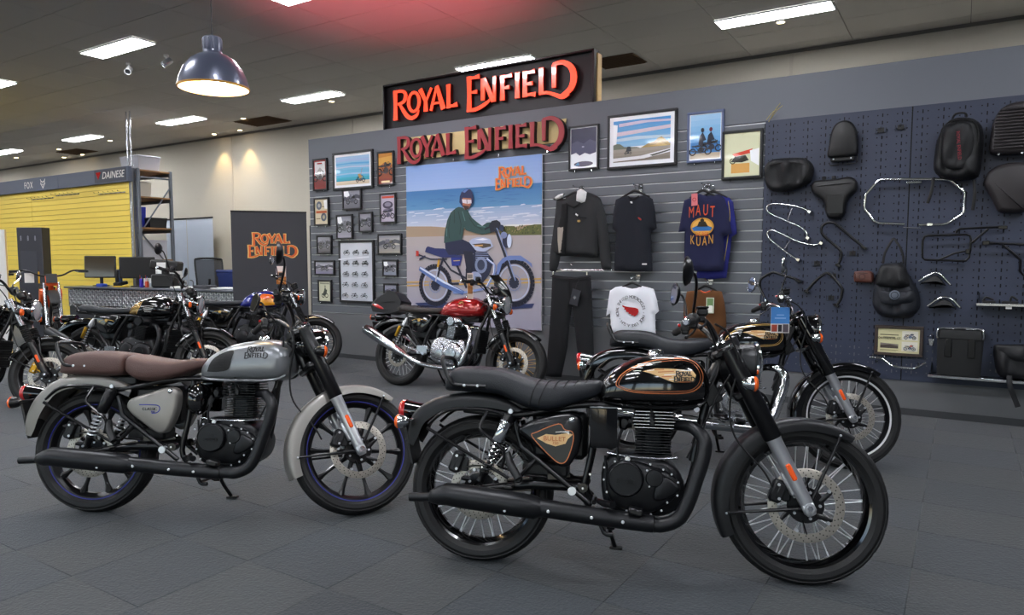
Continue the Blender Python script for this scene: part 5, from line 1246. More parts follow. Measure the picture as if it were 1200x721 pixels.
def bwphoto(seed, base='6E6E78', dark='26262E', light='A4A4B0'):
    def f(p):
        r = random.Random(seed); p.grad(0,.45,1,1,light,'8A8A96',4); p.grad(0,0,1,.45,base,'80808A',4); p.poly([(0,.42),(.3,.5),(.55,.46),(.8,.56),(1,.5),(1,.7),(.75,.78),(.5,.66),(.2,.72),(0,.62)], '4C4C58')
        p.bike(.5, .22, .62/max(.6, p.w/p.h*.0+1)*min(1, p.w/p.h*1.1), dark, '5A5A66')
        for k in range(3): x = r.random()*.7; p.poly([(x,.55),(x+.1,.58),(x+.12,.75),(x+.03,.8)], '6C6C78')
        if seed % 2: p.poly([(.02,.95),(.3,.97),(.38,.72),(.2,.62),(.05,.7)], 'F6F8FC')  # white glare of the glass, painted into the print
    return f
def red_vintage(p): p.rect(0,0,1,1,'8E2E2A'); p.rect(.08,.06,.92,.94,'A8A09C'); p.poly([(.08,.5),(.5,.75),(.92,.55),(.92,.94),(.08,.94)], 'D8D4D4'); p.poly([(.08,.06),(.92,.06),(.92,.45),(.5,.3),(.08,.5)], '7C2A26'); p.bike(.5,.25,.45,'3A2A28','4A4040'); p.rect(.3,.86,.7,.91,'B8342C')
def sea_art(p):
    p.grad(0,.25,1,1,'56B8DC','A8C6E8',8); p.grad(0,.12,1,.27,'2E9CB8','3FB6CC',3); p.grad(0,0,1,.13,'D8C8A8','EADFC8',2)
    for k, c in enumerate(('9CC6E6','6AB4DC','B8CCE8','5AA8DA','A4BCE4')): p.poly([(0,.35+.12*k),(.4,.37+.12*k),(1,.33+.12*k),(1,.39+.12*k),(.5,.42+.12*k),(0,.40+.12*k)], c)
    p.bike(.74,.05,.30,'D8D8DC','5A5A60'); p.poly([(.66,.33),(.72,.36),(.80,.24),(.72,.18)], 'B89A5A'); p.line([(.75,.3),(.80,.55)], .01, 'B8442E')
def gold_art(p): p.grad(0,.0,1,1,'7A2A20','C8862A',6); p.poly([(0,.55),(.4,.7),(1,.6),(1,.9),(0,.85)], 'D8A040'); p.bike(.5,.25,.55,'2A1A18','3A2A24'); p.ell(.5,.62,.10,.09,'241614',14); p.rect(.2,.04,.8,.10,'E8C890')
def cream_engine(p): p.rect(0,0,1,1,'CFC2A4'); p.ell(.32,.75,.22,.17,'5E6470',18); p.ell(.32,.75,.10,.08,'A8A8A4',12); p.ell(.68,.28,.22,.17,'5E6470',18); p.ell(.68,.28,.1,.08,'B0A890',12); p.rect(.08,.44,.92,.54,'B8603C'); p.rect(.55,.68,.9,.72,'8A7A64'); p.rect(.1,.2,.42,.24,'8A7A64'); p.poly([(.7,.95),(.98,.97),(.98,.6),(.75,.62)], 'F4F4F4')
def purple_ad(p): p.rect(0,0,1,1,'B8AEC0'); p.rect(.05,.87,.95,.95,'C24A38'); p.ell(.5,.62,.38,.14,'4A4456',20); p.ell(.5,.64,.24,.08,'8A8498',16); p.poly([(.1,.35),(.9,.4),(.85,.5),(.2,.46)], '6A6478'); p.bike(.5,.1,.45,'3A3648','5A566A')
def chart(p):
    p.rect(0,0,1,1,'C9CED8')
    for i in range(5):
        for j in range(3): p.bike(.2+.3*j, .795-.185*i, .105, '1A1B20', '33353C')
        for j in range(3): p.line([(.11+.3*j,.778-.185*i),(.29+.3*j,.778-.185*i)], .004, '80858E')
    p.poly([(.02,.70),(.98,.745),(.98,.765),(.02,.72)], 'E6EAF2')
def green_scooter(p): p.rect(0,0,1,1,'C9C8AC'); p.rect(.1,.86,.9,.92,'8A8A74'); p.ring(.36,.28,.10,.035,'2A2C26',14); p.ring(.66,.28,.10,.035,'2A2C26',14); p.poly([(.3,.3),(.5,.6),(.72,.58),(.66,.35),(.45,.25)], '3E423A'); p.poly([(.45,.55),(.55,.75),(.62,.6)], '50544A'); p.ell(.55,.76,.05,.035,'3A3C36',10)
def night(p): p.grad(0,.3,1,1,'3A3A58','2E2E48',5); p.poly([(0,.62),(.25,.68),(.5,.6),(.75,.7),(1,.62),(1,.3),(0,.3)], '50506C'); p.poly([(0,.34),(.2,.38),(.35,.30),(.55,.36),(.75,.31),(1,.36),(1,0),(0,0)], 'F2F6FC'); p.ell(.5,.08,.38,.07,'5A5468',18); p.poly([(.15,.05),(.3,.14),(.35,.05)], '5E8AB4'); p.ell(.48,.52,.05,.02,'B0B0C8',8)
def coast(p):
    p.grad(0,.36,1,1,'8FC0E0','3F8FD0',8); p.poly([(0,.62),(.4,.66),(1,.72),(1,.80),(.5,.76),(0,.72)], 'D8C8D4'); p.poly([(0,.5),(.5,.52),(1,.50),(1,.56),(.4,.60),(0,.56)], 'BFD6E6'); p.poly([(.1,.85),(.6,.9),(1,.88),(1,.93),(.5,.96),(.1,.93)], 'CFC6DA')
    p.poly([(0,.30),(.0,.46),(.12,.44),(.2,.36),(.42,.34),(.5,.30)], '6A7060'); p.poly([(.48,.30),(.62,.40),(.72,.42),(.78,.50),(.85,.53),(.92,.46),(1,.36),(1,.28)], 'A88C50'); p.poly([(.6,.33),(.75,.36),(.82,.44),(.88,.38),(.98,.30)], 'C8A860')
    p.grad(0,0,1,.31,'7E7468','A89E90',4); p.poly([(0,.10),(.5,.12),(1,.24),(1,.16),(.55,.05),(0,.02)], 'E8E8EA'); p.poly([(.65,.12),(1,.22),(1,.19),(.7,.09)], '5A5A50'); p.bike(.27,.17,.13,'20242C','30343C'); p.poly([(.23,.24),(.26,.36),(.31,.36),(.33,.25)], '1E2430')
    p.poly([(0,.42),(.06,.44),(.08,.9),(0,.92)], 'F8FBFF')
def riders(p):
    p.grad(0,.12,1,1,'4E9AD8','A8CEEC',7); p.rect(0,.10,1,.38,'3F7FC0'); p.rect(0,0,1,.13,'B8A890'); p.bike(.34,.08,.36,'1A1C26','2A2E3C'); p.bike(.70,.14,.34,'1A1C26','2A2E3C')
    for x in (.42,.70): p.poly([(x-.14,.32),(x-.10,.52),(x,.60),(x+.06,.52),(x+.12,.42),(x+.02,.40),(x+.02,.28)], '1C2434'); p.ell(x-.01,.65,.055,.05,'1A1E2C' if x < .5 else '6A2030',12)
def tee_art(p): p.rect(0,0,1,1,'D6D6AE'); p.poly([(.0,1),(.3,1),(.5,.94),(.7,1),(1,1),(.95,.85),(.98,.0),(.02,0),(.05,.85)], 'DEDEBA'); p.poly([(.22,.52),(.8,.62),(.74,.52),(.3,.46)], 'D8442E'); p.poly([(.18,.34),(.3,.46),(.6,.48),(.7,.36),(.5,.32)], '2A2A22'); p.rect(.2,.08,.72,.30,'E0A858'); p.ring(.24,.36,.06,.02,'1E1E1C',12); p.poly([(.72,.58),(.98,.62),(.98,.22),(.75,.34)], 'FFFFFF')
def cert_art(p):
    p.rect(0,0,1,1,'DDD6A8'); p.rect(.05,.72,.5,.76,'6A6450'); p.rect(.14,.63,.42,.66,'7A7460'); p.rect(.06,.18,.50,.36,'5A504A'); p.poly([(.06,.3),(.3,.34),(.5,.28),(.5,.36),(.06,.40)], '8A8278'); p.rect(.06,.10,.5,.12,'8A8468'); p.rect(.06,.06,.45,.075,'8A8468')
    p.rect(.58,.54,.96,.92,'E8E4D4'); p.rect(.58,.08,.96,.48,'E8E4D4'); p.bike(.77,.58,.30,'1E2C5A','3A4C7A',True); p.bike(.77,.12,.30,'B83428','3A3C44',True)
picture('small frame with a red-bordered vintage picture, top left of the slat wall', -7.715, 2.746, -7.42, 2.308, red_vintage)
picture('large landscape frame with a turquoise seascape painting', -7.323, 2.796, -6.568, 2.293, sea_art, fw=.03, mount='F4F6FA', mg=.05)
picture('portrait frame with an amber and red picture of a motorcycle, left of the red letters', -6.504, 2.746, -6.206, 2.309, gold_art)
picture('portrait frame with a cream page of two engine drawings', -7.708, 2.209, -7.402, 1.823, cream_engine)
picture('small frame with a black and white motorcycle photograph, just under the seascape', -7.147, 2.30, -6.786, 2.019, bwphoto(3))
picture('small frame directly above the chart of little motorcycles, white glare painted in its corner', -7.274, 1.964, -6.956, 1.628, bwphoto(5, '9A96A8'))
picture('smallest upright black and white frame, right of the one above the motorcycle chart', -6.852, 1.981, -6.592, 1.715, bwphoto(2))
picture('portrait frame with a mauve vintage advertisement', -6.469, 2.211, -6.179, 1.821, purple_ad)
picture('small square dark photograph frame below the engine drawings', -7.668, 1.689, -7.362, 1.427, bwphoto(6, '4A4650', '1E1C24', '8A8698'))
picture('small landscape frame with a mauve motorcycle, left of the motorcycle chart', -7.722, 1.342, -7.316, 1.134, bwphoto(8, '7E7A98', '3E3A58', 'C8C6D8'))
picture('small portrait frame with a pale green scooter print', -7.664, 1.07, -7.382, .753, green_scooter)
picture('tall frame with a chart of fifteen small motorcycles', -7.238, 1.61, -6.574, .766, chart, fw=.03)
picture('landscape frame with a sepia building photograph, upper right of the motorcycle chart', -6.517, 1.688, -6.093, 1.414, bwphoto(10, 'A09C90', '4A483E', 'C0BCAE'))
picture('small frame with painted white glare, right of the motorcycle chart', -6.441, 1.351, -6.162, 1.128, bwphoto(7, '8890A4'))
picture('small navy and tan frame behind the black tail bag', -6.426, 1.041, -6.168, .80, bwphoto(12, 'B89A7A', '1E2450', '8C92B0'))
picture('portrait frame with a dark night sky over white snow, right of the red letters', -3.689, 2.79, -3.315, 2.315, night, fw=.02, mount='E8E8F0', mg=.03)
picture('large landscape frame with a painted coast road under a blue sky', -3.227, 2.857, -2.455, 2.295, coast, fw=.026, mount='F2F4F8', mg=.06)
picture('blue-grey frame with two riders against a blue sky', -2.363, 2.793, -1.988, 2.30, riders, FRBL, fw=.024, mount='EEF2F8', mg=.03)
picture('black box frame holding a pale yellow printed shirt, beside the pegboard', -2.014, 2.576, -1.621, 2.115, tee_art, fw=.024, dp=.04)
t = picture('walnut-framed certificate with two small motorcycle drawings, low on the pegboard', -.629, .770, -.246, .508, cert_art, FRW, fw=.026, dp=.05, grp='framed pictures on the pegboard')
text_obj('CONTINENTAL GT', .026, BLACKDEC, t, 'lettering', (-.078, -.003, .022), sx=.85).location = (0, .0095, 0)

# ---- clothing
def garment(name, outl, y, thick, m, parent, res=.028, folds=.006, seed=1, mats=None, cr_n=2, flat_top=None):
    o = cr(outl, cr_n, True) if cr_n else outl; vs, tr, dist = cdt(o, res); n = len(vs); F = []; B = []
    for x, z in vs:
        d = dist(x, z); k = min(1, d/.07); h = thick*(1-(1-k)**2)**.5 if k < 1 else thick
        w = folds*(noise.noise(V((x*9+seed, z*2.2, seed)))+.5*noise.noise(V((x*22, z*6+seed, 3))))*k
        F.append((x, y-h*.5-w*2, z)); B.append((x, y+h*.5+w*.5, z))
    b = MB(); b.add(F+B, [t for t in tr]+[tuple(i+n for i in t[::-1]) for t in tr])
    nb = len(o)
    b.f += [[i, (i+1) % nb, (i+1) % nb+n, i+n] for i in range(nb)]; b.m += [0]*nb; b.c += [None]*nb
    return b.build(name, m, parent, 60)
def hanger(parent, x, z, y, w=.20, m=BLK_PLASTIC, hook=.07):
    b = MB(); b.tube([(x-w, y, z-.055), (x-w*.5, y, z-.02), (x, y, z+.01), (x+w*.5, y, z-.02), (x+w, y, z-.055)], [.006,.011,.014,.011,.006], 10, k=4)
    h = b.build('hanger', m, parent)
    MB().tube([(x, y, z+.01), (x, y, z+.03), (x+.012, y+.004, z+.045), (x, y, z+.065), (x-.014, y-.004, z+.055)], .0028, 6, k=4).build('hanger_hook', CHROME, h)
def rail_hook(x, z, lab, depth=.19, balls=0):
    t = thing('display_hook', lab, 'hook', (x, YD, z), group='chrome display hooks')
    b = MB(); b.box((0,-.006,0), (.05,.012,.05), ch=.003); b.tube([(0,0,0),(0,-depth,.0),(0,-depth-.01,.012)], .006, 8); b.build('hook_arm', CHROME, t); b = MB(); b.box((0,-.006,-.045), (.04,.01,.03), ch=.003); b.build('hook_bracket', ALU, t); return t
DENIM = mat('charcoal_waxed_cotton', '1C1E21', .75, bump=.25, bscale=180, var=.12); NAVY = mat('navy_cotton', '10141F', .9, bump=.15, bscale=260, var=.06); NAVY2 = mat('royal_navy_cotton', '161A3E', .9, bump=.15, bscale=260, var=.06)
BLUE2 = mat('bright_blue_cotton', '1E2270', .9, var=.06); WHT = mat('white_cotton', 'E6E9F0', .9, bump=.08, bscale=200); BRN = mat('brown_cotton', '5A3614', .9, bump=.12, bscale=220, var=.06)
JEAN = mat('dark_denim', '0B0D12', .85, bump=.25, bscale=240, var=.1); FLEECE = mat('white_fleece', 'E8E8E8', .98, bump=.6, bscale=320); BLKTEE = mat('inner_black_lining', '0D0D10', .9)
GY = 6.80
JK = [(-3.741,1.994),(-3.645,1.997),(-3.577,2.039),(-3.475,2.064),(-3.374,2.058),(-3.275,2.016),(-3.22,1.975),(-3.195,1.88),(-3.20,1.75),(-3.22,1.60),(-3.235,1.46),(-3.243,1.371),(-3.40,1.375),(-3.606,1.387),(-3.80,1.405),(-3.772,1.681),(-3.752,1.849)]
t = thing('jacket', 'charcoal riding jacket with white fleece collar on a hanger', 'jacket', (0,0,0))
garment('jacket_body', JK, GY, .10, DENIM, t, seed=2)
garment('sleeve', [(-3.275,2.012),(-3.215,1.965),(-3.165,1.84),(-3.115,1.562),(-3.084,1.297),(-3.090,1.249),(-3.14,1.235),(-3.184,1.244),(-3.205,1.30),(-3.235,1.50),(-3.26,1.72),(-3.30,1.90)], GY-.01, .08, DENIM, t, seed=5)
garment('sleeve', [(-3.738,1.985),(-3.752,1.849),(-3.792,1.573),(-3.817,1.403),(-3.825,1.25),(-3.81,1.222),(-3.75,1.212),(-3.725,1.25),(-3.70,1.32),(-3.685,1.42),(-3.69,1.60),(-3.70,1.80),(-3.70,1.94)], GY-.01, .07, DENIM, t, seed=6)
garment('lining', [(-3.645,1.936),(-3.584,1.941),(-3.588,1.752),(-3.606,1.402),(-3.676,1.41),(-3.690,1.679),(-3.653,1.815)], GY-.066, .03, BLKTEE, t, cr_n=0, folds=.002)
garment('pale_lining', [(-3.690,1.69),(-3.609,1.705),(-3.622,1.55),(-3.641,1.426),(-3.673,1.418),(-3.688,1.55)], GY-.074, .03, mat('beige_lining', '9C948A', .9), t, cr_n=0, folds=.002)
garment('collar', [(-3.767,1.987),(-3.735,2.02),(-3.698,2.042),(-3.64,2.055),(-3.603,2.055),(-3.64,2.02),(-3.69,1.995),(-3.732,1.985)], GY-.045, .05, FLEECE, t, .02, .002, cr_n=0)
garment('collar', [(-3.466,2.071),(-3.425,2.091),(-3.39,2.075),(-3.354,2.05),(-3.362,1.99),(-3.373,1.954),(-3.415,1.941),(-3.477,1.966),(-3.475,2.02)], GY-.055, .06, FLEECE, t, .02, .002, cr_n=0)
b = MB(); b.tube([(-3.505,GY-.06,1.835),(-3.43,GY-.068,1.80),(-3.355,GY-.06,1.783)], .005, 6, k=3); b.tube([(-3.60,GY-.06,1.95),(-3.50,GY-.065,1.90),(-3.43,GY-.06,1.95)], .006, 6, k=3); b.build('pocket_seam', BLKTEE, t)
b = MB(); b.box((-3.461,GY-.072,1.819), (.034,.004,.016), M.Rotation(.6,3,'Y'), ch=.001); b.build('chest_badge', WHITE, t); MB().box((-3.435,GY-.072,1.752), (.036,.004,.024), ch=.001).build('chest_patch', GOLD_T, t)
hanger(t, -3.52, 2.05, GY, .18)
t = thing('t_shirt', 'navy t-shirt with a tiny red wing on the chest', 't-shirt', (0,0,0))
TEE = [(-2.938,2.0),(-2.89,1.985),(-2.845,1.978),(-2.79,1.982),(-2.738,1.995),(-2.69,1.975),(-2.647,1.95),(-2.630,1.88),(-2.600,1.659),(-2.656,1.623),(-2.664,1.64),(-2.655,1.50),(-2.641,1.30),(-2.638,1.226),(-2.85,1.222),(-3.055,1.23),(-3.052,1.444),(-3.040,1.627),(-3.050,1.64),(-3.084,1.671),(-3.071,1.854),(-3.048,1.962)]
garment('shirt_body', TEE, GY, .06, NAVY, t, seed=9, cr_n=0); MB().tube([(-2.90,GY-.03,1.988),(-2.87,GY-.034,1.965),(-2.83,GY-.034,1.962),(-2.78,GY-.03,1.985)], .006, 6, k=3).build('neck_rib', BLKTEE, t)
def flat(name, poly, y, m, parent): return MB().prism(poly, y, y-.002).build(name, m, parent)
flat('wing_print', [(-2.785,1.772),(-2.765,1.768),(-2.742,1.748),(-2.75,1.738),(-2.77,1.752)], GY-.050, RED_LENS, t); flat('neck_label', [(-2.87,1.932),(-2.845,1.932),(-2.842,1.912),(-2.86,1.915)], GY-.050, WHITE, t); flat('hem_tag', [(-2.73,1.308),(-2.68,1.308),(-2.68,1.294),(-2.73,1.294)], GY-.050, WHITE, t)
hanger(t, -2.84, 2.03, GY, .16)
t = thing('t_shirt', 'bright blue t-shirt hanging behind the navy printed one', 't-shirt', (0,0,0))
garment('shirt_body', [(-2.06,1.965),(-1.979,1.958),(-1.90,1.93),(-1.868,1.89),(-1.845,1.75),(-1.822,1.594),(-1.870,1.56),(-1.88,1.45),(-1.913,1.169),(-2.05,1.158),(-2.202,1.165),(-2.21,1.6),(-2.25,1.93)], GY+.06, .05, BLUE2, t, seed=12, cr_n=0)
MB().tube([(-1.905,GY+.03,1.90),(-1.885,GY+.032,1.75),(-1.90,GY+.032,1.55),(-1.935,GY+.032,1.3)], .003, 6, k=3).build('yellow_piping', mat('yellow_piping', 'C8B44A', .7), t)
hanger(t, -2.06, 1.99, GY+.06, .14)
t = thing('t_shirt', 'navy t-shirt with large orange and gold lettering round a gold oval', 't-shirt', (0,0,0))
garment('shirt_body', [(-2.175,1.979),(-2.13,1.962),(-2.097,1.956),(-2.03,1.96),(-1.979,1.963),(-1.931,1.924),(-1.90,1.82),(-1.853,1.594),(-1.923,1.564),(-1.932,1.575),(-1.925,1.45),(-1.918,1.30),(-1.93,1.24),(-2.10,1.232),(-2.305,1.245),(-2.315,1.45),(-2.312,1.62),(-2.376,1.616),(-2.349,1.78),(-2.325,1.921)], GY, .06, NAVY2, t, seed=14, cr_n=0)
TO = mat('print_orange', 'C8502C', .8); TG = mat('print_gold', 'C99438', .8); yy = GY-.052
for k, ch_ in enumerate('MAUT'): text_obj(ch_, .150, TO if k < 3 or k == 3 else TG, t, 'lettering', (-2.232+.066*k+(.006 if k > 1 else 0), yy, 1.795+[.0,.018,.018,.0][k]), sx=.5)
for k, ch_ in enumerate('KUAN'): text_obj(ch_, .125, TG, t, 'lettering', (-2.218+.060*k, yy, 1.520+[.012,-.004,-.0,.016][k]), sx=.52)
p = Print(1, 1, .0006); p.v = []; cx_, cz_ = -2.125, 1.660
p.ell(.5,.5,.112,.085,'C08A32',28); p.ell(.5,.5,.096,.071,'D8A24A',28); p.poly([(.42,.46),(.58,.46),(.60,.49),(.55,.51),(.45,.51),(.40,.49)], '2E6AA8'); p.poly([(.45,.50),(.47,.55),(.53,.55),(.56,.50)], '2A2418'); p.ell(.5,.56,.02,.018,'2A2418',10); p.line([(.5,.56),(.5,.6)], .006, '2A2418')
po = p.build('oval_print', PRF, t, smooth=False); po.location = (cx_, GY-.050, cz_)
text_obj('DE REE', .05, TO, t, 'lettering', (-2.125, yy, 1.588), sx=.8)
flat('swing_tag', [(-2.235,1.975),(-2.175,1.98),(-2.172,1.865),(-2.232,1.86)], GY-.055, mat('pink_tag', 'D8787C', .6), t); MB().lathe([(.014,0),(.018,0),(.018,-.002),(.014,-.002)], (-2.204,GY-.058,1.92), (0,1,0), 16, closed=True).build('tag_ring_print', RED_LENS, t)
hanger(t, -2.14, 2.0, GY, .13)
t = thing('t_shirt', 'white t-shirt with a red wing inside a ring of black lettering', 't-shirt', (0,0,0))
garment('shirt_body', [(-2.956,1.076),(-2.90,1.056),(-2.853,1.048),(-2.80,1.056),(-2.753,1.08),(-2.69,1.068),(-2.621,1.051),(-2.585,.94),(-2.562,.83),(-2.600,.795),(-2.598,.70),(-2.590,.59),(-2.85,.575),(-3.099,.575),(-3.090,.70),(-3.100,.785),(-3.144,.755),(-3.125,.88),(-3.104,1.02),(-3.04,1.062)], GY, .06, WHT, t, seed=17, cr_n=0)
flat('wing_print', [(-2.940,.880),(-2.905,.868),(-2.86,.862),(-2.80,.858),(-2.768,.848),(-2.760,.820),(-2.772,.790),(-2.805,.765),(-2.812,.778),(-2.842,.776),(-2.838,.790),(-2.872,.793),(-2.866,.806),(-2.900,.815),(-2.893,.828),(-2.922,.838),(-2.912,.850),(-2.936,.862)], GY-.050, RED_LENS, t)
txt = 'ROYAL ENFIELD MOTORCYCLES - MADE LIKE A GUN - '; rr = .146
for k, ch_ in enumerate(txt):
    if ch_ == ' ': continue
    a = R(200)-2*pi*k/len(txt); text_obj(ch_, .043, BLACKDEC, t, 'lettering', (-2.848+rr*cos(a), GY-.052, .820+rr*sin(a)), rot=M.Rotation(-(a-pi/2), 3, 'Y'))
hanger(t, -2.853, 1.10, GY, .15)
t = thing('t_shirt', 'brown t-shirt with a small green and white swing tag, low on the slat wall', 't-shirt', (0,0,0))
garment('shirt_body', [(-2.155,1.056),(-2.12,1.04),(-2.088,1.034),(-2.05,1.04),(-2.023,1.059),(-1.936,1.039),(-1.910,.94),(-1.892,.825),(-1.885,.70),(-1.937,.668),(-1.945,.66),(-1.947,.594),(-2.10,.585),(-2.257,.576),(-2.262,.70),(-2.309,.72),(-2.309,.897),(-2.278,1.031)], GY, .06, BRN, t, seed=20, cr_n=0)
p = Print(.075,.15,.0005); p.rect(0,0,1,1,'C8CCB4'); p.rect(.1,.45,.9,.95,'6A8A5A'); p.rect(.3,.05,.8,.5,'E8E8E0'); p.build('swing_tag', PRF, t, smooth=False).location = (-2.03, GY-.056, .907)
MB().tube([(-2.13,GY-.034,1.045),(-2.09,GY-.038,1.028),(-2.04,GY-.034,1.045)], .006, 6, k=3).build('neck_rib', TO, t); hanger(t, -2.09, 1.085, GY, .13)
t = thing('jeans', 'dark denim jeans with a black swing tag hanging by the waistband', 'jeans', (0,0,0))
garment('jeans_body', [(-3.794,1.185),(-3.65,1.165),(-3.50,1.162),(-3.327,1.18),(-3.312,.98),(-3.305,.814),(-3.283,.42),(-3.272,.085),(-3.36,.075),(-3.445,.075),(-3.465,.25),(-3.485,.407),(-3.52,.65),(-3.545,.839),(-3.575,.65),(-3.598,.399),(-3.64,.2),(-3.672,.06),(-3.78,.05),(-3.878,.055),(-3.85,.30),(-3.83,.521),(-3.804,.897)], GY, .07, JEAN, t, seed=23, cr_n=0)
b = MB(); b.tube([(-3.792,GY-.034,1.165),(-3.65,GY-.048,1.142),(-3.50,GY-.048,1.14),(-3.33,GY-.034,1.16)], .005, 6, k=3); b.tube([(-3.56,GY-.048,1.14),(-3.55,GY-.05,1.0),(-3.545,GY-.045,.86)], .004, 6, k=3); b.build('waist_seam', BLKTEE, t)
MB().box((-3.475,GY-.07,.945), (.10,.004,.17), M.Rotation(.25,3,'Y'), ch=.001).build('swing_tag', mat('slate_tag', '2C2E35', .4), t); MB().box((-3.478,GY-.0735,.945), (.03,.002,.03), M.Rotation(.8,3,'Y'), ch=.0005).build('tag_emblem', ALU, t)
MB().tube([(-3.44,GY-.05,1.13),(-3.47,GY-.06,1.07),(-3.47,GY-.07,1.02)], .0015, 5).build('tag_string', BLK_PLASTIC, t)
b = MB(); b.tube([(-3.78,GY,1.215),(-3.56,GY,1.235),(-3.35,GY,1.215)], .004, 6); b.tube([(-3.56,GY,1.235),(-3.56,GY,1.265),(-3.545,GY,1.28),(-3.56,GY,1.295),(-3.575,GY,1.285)], .003, 6, k=3)
for x in (-3.77,-3.36): b.box((x,GY-.01,1.20), (.018,.03,.04), ch=.003)
b.build('trouser_hanger', CHROME, t)
for x, z, lab in ((-3.52,2.12,'hook carrying the charcoal jacket'),(-2.84,2.10,'hook carrying the navy t-shirt with the red wing'),(-2.14,2.07,'hook carrying the navy printed and bright blue t-shirts'),(-2.853,1.17,'hook carrying the white t-shirt'),(-2.09,1.155,'hook carrying the brown t-shirt')): rail_hook(x, z, lab)
t = thing('hanging_rail', 'chrome bar across the slat wall between the jacket and the jeans', 'rail', (0,0,0)); b = MB(); b.tube([(-3.80,GY+.01,1.205+.03),(-2.66,GY+.01,1.205+.03)], .009, 10); b.build('bar', CHROME, t)
for x in (-3.70,-2.72): MB().box((x,(GY+YD)/2+.01,1.235), (.012,YD-GY-.01,.03), ch=.002).build('rail_bracket', CHROME, t)

# ---- accessories on the pegboard
PY = 6.90
def bag(name, outl, y, th, m, parent, res=.02, folds=.026, seed=3, **k): return garment(name, outl, y, th, m, parent, res, folds, seed, **k)
BAGM = mat('black_nylon', '0D0E12', .55, bump=.3, bscale=260, var=.12); LEATH = mat('black_leather', '101012', .4, bump=.3, bscale=200, var=.1); CANV = mat('slate_canvas', '161A23', .6, bump=.3, bscale=220, var=.15)
t = thing('pouch_bag', 'rounded black zip bag at the left end of the pegboard', 'bag')
bag('bag_body', [(-1.587,2.186),(-1.555,2.245),(-1.476,2.268),(-1.342,2.266),(-1.243,2.254),(-1.175,2.20),(-1.161,2.13),(-1.175,2.06),(-1.203,2.023),(-1.333,1.972),(-1.467,1.963),(-1.536,1.990),(-1.580,2.06)], 6.87, .15, BAGM, t, seed=4)
b = MB(); b.tube([(-1.56,6.82,2.20),(-1.45,6.795,2.215),(-1.3,6.795,2.21),(-1.20,6.82,2.17)], .005, 6, k=4); b.tube([(-1.23,6.83,2.25),(-1.19,6.80,2.15),(-1.24,6.80,2.05)], .007, 6, k=4); b.build('zip', GRIP, t); MB().lathe([(0,-.002),(.012,0)], (-1.37,6.783,2.03), (0,1,0), 12).build('emblem', BLK_SATIN, t)
def padm(name, outl, y, th, m, parent, bev=.02): return MB().prism(cr(outl, 3, True), y, y-th, bev).build(name, m, parent, 50)
t = thing('backrest_pad', 'black arch-shaped backrest pad near the top of the pegboard', 'backrest')
padm('pad', [(-1.045,2.245),(-1.040,2.35),(-1.028,2.45),(-.995,2.525),(-.930,2.552),(-.865,2.53),(-.828,2.46),(-.815,2.35),(-.818,2.25),(-.93,2.235)], PY+.02, .09, LEATH, t, .025)
b = MB(); b.box((-.93,PY-.02,2.225), (.19,.05,.045), ch=.008); b.build('pad_base', BLK_PLASTIC, t); bolts(t, [(-1.0,2.225),(-.86,2.225)], PY-.046, r=.007)
b = MB(); b.tube([(-1.04,PY,2.19),(-1.03,PY,2.175),(-.96,PY,2.18)], .005, 6); b.tube([(-.90,PY,2.18),(-.82,PY,2.185),(-.815,PY,2.25)], .005, 6); b.build('peg_hook', BLK_SATIN, t)
t = thing('saddle', 'black sprung solo saddle, nose down, below the arch-shaped pad', 'saddle')
padm('saddle_seat', [(-1.177,2.0),(-1.15,2.042),(-1.08,2.05),(-1.013,2.050),(-.94,2.055),(-.869,2.065),(-.815,2.03),(-.807,1.95),(-.86,1.89),(-.885,1.83),(-.899,1.75),(-.925,1.712),(-.98,1.702),(-1.03,1.715),(-1.052,1.775),(-1.081,1.869),(-1.158,1.93)], PY+.02, .085, LEATH, t, .03)
b = MB(); b.tube([(-1.165,PY-.05,1.985),(-1.08,PY-.068,2.0),(-.95,PY-.07,2.005),(-.82,PY-.055,2.005)], .006, 8, k=3); b.build('saddle_seam', BLK_SATIN, t)
for x in (-1.075,-.995): MB().lathe([(0,0),(.018,0),(.018,.035),(0,.035)], (x,PY-.02,2.045), (0,0,1), 12).build('mount_boss', BLK_PLASTIC, t)
MB().box((-.972,PY-.066,1.83), (.13,.004,.16), ch=.0015).build('saddle_plate', BLK_PLASTIC, t)
t = thing('crash_bar', 'large octagonal chrome tube bar in the middle of the pegboard', 'crash bar')
O = [(-.430,PY,1.641),(-.623,PY,1.655),(-.665,PY,1.675),(-.738,PY,1.78),(-.742,PY,1.82),(-.735,PY,1.905),(-.71,PY,1.935),(-.645,PY,2.018),(-.61,PY,2.028),(-.38,PY,2.015),(-.14,PY,1.998),(-.10,PY,1.98),(-.018,PY,1.895),(-.008,PY,1.87),(-.010,PY,1.73),(-.03,PY,1.705),(-.12,PY,1.64),(-.16,PY,1.632),(-.325,PY,1.632)]
MB().tube([(x, y-.02, z) for x, y, z in O], .013, 14).build('tube', CHROME, t); b = MB(); b.box((-.245,PY-.02,1.634), (.05,.034,.03), ch=.006); b.box((-.375,PY-.005,1.99), (.12,.03,.025), ch=.006); b.build('clamp', CHROME, t)
MB().tube([(-.44,PY-.02,1.615),(-.31,PY-.02,1.605)], .005, 8).build('peg_hook', ALU, t)
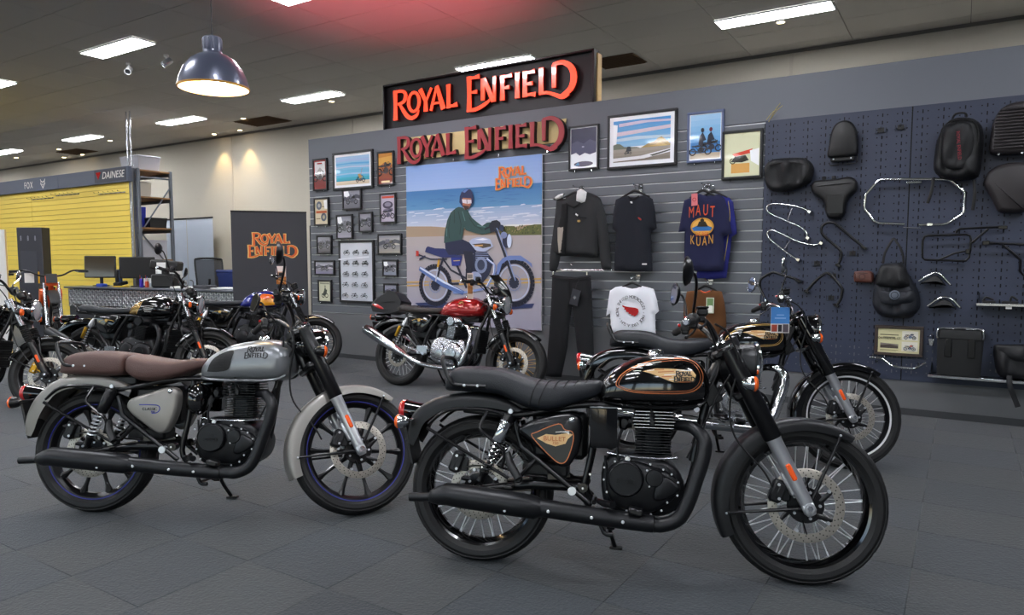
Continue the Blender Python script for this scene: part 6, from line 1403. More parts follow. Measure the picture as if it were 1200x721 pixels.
for nm_, lab, P_, br in (('pannier_rail','upper chrome looped rail at the left of the pegboard',[(-1.191,1.775),(-1.23,1.80),(-1.307,1.828),(-1.42,1.85),(-1.51,1.857),(-1.550,1.845),(-1.561,1.815),(-1.535,1.775),(-1.43,1.722),(-1.324,1.671),(-1.25,1.633),(-1.210,1.59),(-1.197,1.54)],[(-1.339,1.811),(-1.37,1.712)]),
                         ('pannier_rail','lower chrome looped rail at the left of the pegboard',[(-1.083,1.492),(-1.12,1.478),(-1.17,1.479),(-1.275,1.507),(-1.40,1.568),(-1.49,1.613),(-1.530,1.613),(-1.550,1.585),(-1.53,1.54),(-1.453,1.474),(-1.36,1.40),(-1.274,1.343)],[(-1.342,1.519),(-1.396,1.445)])):
    t = thing(nm_, lab, 'rail', group='chrome looped rails'); MB().tube([(x, PY-.02, z) for x, z in P_], .009, 10, k=3).build('tube', CHROME, t)
    MB().tube([(x, PY-.02, z) for x, z in br], .005, 8).build('brace', ALU, t)
    for q in (P_[0], P_[-1]): MB().box((q[0],PY+.005,q[1]), (.035,.07,.03), M.Rotation(.6,3,'Y'), ch=.005).build('mounting_tab', CHROME, t)
for lab, P_ in (('black hooked crash bar right of the chrome looped rails',[(-.735,1.448),(-.76,1.475),(-.829,1.534),(-.958,1.654),(-1.0,1.672),(-1.042,1.669),(-1.075,1.64),(-1.080,1.60),(-1.06,1.555),(-.951,1.457),(-.912,1.41),(-.912,1.36),(-.935,1.293)]),
                ('black angular crash bar with splayed ends, left of the brown pouch',[(-1.19,1.052),(-1.155,1.10),(-1.111,1.158),(-1.04,1.218),(-1.015,1.222),(-.985,1.206),(-.90,1.10),(-.892,1.07),(-.904,.99),(-.935,.935)]),
                ('black crash bar partly behind the handlebar of the chrome-piped motorcycle',[(-1.264,1.151),(-1.30,1.172),(-1.377,1.195),(-1.46,1.222),(-1.50,1.222),(-1.58,1.175),(-1.60,1.14),(-1.598,1.08),(-1.56,1.0),(-1.53,.948)])):
    t = thing('crash_bar', lab, 'crash bar', group='black crash bars'); MB().tube([(x, PY-.03, z) for x, z in P_], .012, 12, k=2).build('tube', BLK_SATIN, t)
    for q in (P_[0], P_[-1]): MB().box((q[0],PY-.0,q[1]), (.05,.085,.022), M.Rotation(.5,3,'Y'), ch=.005).build('mounting_tab', BLK_SATIN, t)
t = thing('tool_pouch', 'small brown leather pouch left of the slate roll-top bag', 'pouch'); padm('pouch_body', [(-.803,1.230),(-.78,1.242),(-.70,1.247),(-.665,1.235),(-.650,1.205),(-.654,1.150),(-.70,1.143),(-.785,1.147),(-.80,1.16)], PY+.02, .07, mat('brown_leather', '5A332A', .5, bump=.3, bscale=150, var=.12), t, .018)
MB().lathe([(.020,0),(.024,-.002),(.026,0)], (-.735,PY-.052,1.195), (0,1,0), 20).build('embossed_ring', mat('dark_brown', '3A201A', .5), t); MB().tube([(-.80,PY-.04,1.222),(-.73,PY-.052,1.230),(-.66,PY-.04,1.218)], .003, 6, k=3).build('zip', BLK_SATIN, t)
t = thing('roll_top_bag', 'slate grey roll-top shoulder bag hanging on the pegboard seam', 'bag')
bag('bag_body', [(-.592,1.301),(-.50,1.315),(-.418,1.310),(-.395,1.24),(-.377,1.208),(-.33,1.12),(-.305,1.073),(-.290,.99),(-.292,.938),(-.341,.86),(-.42,.845),(-.506,.844),(-.57,.855),(-.62,.90),(-.649,.961),(-.645,1.07),(-.634,1.17),(-.61,1.24)], 6.88, .14, CANV, t, seed=8)
bag('bag_flap', [(-.585,1.295),(-.50,1.305),(-.422,1.30),(-.38,1.20),(-.37,1.12),(-.45,1.105),(-.55,1.11),(-.62,1.13),(-.615,1.22)], 6.81, .05, BAGM, t, seed=10); bag('front_pocket', [(-.60,1.08),(-.48,1.06),(-.35,1.09),(-.33,1.0),(-.40,.97),(-.50,.96),(-.58,.985)], 6.80, .04, CANV, t, seed=11)
b = MB(); b.tube([(-.577,6.83,1.309),(-.565,6.83,1.40),(-.52,6.84,1.50),(-.504,6.85,1.523),(-.48,6.84,1.49),(-.453,6.83,1.446),(-.430,6.83,1.38),(-.421,6.83,1.31)], .010, 8, k=3, flat=(.35,1)); b.build('strap', BAGM, t)
MB().lathe([(0,-.002),(.036,-.002),(.040,0),(.040,.01)], (-.475,6.772,1.045), (0,1,0), 24).build('round_emblem', mat('emblem_grey', '59616E', .5), t); MB().lathe([(.024,-.004),(.028,-.004),(.028,0),(.024,0)], (-.475,6.771,1.045), (0,1,0), 24, closed=True).build('emblem_ring', DARK, t)
t = thing('luggage_rack', 'black rectangular luggage rack frame right of the slate bag', 'rack'); b = MB()
b.tube([(x, PY-.02, z) for x, z in [(-.292,1.50),(-.280,1.535),(-.255,1.542),(-.12,1.544),(.015,1.545),(.040,1.535),(.048,1.505),(.045,1.43),(.040,1.36),(.020,1.334),(-.01,1.332),(-.15,1.338),(-.27,1.342),(-.288,1.36),(-.291,1.42),(-.292,1.50)]], .009, 10); b.build('rack_frame', BLK_SATIN, t)
b = MB(); b.tube([(-.165,PY-.03,1.342),(-.10,PY-.03,1.375),(-.059,PY-.03,1.395),(.029,PY-.03,1.415)], .008, 8, k=2); b.box((.03,PY-.03,1.41), (.03,.03,.04), ch=.005); b.build('rack_brace', BLK_SATIN, t)
t = thing('luggage_rack', 'black rack stay with a long top rail, above and right of the rectangular rack', 'rack'); b = MB(); b.tube([(.279,PY-.05,1.60),(.10,PY-.05,1.597),(-.031,PY-.05,1.591),(-.052,PY-.05,1.58),(-.057,PY-.05,1.558)], .009, 8); b.build('top_rail', BLK_SATIN, t); b = MB(); b.tube([(.16,PY-.05,1.588),(.053,PY-.05,1.477)], .009, 8); b.box((.255,PY-.05,1.597), (.06,.02,.026), ch=.004); b.build('diagonal_stay', BLK_SATIN, t)
t = thing('luggage_rack', 'black rack tube with rounded loop at the right edge of the picture', 'rack'); b = MB(); b.tube([(.14,PY-.02,1.476),(.30,PY-.02,1.466),(.60,PY-.02,1.45)], .010, 8); b.tube([(.26,PY-.02,1.464),(.33,PY-.02,1.395),(.382,PY-.02,1.341),(.384,PY-.02,1.25),(.413,PY-.02,1.214),(.60,PY-.02,1.21)], .010, 8); b.build('tube', BLK_SATIN, t); MB().box((.15,PY-.02,1.476), (.05,.024,.034), ch=.005).build('mounting_tab', BLK_SATIN, t)
for lab, dx_, dz_ in (('upper chrome-edged black engine guard','',0),('lower chrome-edged black engine guard','',1)):
    P_ = [(-.306,1.163),(-.251,1.203),(-.188,1.236),(-.141,1.208),(-.080,1.137)] if not dz_ else [(-.235,.955),(-.169,1.011),(-.116,1.034),(-.06,1.014),(-.004,.953)]
    t = thing('engine_guard', lab+' on the pegboard', 'guard', group='engine guards'); MB().tube([(x, PY-.05, z) for x, z in P_], .010, 10, k=4).build('guard_tube', CHROME, t)
    MB().prism(cr([(P_[0][0]+.01,P_[0][1]-.02),(P_[1][0]+.01,P_[1][1]-.015),(P_[2][0],P_[2][1]-.02),(P_[3][0]-.01,P_[3][1]-.02),(P_[4][0]-.03,P_[4][1]-.012),(P_[3][0]-.03,P_[3][1]-.055),(P_[1][0]+.02,P_[1][1]-.055)], 3, True), PY+.02, PY-.045, .01).build('guard_plate', BLK_PLASTIC, t)
t = thing('backpack', 'black backpack with a dark red vertical print', 'backpack')
bag('bag_body', [(-.234,2.20),(-.225,2.30),(-.205,2.369),(-.156,2.454),(-.12,2.478),(-.072,2.487),(.0,2.475),(.045,2.45),(.082,2.401),(.096,2.32),(.098,2.244),(.092,2.12),(.084,2.03),(.05,1.99),(-.051,1.982),(-.15,1.995),(-.222,2.05),(-.238,2.12)], 6.85, .20, BAGM, t, seed=21)
bag('front_pocket', [(-.171,2.390),(-.13,2.425),(-.07,2.436),(-.01,2.425),(.03,2.38),(.044,2.30),(.03,2.2),(.011,2.13),(-.02,2.075),(-.08,2.062),(-.14,2.078),(-.178,2.13),(-.187,2.25)], 6.755, .07, BAGM, t, seed=22)
b = MB(); b.tube([(x, 6.74, z) for x, z in [(-.195,2.15),(-.20,2.30),(-.175,2.41),(-.08,2.455),(.03,2.42),(.062,2.32),(.045,2.18)]], .006, 6, k=4); b.tube([(-.12,6.79,2.47),(-.10,6.78,2.505),(-.04,6.78,2.505),(-.02,6.79,2.475)], .008, 8, k=3); b.build('zip', GRIP, t)
for x0, z0, x1, z1 in ((-.236,2.02,-.268,1.81),(.046,1.985,.048,1.74)): MB().tube([(x0,6.86,z0),((x0+x1)/2+.01,6.85,(z0+z1)/2),(x1,6.86,z1)], .012, 8, k=3, flat=(.3,1)).build('strap', BAGM, t)
for nm_ in ('ROYAL ENFIELD',): text_obj(nm_, .034, mat('dark_red_print', '8A2030', .7), t, 'lettering', (-.068, 6.708, 2.245), rot=M.Rotation(R(84), 3, 'Y'), sx=.92)
t = thing('backrest_pad', 'black backrest pad with horizontal ribs, top right of the pegboard', 'backrest')
padm('pad', [(.138,2.20),(.143,2.30),(.155,2.42),(.195,2.51),(.26,2.552),(.34,2.56),(.43,2.53),(.48,2.44),(.49,2.30),(.48,2.19),(.40,2.165),(.20,2.168)], PY, .10, mat('dark_brown_leather', '2A2628', .45, bump=.2, bscale=200), t, .03)
for k in range(13): MB().tube([(.168+.002*abs(k-5)**1.3*(k > 7),PY-.098,2.215+.025*k),(.31,PY-.108,2.215+.025*k),(.455,PY-.098,2.213+.025*k)], .009, 8, k=3).build('rib', mat('dark_brown_leather'), t) if False else None
rb = memo('padrib', lambda: MB().tube([(-.145,0,0),(0,-.010,0),(.145,0,-.002)], .010, 8, k=3).mesh('rib', mat('dark_brown_leather', '2A2628')))
for k in range(13): link('rib', rb, t, M.Translation((.312, PY-.096, 2.212+.0245*k)) @ M.Diagonal((1-.35*max(0, (k-8)/5)**2, 1, 1, 1)))
MB().tube([(x, PY-.085, z) for x, z in [(.152,2.20),(.158,2.32),(.172,2.43),(.21,2.505),(.27,2.538),(.36,2.54),(.43,2.51),(.465,2.43),(.475,2.3),(.468,2.2),(.40,2.178),(.2,2.18),(.152,2.20)]], .005, 8, k=2).build('piping', ALU, t); bolts(t, [(.20,2.165),(.35,2.165)], PY-.09, r=.008)
t = thing('saddle', 'wide dark solo saddle at the right edge of the pegboard', 'saddle'); padm('saddle_seat', [(.120,1.93),(.122,2.0),(.16,2.055),(.23,2.09),(.31,2.10),(.40,2.085),(.46,2.04),(.50,1.97),(.49,1.90),(.43,1.82),(.40,1.74),(.375,1.712),(.30,1.708),(.228,1.719),(.20,1.76),(.165,1.84)], PY, .10, mat('dark_brown_leather', '2A2628'), t, .04)
MB().tube([(x, PY-.075, z) for x, z in [(.225,1.74),(.175,1.85),(.14,1.93),(.142,1.99),(.175,2.04),(.24,2.07),(.32,2.08),(.40,2.065),(.455,2.02),(.48,1.96)]], .005, 8, k=2).build('piping', BLK_SATIN, t)
t = thing('handlebar', 'bare chrome handlebar below the framed certificate', 'handlebar'); MB().tube([(x, PY-.05, z) for x, z in [(-.649,.495),(-.60,.495),(-.566,.492),(-.54,.478),(-.51,.455),(-.48,.434),(-.455,.427),(-.39,.422),(-.322,.421),(-.30,.428),(-.271,.446),(-.224,.478)]], .010, 12, k=2).build('bar', CHROME, t); MB().tube([(-.41,PY-.05,.4225),(-.345,PY-.05,.4215)], .0125, 12).build('knurled_centre', ALU, t)
for x in (-.60,-.28): MB().tube([(x,YD-.01,.46),(x,PY-.06,.458),(x,PY-.065,.47)], .005, 8).build('peg_hook', BLK_SATIN, t)
def shelf(lab, x0, x1, z, dp=.20):
    t = thing('peg_shelf', lab, 'shelf', ((x0+x1)/2, YD-.012-dp/2, z)); MB().box((0,0,0), (x1-x0,dp,.008), ch=.002).build('shelf_board', mat('shelf_steel', '383C46', .45, .4), t); MB().box((0,-dp/2,.0), (x1-x0,.008,.022), ch=.002).build('front_lip', ALU, t)
    for x in (x0+.02, x1-.02): MB().prism([(0,0),(dp*.9,0),(0,.09)], -.002, .002).build('shelf_bracket', BLK_SATIN, t).matrix_local = M.Translation((x-(x0+x1)/2, dp/2, 0)) @ M.Rotation(-pi/2, 4, 'Z')
    return t
shelf('low steel shelf under the black top box', -.205, 1.60, .385, .20); shelf('small steel shelf at the right edge holding small parts', .105, .95, .985, .16)
t = thing('top_box', 'square black hard top box standing on the low steel shelf', 'top box', (-.0+.008, 6.83, .389)); b = MB(); b.loft([[(x*s_+c0, y*s2, z) for x, y in ((-.16,-.09),(-.14,-.10),(.14,-.10),(.16,-.09),(.16,.09),(.14,.10),(-.14,.10),(-.16,.09))] for z, s_, s2, c0 in ((0,.88,.85,0),(.015,.94,.95,0),(.30,1.0,1,0),(.312,1.0,1,0))]); b.build('box_body', BLK_PLASTIC, t, 30)
b = MB(); b.loft([[(x*s_, y*s2, z) for x, y in ((-.168,-.09),(-.145,-.108),(.145,-.108),(.168,-.09),(.168,.09),(.145,.105),(-.145,.105),(-.168,.09))] for z, s_, s2 in ((.316,1,1),(.35,1,1),(.385,.95,.95),(.392,.88,.88))]); b.build('box_lid', BLK_PLASTIC, t, 30)
for x in (-.08,.08): MB().box((x,-.103,.24), (.05,.012,.15), ch=.004).build('latch', BLK_SATIN, t)
MB().tube([(-.155,-.11,.32),(-.16,-.115,.37),(-.12,-.10,.40),(.12,-.10,.40),(.155,-.115,.37),(.155,-.11,.32)], .006, 8, k=3).build('carry_rail', ALU, t)
for x in (-.07,.07): MB().box((x,-.10,.395), (.07,.02,.006), ch=.002).build('lid_strip', ALU, t)
t = thing('key_ring', 'small bunch of keys hanging beside the top box', 'keys', (-.195, 6.90, .70)); MB().lathe([(.012,0),(.014,.001),(.012,.002)], (0,0,0), (0,1,0), 16, closed=True).build('ring', CHROME, t); MB().tube([(0,.03,.02),(0,-.01,.02)], .004, 6).build('peg_hook', BLK_SATIN, t)
for k in range(3): MB().box((-.012+.01*k,-.004*k,-.05), (.010,.003,.06), M.Rotation(.2*(k-1),3,'Y'), ch=.001).build('key', ALU, t)
t = thing('shoulder_bag', 'large black saddle bag with a dangling strap at the right edge, on the low shelf', 'bag'); bag('bag_body', [(.236,.66),(.30,.67),(.42,.68),(.60,.675),(.70,.66),(.72,.55),(.70,.43),(.62,.402),(.45,.398),(.33,.400),(.275,.43),(.245,.53)], 6.80, .16, BAGM, t, seed=31)
bag('bag_flap', [(.245,.66),(.30,.675),(.45,.685),(.60,.68),(.69,.665),(.66,.56),(.55,.53),(.42,.535),(.32,.58)], 6.73, .05, BAGM, t, seed=32); MB().tube([(.345,6.70,.44),(.352,6.685,.36),(.38,6.69,.28),(.41,6.69,.20)], .018, 8, k=3, flat=(.2,1)).build('strap', BAGM, t)
t = thing('spare_part', 'black mirror clamp lying on the small shelf', 'spare part', (.19,6.86,.99)); MB().box((0,0,.012), (.09,.05,.02), ch=.006).tube([(-.04,0,.02),(-.02,0,.05),(.03,0,.03)], .008, 8, k=3).build('clamp_body', BLK_PLASTIC, t)
t = thing('spare_part', 'black lever bracket with a white price tag on the small shelf', 'spare part', (.33,6.86,.99)); MB().box((0,0,.012), (.11,.05,.02), ch=.006).tube([(.0,0,.02),(.01,0,.06),(.05,0,.03)], .008, 8, k=3).build('bracket_body', BLK_PLASTIC, t); MB().box((-.01,-.07,-.02), (.04,.002,.03), ch=.0005).build('price_tag', WHITE, t)
# loose double peg hooks
for x, z, lab in ((-.645,2.475,'empty wire peg hook, left of the pair above the octagonal bar'),(-.495,2.485,'empty wire peg hook, right of the pair above the octagonal bar'),(-1.12,1.33,'small clear card holder left of the brown pouch, upper'),(-.83,1.42,'small clear card holder under the hooked black bar'),(-.98,1.22,'small peg clip below the hooked black bar'),(-.99,1.02,'small peg clip inside the angular crash bar')):
    t = thing('peg_hook', lab, 'hook', (x, YD-.012, z), group='empty peg hooks'); b = MB(); b.tube([(-.04,-.004,0),(-.04,-.012,-.045),(.04,-.012,-.045),(.04,-.004,0)], .0022, 6); b.tube([(0,-.004,.01),(0,-.05,-.02),(0,-.055,-.005)], .0028, 6); b.build('wire', BLK_SATIN, t); MB().box((0,-.003,-.02), (.05,.004,.04), ch=.001).build('hook_plate', BLK_PLASTIC, t)
t = thing('cable_tie', 'stray yellow cable ties at the top left corner of the pegboard', 'cable ties'); b = MB()
for a in ((-1.60,2.64,-1.50,2.72),(-1.58,2.62,-1.47,2.77),(-1.56,2.65,-1.45,2.745)): b.tube([(a[0],YD-.02,a[1]),((a[0]+a[2])/2,YD-.05,(a[1]+a[3])/2+.01),(a[2],YD-.07,a[3])], .0022, 5, k=3)
tag(b.build('ties', mat('yellow_tie', 'B8A840', .5), t), kind='stuff')
# =================================================================== LEFT SIDE OF THE SHOWROOM
# ---- pendant lamp
t = thing('pendant_lamp', 'large dark dome pendant lamp with glowing warm inside', 'lamp', (-3.965, 2.80, 2.40))
SHADE = mat('dark_blue_grey_enamel', '555A6C', .3, .35, coat=.5)
b = MB(); prof = [(.245,-.005),(.250,0),(.247,.012),(.235,.055),(.205,.115),(.16,.165),(.105,.195),(.058,.208),(.055,.215),(.055,.30),(.045,.308),(0,.31)]
prof = [(r_*.84 if r_ > .06 else r_, z_) for r_, z_ in prof]; b.lathe(prof, (0,0,0), (0,0,1), 56)
for k in range(12): a = 2*pi*k/12; b.box((.052*cos(a), .052*sin(a), .26), (.012,.012,.07), M.Rotation(a,3,'Z'), ch=.003)
b.build('lamp_shade', SHADE, t, 50)
MB().lathe([(r_*.84, z_) for r_, z_ in [(.243,-.004),(.240,.010),(.228,.050),(.198,.108),(.154,.157),(.10,.187),(.0,.198)]], (0,0,0), (0,0,1), 56).build('shade_inside', mat('warm_white_enamel', 'F0DDB8', .5), t)
MB().lathe([(.243*.84,-.008),(.252*.84,-.006),(.253*.84,.004),(.247*.84,.006)], (0,0,0), (0,0,1), 56).build('shade_rim', mat('rim_glow_orange', 'C08A3C', .4, .3), t)  # orange glow along the rim, painted into its colour
MB().sphere((0,0,.055), .075, 20).build('bulb', mat('bulb_glass', 'FFFFFF', .4, emit='FFE6BC', es=60), t)
MB().cyl((0,0,.11), (0,0,.19), .02).build('bulb_socket', BLK_PLASTIC, t); MB().tube([(0,0,.30),(0,0,1.595)], .0035, 8).build('cord', BLK_PLASTIC, t); MB().lathe([(0,1.598),(.05,1.596),(.05,1.57),(0,1.565)], (0,0,0), (0,0,1), 24).build('ceiling_rose', BLK_SATIN, t)
# ---- ceiling spotlights and downlights
for x, y, ang, lab in ((-9.62, 5.50, .9, 'white ceiling spotlight below the large light panel'), (-8.84, 5.56, -.4, 'white ceiling spotlight with dark face, nearer the pendant lamp')):
    t = thing('spotlight', lab, 'spotlight', (x, y, ZC), group='ceiling spotlights'); MB().lathe([(0,0),(.03,0),(.03,-.03),(.01,-.035),(.01,-.08),(0,-.08)], (0,0,0), (0,0,1), 16).build('spot_base', WHITE, t)
    d = V((sin(ang), -.8, -.75)).normalized(); b = MB(); b.lathe([(0,-.07),(.035,-.07),(.04,-.06),(.04,.06),(.036,.06),(.034,.05)], (0,0,-.10), d, 20); b.build('spot_head', WHITE if ang > 0 else ALU, t); MB().lathe([(.034,.05),(0,.045)], (0,0,-.10), d, 20).build('spot_face', DARK, t)
DL = mat('downlight_lamp', 'FFFFFF', .4, emit='FFDFA8', es=16)
for x, y, lab in ((-11.52,8.74,'small downlight beside the brown grille right of the pendant lamp'),(-13.45,9.47,'left one of the two small downlights over the warm wall glow'),(-12.60,9.47,'right one of the two small downlights over the warm wall glow'),(-16.12,8.73,'small downlight below the farther ceiling panel near the suspended rods'),
     (-1.84,8.52,'small downlight beside the long light over the pegboard'),(-18.8,9.47,'right one of the far pair of downlights above the yellow wall'),(-19.7,9.47,'left one of the far pair of downlights above the yellow wall'),(-20.8,8.83,'farthest small downlight, under the farthest light panel'),(-9.05,8.62,'small downlight under the end of the panel left of the sign box'),(-18.38,8.73,'small downlight in front of the farther ceiling grille')):
    t = thing('downlight', lab, 'downlight', (x, y, ZC), group='small round downlights'); MB().lathe([(.04,-.001),(.055,-.004),(.06,-.001),(.06,.002),(.04,.002)], (0,0,0), (0,0,1), 20, closed=True).build('trim_ring', WHITE, t); MB().lathe([(0,-.002),(.04,-.002),(.04,.001),(0,.001)], (0,0,0), (0,0,1), 18, closed=False).build('lamp_face', DL, t)
# ---- yellow slat wall with its header
YY = 7.2; XE = -12.66; XS = -26.0
b = MB(); b.box(((XE+XS)/2, YY+.05, 1.5), (XE-XS, .06, 3.0), ch=0); yw = struct('wall_partition', b, GREY_BD)
for s0, s1 in ((XS,-20.0),(-20.0,-16.4),(-16.4,XE-.05)):
    me = MB().box((0,0,0), (s1-s0-.004,.02,.093), ch=.003).mesh('slat', YEL)
    for k in range(27): link('slat', me, yw, M.Translation(((s0+s1)/2, YY+.01, .105+.1*k)))
MB().box(((XE+XS)/2, YY+.018, 1.4), (XE-XS,.006,2.75), ch=0).build('groove_backing', mat('yellow_groove', 'C4AC62', .6), yw)
MB().box((XE-.02, YY, 1.4), (.035,.05,2.8), ch=.004).build('end_trim', ALU, yw)
HB = mat('grey_blue_header', '525A6B', .5)
for x0, x1 in ((-26,-19.4),(-19.4,-15.12),(-15.12,-12.63)):
    hb = MB().box(((x0+x1)/2, YY-.03, 2.89), (x1-x0-.01, .08, .27), ch=.004).build('header_board', HB, yw)
hb.name = 'header_board'
text_obj('FOX', .19, WHITEDEC, yw, 'header_lettering', (-16.32, YY-.073, 2.88), sx=.85, space=1.25)
hs = MB(); sf = lambda P_: [(-15.72+x*.10, 2.88+z*.10) for x, z in P_]
for q in ([(-1,1),(-.75,.5),(-1,.0),(-.9,0),(-.6,.5),(-.8,.95)], [(1,1),(.75,.5),(1,0),(.9,0),(.6,.5),(.8,.95)], [(-.9,.1),(0,-.95),(.9,.1),(.8,.25),(0,-.65),(-.8,.25)], [(-.7,.75),(-.2,.5),(.2,.5),(.7,.75),(.65,.55),(.2,.3),(-.2,.3),(-.65,.55)], [(-.45,.15),(-.1,-.05),(-.1,-.25)], [(.45,.15),(.1,-.05),(.1,-.25)]): hs.prism(sf(q), YY-.071, YY-.074)
hs.build('header_emblem', WHITEDEC, yw)
MB().box((-13.22, YY-.072, 2.895), (1.06,.006,.235), ch=.001).build('header_plate', mat('dark_header_plate', '343845', .5), yw)
text_obj('DAINESE', .18, WHITEDEC, yw, 'header_lettering', (-13.12, YY-.078, 2.895), sx=1.05, shear=.25)
MB().prism([(-13.70,2.97),(-13.52,2.97),(-13.62,2.83)], YY-.076, YY-.079).build('header_emblem', RED_LENS, yw)
for x, z, lab in ((-15.9,2.60,'short display hooks row high on the yellow wall, left'),(-14.9,2.63,'short display hooks row high on the yellow wall, middle'),(-13.3,2.58,'short display hooks row high on the yellow wall, near the rack')):
    t = thing('display_hook', lab, 'hook', (x, YY, z), group='hooks on the yellow wall'); b = MB()
    b.box((0,-.008,0), (.9,.012,.02), ch=.002)
    for k in range(6): b.tube([(-.4+.16*k,-.01,0),(-.4+.16*k,-.12,.01),(-.4+.16*k,-.125,.03)], .006, 6)
    b.build('hook_bar', CHROME, t)
t = thing('suspension_rods', 'twin thin rods from the ceiling to the end of the yellow wall', 'rods', (-12.72, 7.22, 3.03)); 
for x in (-.05,.06): MB().cyl((x,0,0), (x,0,.97), .014, n=10).build('rod', ALU, t)
MB().box((0,0,-.01+.01), (.2,.05,.02), ch=.003).build('rod_foot', ALU, t)
# ---- pallet rack behind the end of the yellow wall
t = thing('storage_rack', 'grey steel storage rack with timber shelves behind the yellow wall', 'rack', (-12.60, 7.6, 0)); RK = mat('rack_steel_grey', '6B7078', .45, .4); PLY = mat('chipboard_shelf', '8E6A42', .7, var=.15, bscale=40)
for y in (-.31, .31): MB().box((0,y,1.5), (.06,.05,3.0), ch=.006).build('upright', RK, t)
for y in (-.31, .31): MB().box((-1.4,y,1.5), (.06,.05,3.0), ch=.006).build('upright', RK, t)
for k, (z0, z1) in enumerate(((.5,1.15),(1.15,1.85),(1.85,2.7))): MB().tube([(0,(-.3,.3)[k % 2],z0),(0,(.3,-.3)[k % 2],z1)], .014, 8).build('cross_brace', RK, t)
for z in (.30, 2.85): MB().box((0,0,z), (.03,.6,.03), ch=.003).build('end_brace', RK, t)
for z in (.75,1.35,1.93,2.49,2.97):
    MB().box((-.7,0,z), (1.44,.62,.03), ch=.003).build('shelf', PLY, t)
    for y in (-.31,.31): MB().box((-.7,y,z-.04), (1.38,.03,.06), ch=.004).build('shelf_beam', RK, t)
def crate(lab, c, d, m, nm='storage_box', cat='box', lid=True, grp='boxes on the storage rack'):
    t = thing(nm, lab, cat, c, group=grp); hx, hy, h = d[0]/2, d[1]/2, d[2]; b = MB()
    b.loft([[(x*s_, y*s_, z) for x, y in ((-hx,-hy),(hx,-hy),(hx,hy),(-hx,hy))] for z, s_ in ((0,.9),(h,1.0))]); b.build('box_body', m, t, 30)
    if lid: MB().box((0,0,h+.012), (d[0]*1.04,d[1]*1.04,.025), ch=.006).build('box_lid', m, t)
    return t
CLR = mat('frosted_plastic', 'C8C8D0', .35, trans=.25)
crate('translucent plastic tub on top of the storage rack', (-12.95,7.55,2.986), (.60,.42,.24), CLR)
crate('pale round tub on the second shelf of the storage rack', (-12.78,7.45,2.506), (.24,.24,.24), mat('tub_cream', 'C9C2B4', .6)); crate('blue plastic bin on the third shelf of the storage rack', (-12.86,7.42,1.946), (.16,.2,.38), mat('bin_blue', '2430A8', .4), lid=False)
crate('low dark box on the third shelf of the storage rack', (-12.72,7.66,1.946), (.2,.34,.16), BLK_PLASTIC); crate('clear drawer box on the lowest visible shelf of the storage rack', (-12.8,7.58,1.366), (.35,.48,.33), CLR); crate('cardboard carton low on the storage rack', (-12.8,7.45,.766), (.3,.3,.36), mat('cardboard', 'A9794A', .8))
# ---- tall white roller banners (backs) by the cream wall
for k, (x0, x1) in enumerate(((-15.2,-14.44),(-14.42,-13.5))):
    t = thing('roller_banner', ('left' if k == 0 else 'right')+' one of two tall plain pale panels beside the storage rack', 'banner', ((x0+x1)/2, 9.4, 0), group='pale panels'); w_ = x1-x0
    b = MB(); n = 14; b.add([(-w_/2+w_*i/n, .012*sin(i*1.3)*.4, z) for z in (.06, 2.25) for i in range(n+1)]+[(-w_/2+w_*i/n, .012*sin(i*1.3)*.4+.004, z) for z in (.06, 2.25) for i in range(n+1)], [(i, i+1, n+2+i, n+1+i) for i in range(n)]+[(i+2*n+2, i+2*n+3, 3*n+4+i, 3*n+3+i) for i in range(n)])
    b.build('panel_sheet', mat('pale_blue_white_sheet', 'C6D0DC', .6), t); MB().box((0,0,2.26), (w_,.03,.03), ch=.005).build('top_rail', BLK_SATIN, t); MB().box((0,0,.03), (w_,.16,.06), ch=.01).build('base', ALU, t)
# ---- counter clad in chequer plate
t = thing('counter', 'long service counter clad in chequer plate with a dark top', 'counter', (-13.0, 6.198, 0), (0,0,R(7.6))); L_ = 4.05
PLT = mat('chequer_plate', '85888D', .4, .5, var=.15, bscale=12)
MB().box((L_/2,.30,.43), (L_,.56,.86), ch=.004).build('counter_body', mat('dark_counter', '3A3C42', .5), t); MB().box((L_/2,.30,.885), (L_+.06,.70,.03), ch=.006).build('counter_top', mat('counter_top_grey', '5A5E66', .3), t); MB().box((L_/2+1.6,.45,.905), (1.3,.4,.012), ch=.003).build('white_desk_pad', WHITE, t)
for k in range(3):
    pl = MB().box((L_*(k+.5)/3,.012,.71), (L_/3-.01,.012,.30), ch=.002).build('plate', PLT, t); b = MB()
    for i in range(26):
        for j in range(6):
            a = .9 if (i+j) % 2 else -.9; b.box((L_*(k+.02)/3+(i+.6)*L_/3/26.5,.002,.585+.050*j), (.046,.014,.016), M.Rotation(a,3,'Y'), ch=.002)
    tag(b.build('plate_tread', SILVER, t), kind='stuff')
CM = M.Translation((-13.0, 6.198, 0)) @ M.Rotation(R(7.6), 4, 'Z')
def onc(x, y, z=.902): q = CM @ V((x, y, z)); return (q.x, q.y, q.z)
def monitor(lab, x, y, w_, h_, rz, tilt, scr):
    t = thing('monitor', lab, 'monitor', onc(x, y), (0,0,R(rz)), 'computer monitors'); Rm = M.Rotation(R(tilt),3,'X')
    MB().box((0,0,.008), (.22,.16,.016), ch=.005).build('stand_base', BLK_PLASTIC, t); MB().box((0,.03,.10), (.05,.03,.19), ch=.006).build('stand_neck', BLK_PLASTIC, t)
    MB().box((0,0,.14+h_/2), (w_,.045,h_), Rm, ch=.012).build('monitor_case', BLK_PLASTIC, t); MB().box(V((0,.14*0,.14+h_/2))+Rm @ V((0,-.024,0)), (w_*.94,.004,h_*.90), Rm, ch=.001).build('screen', scr, t)
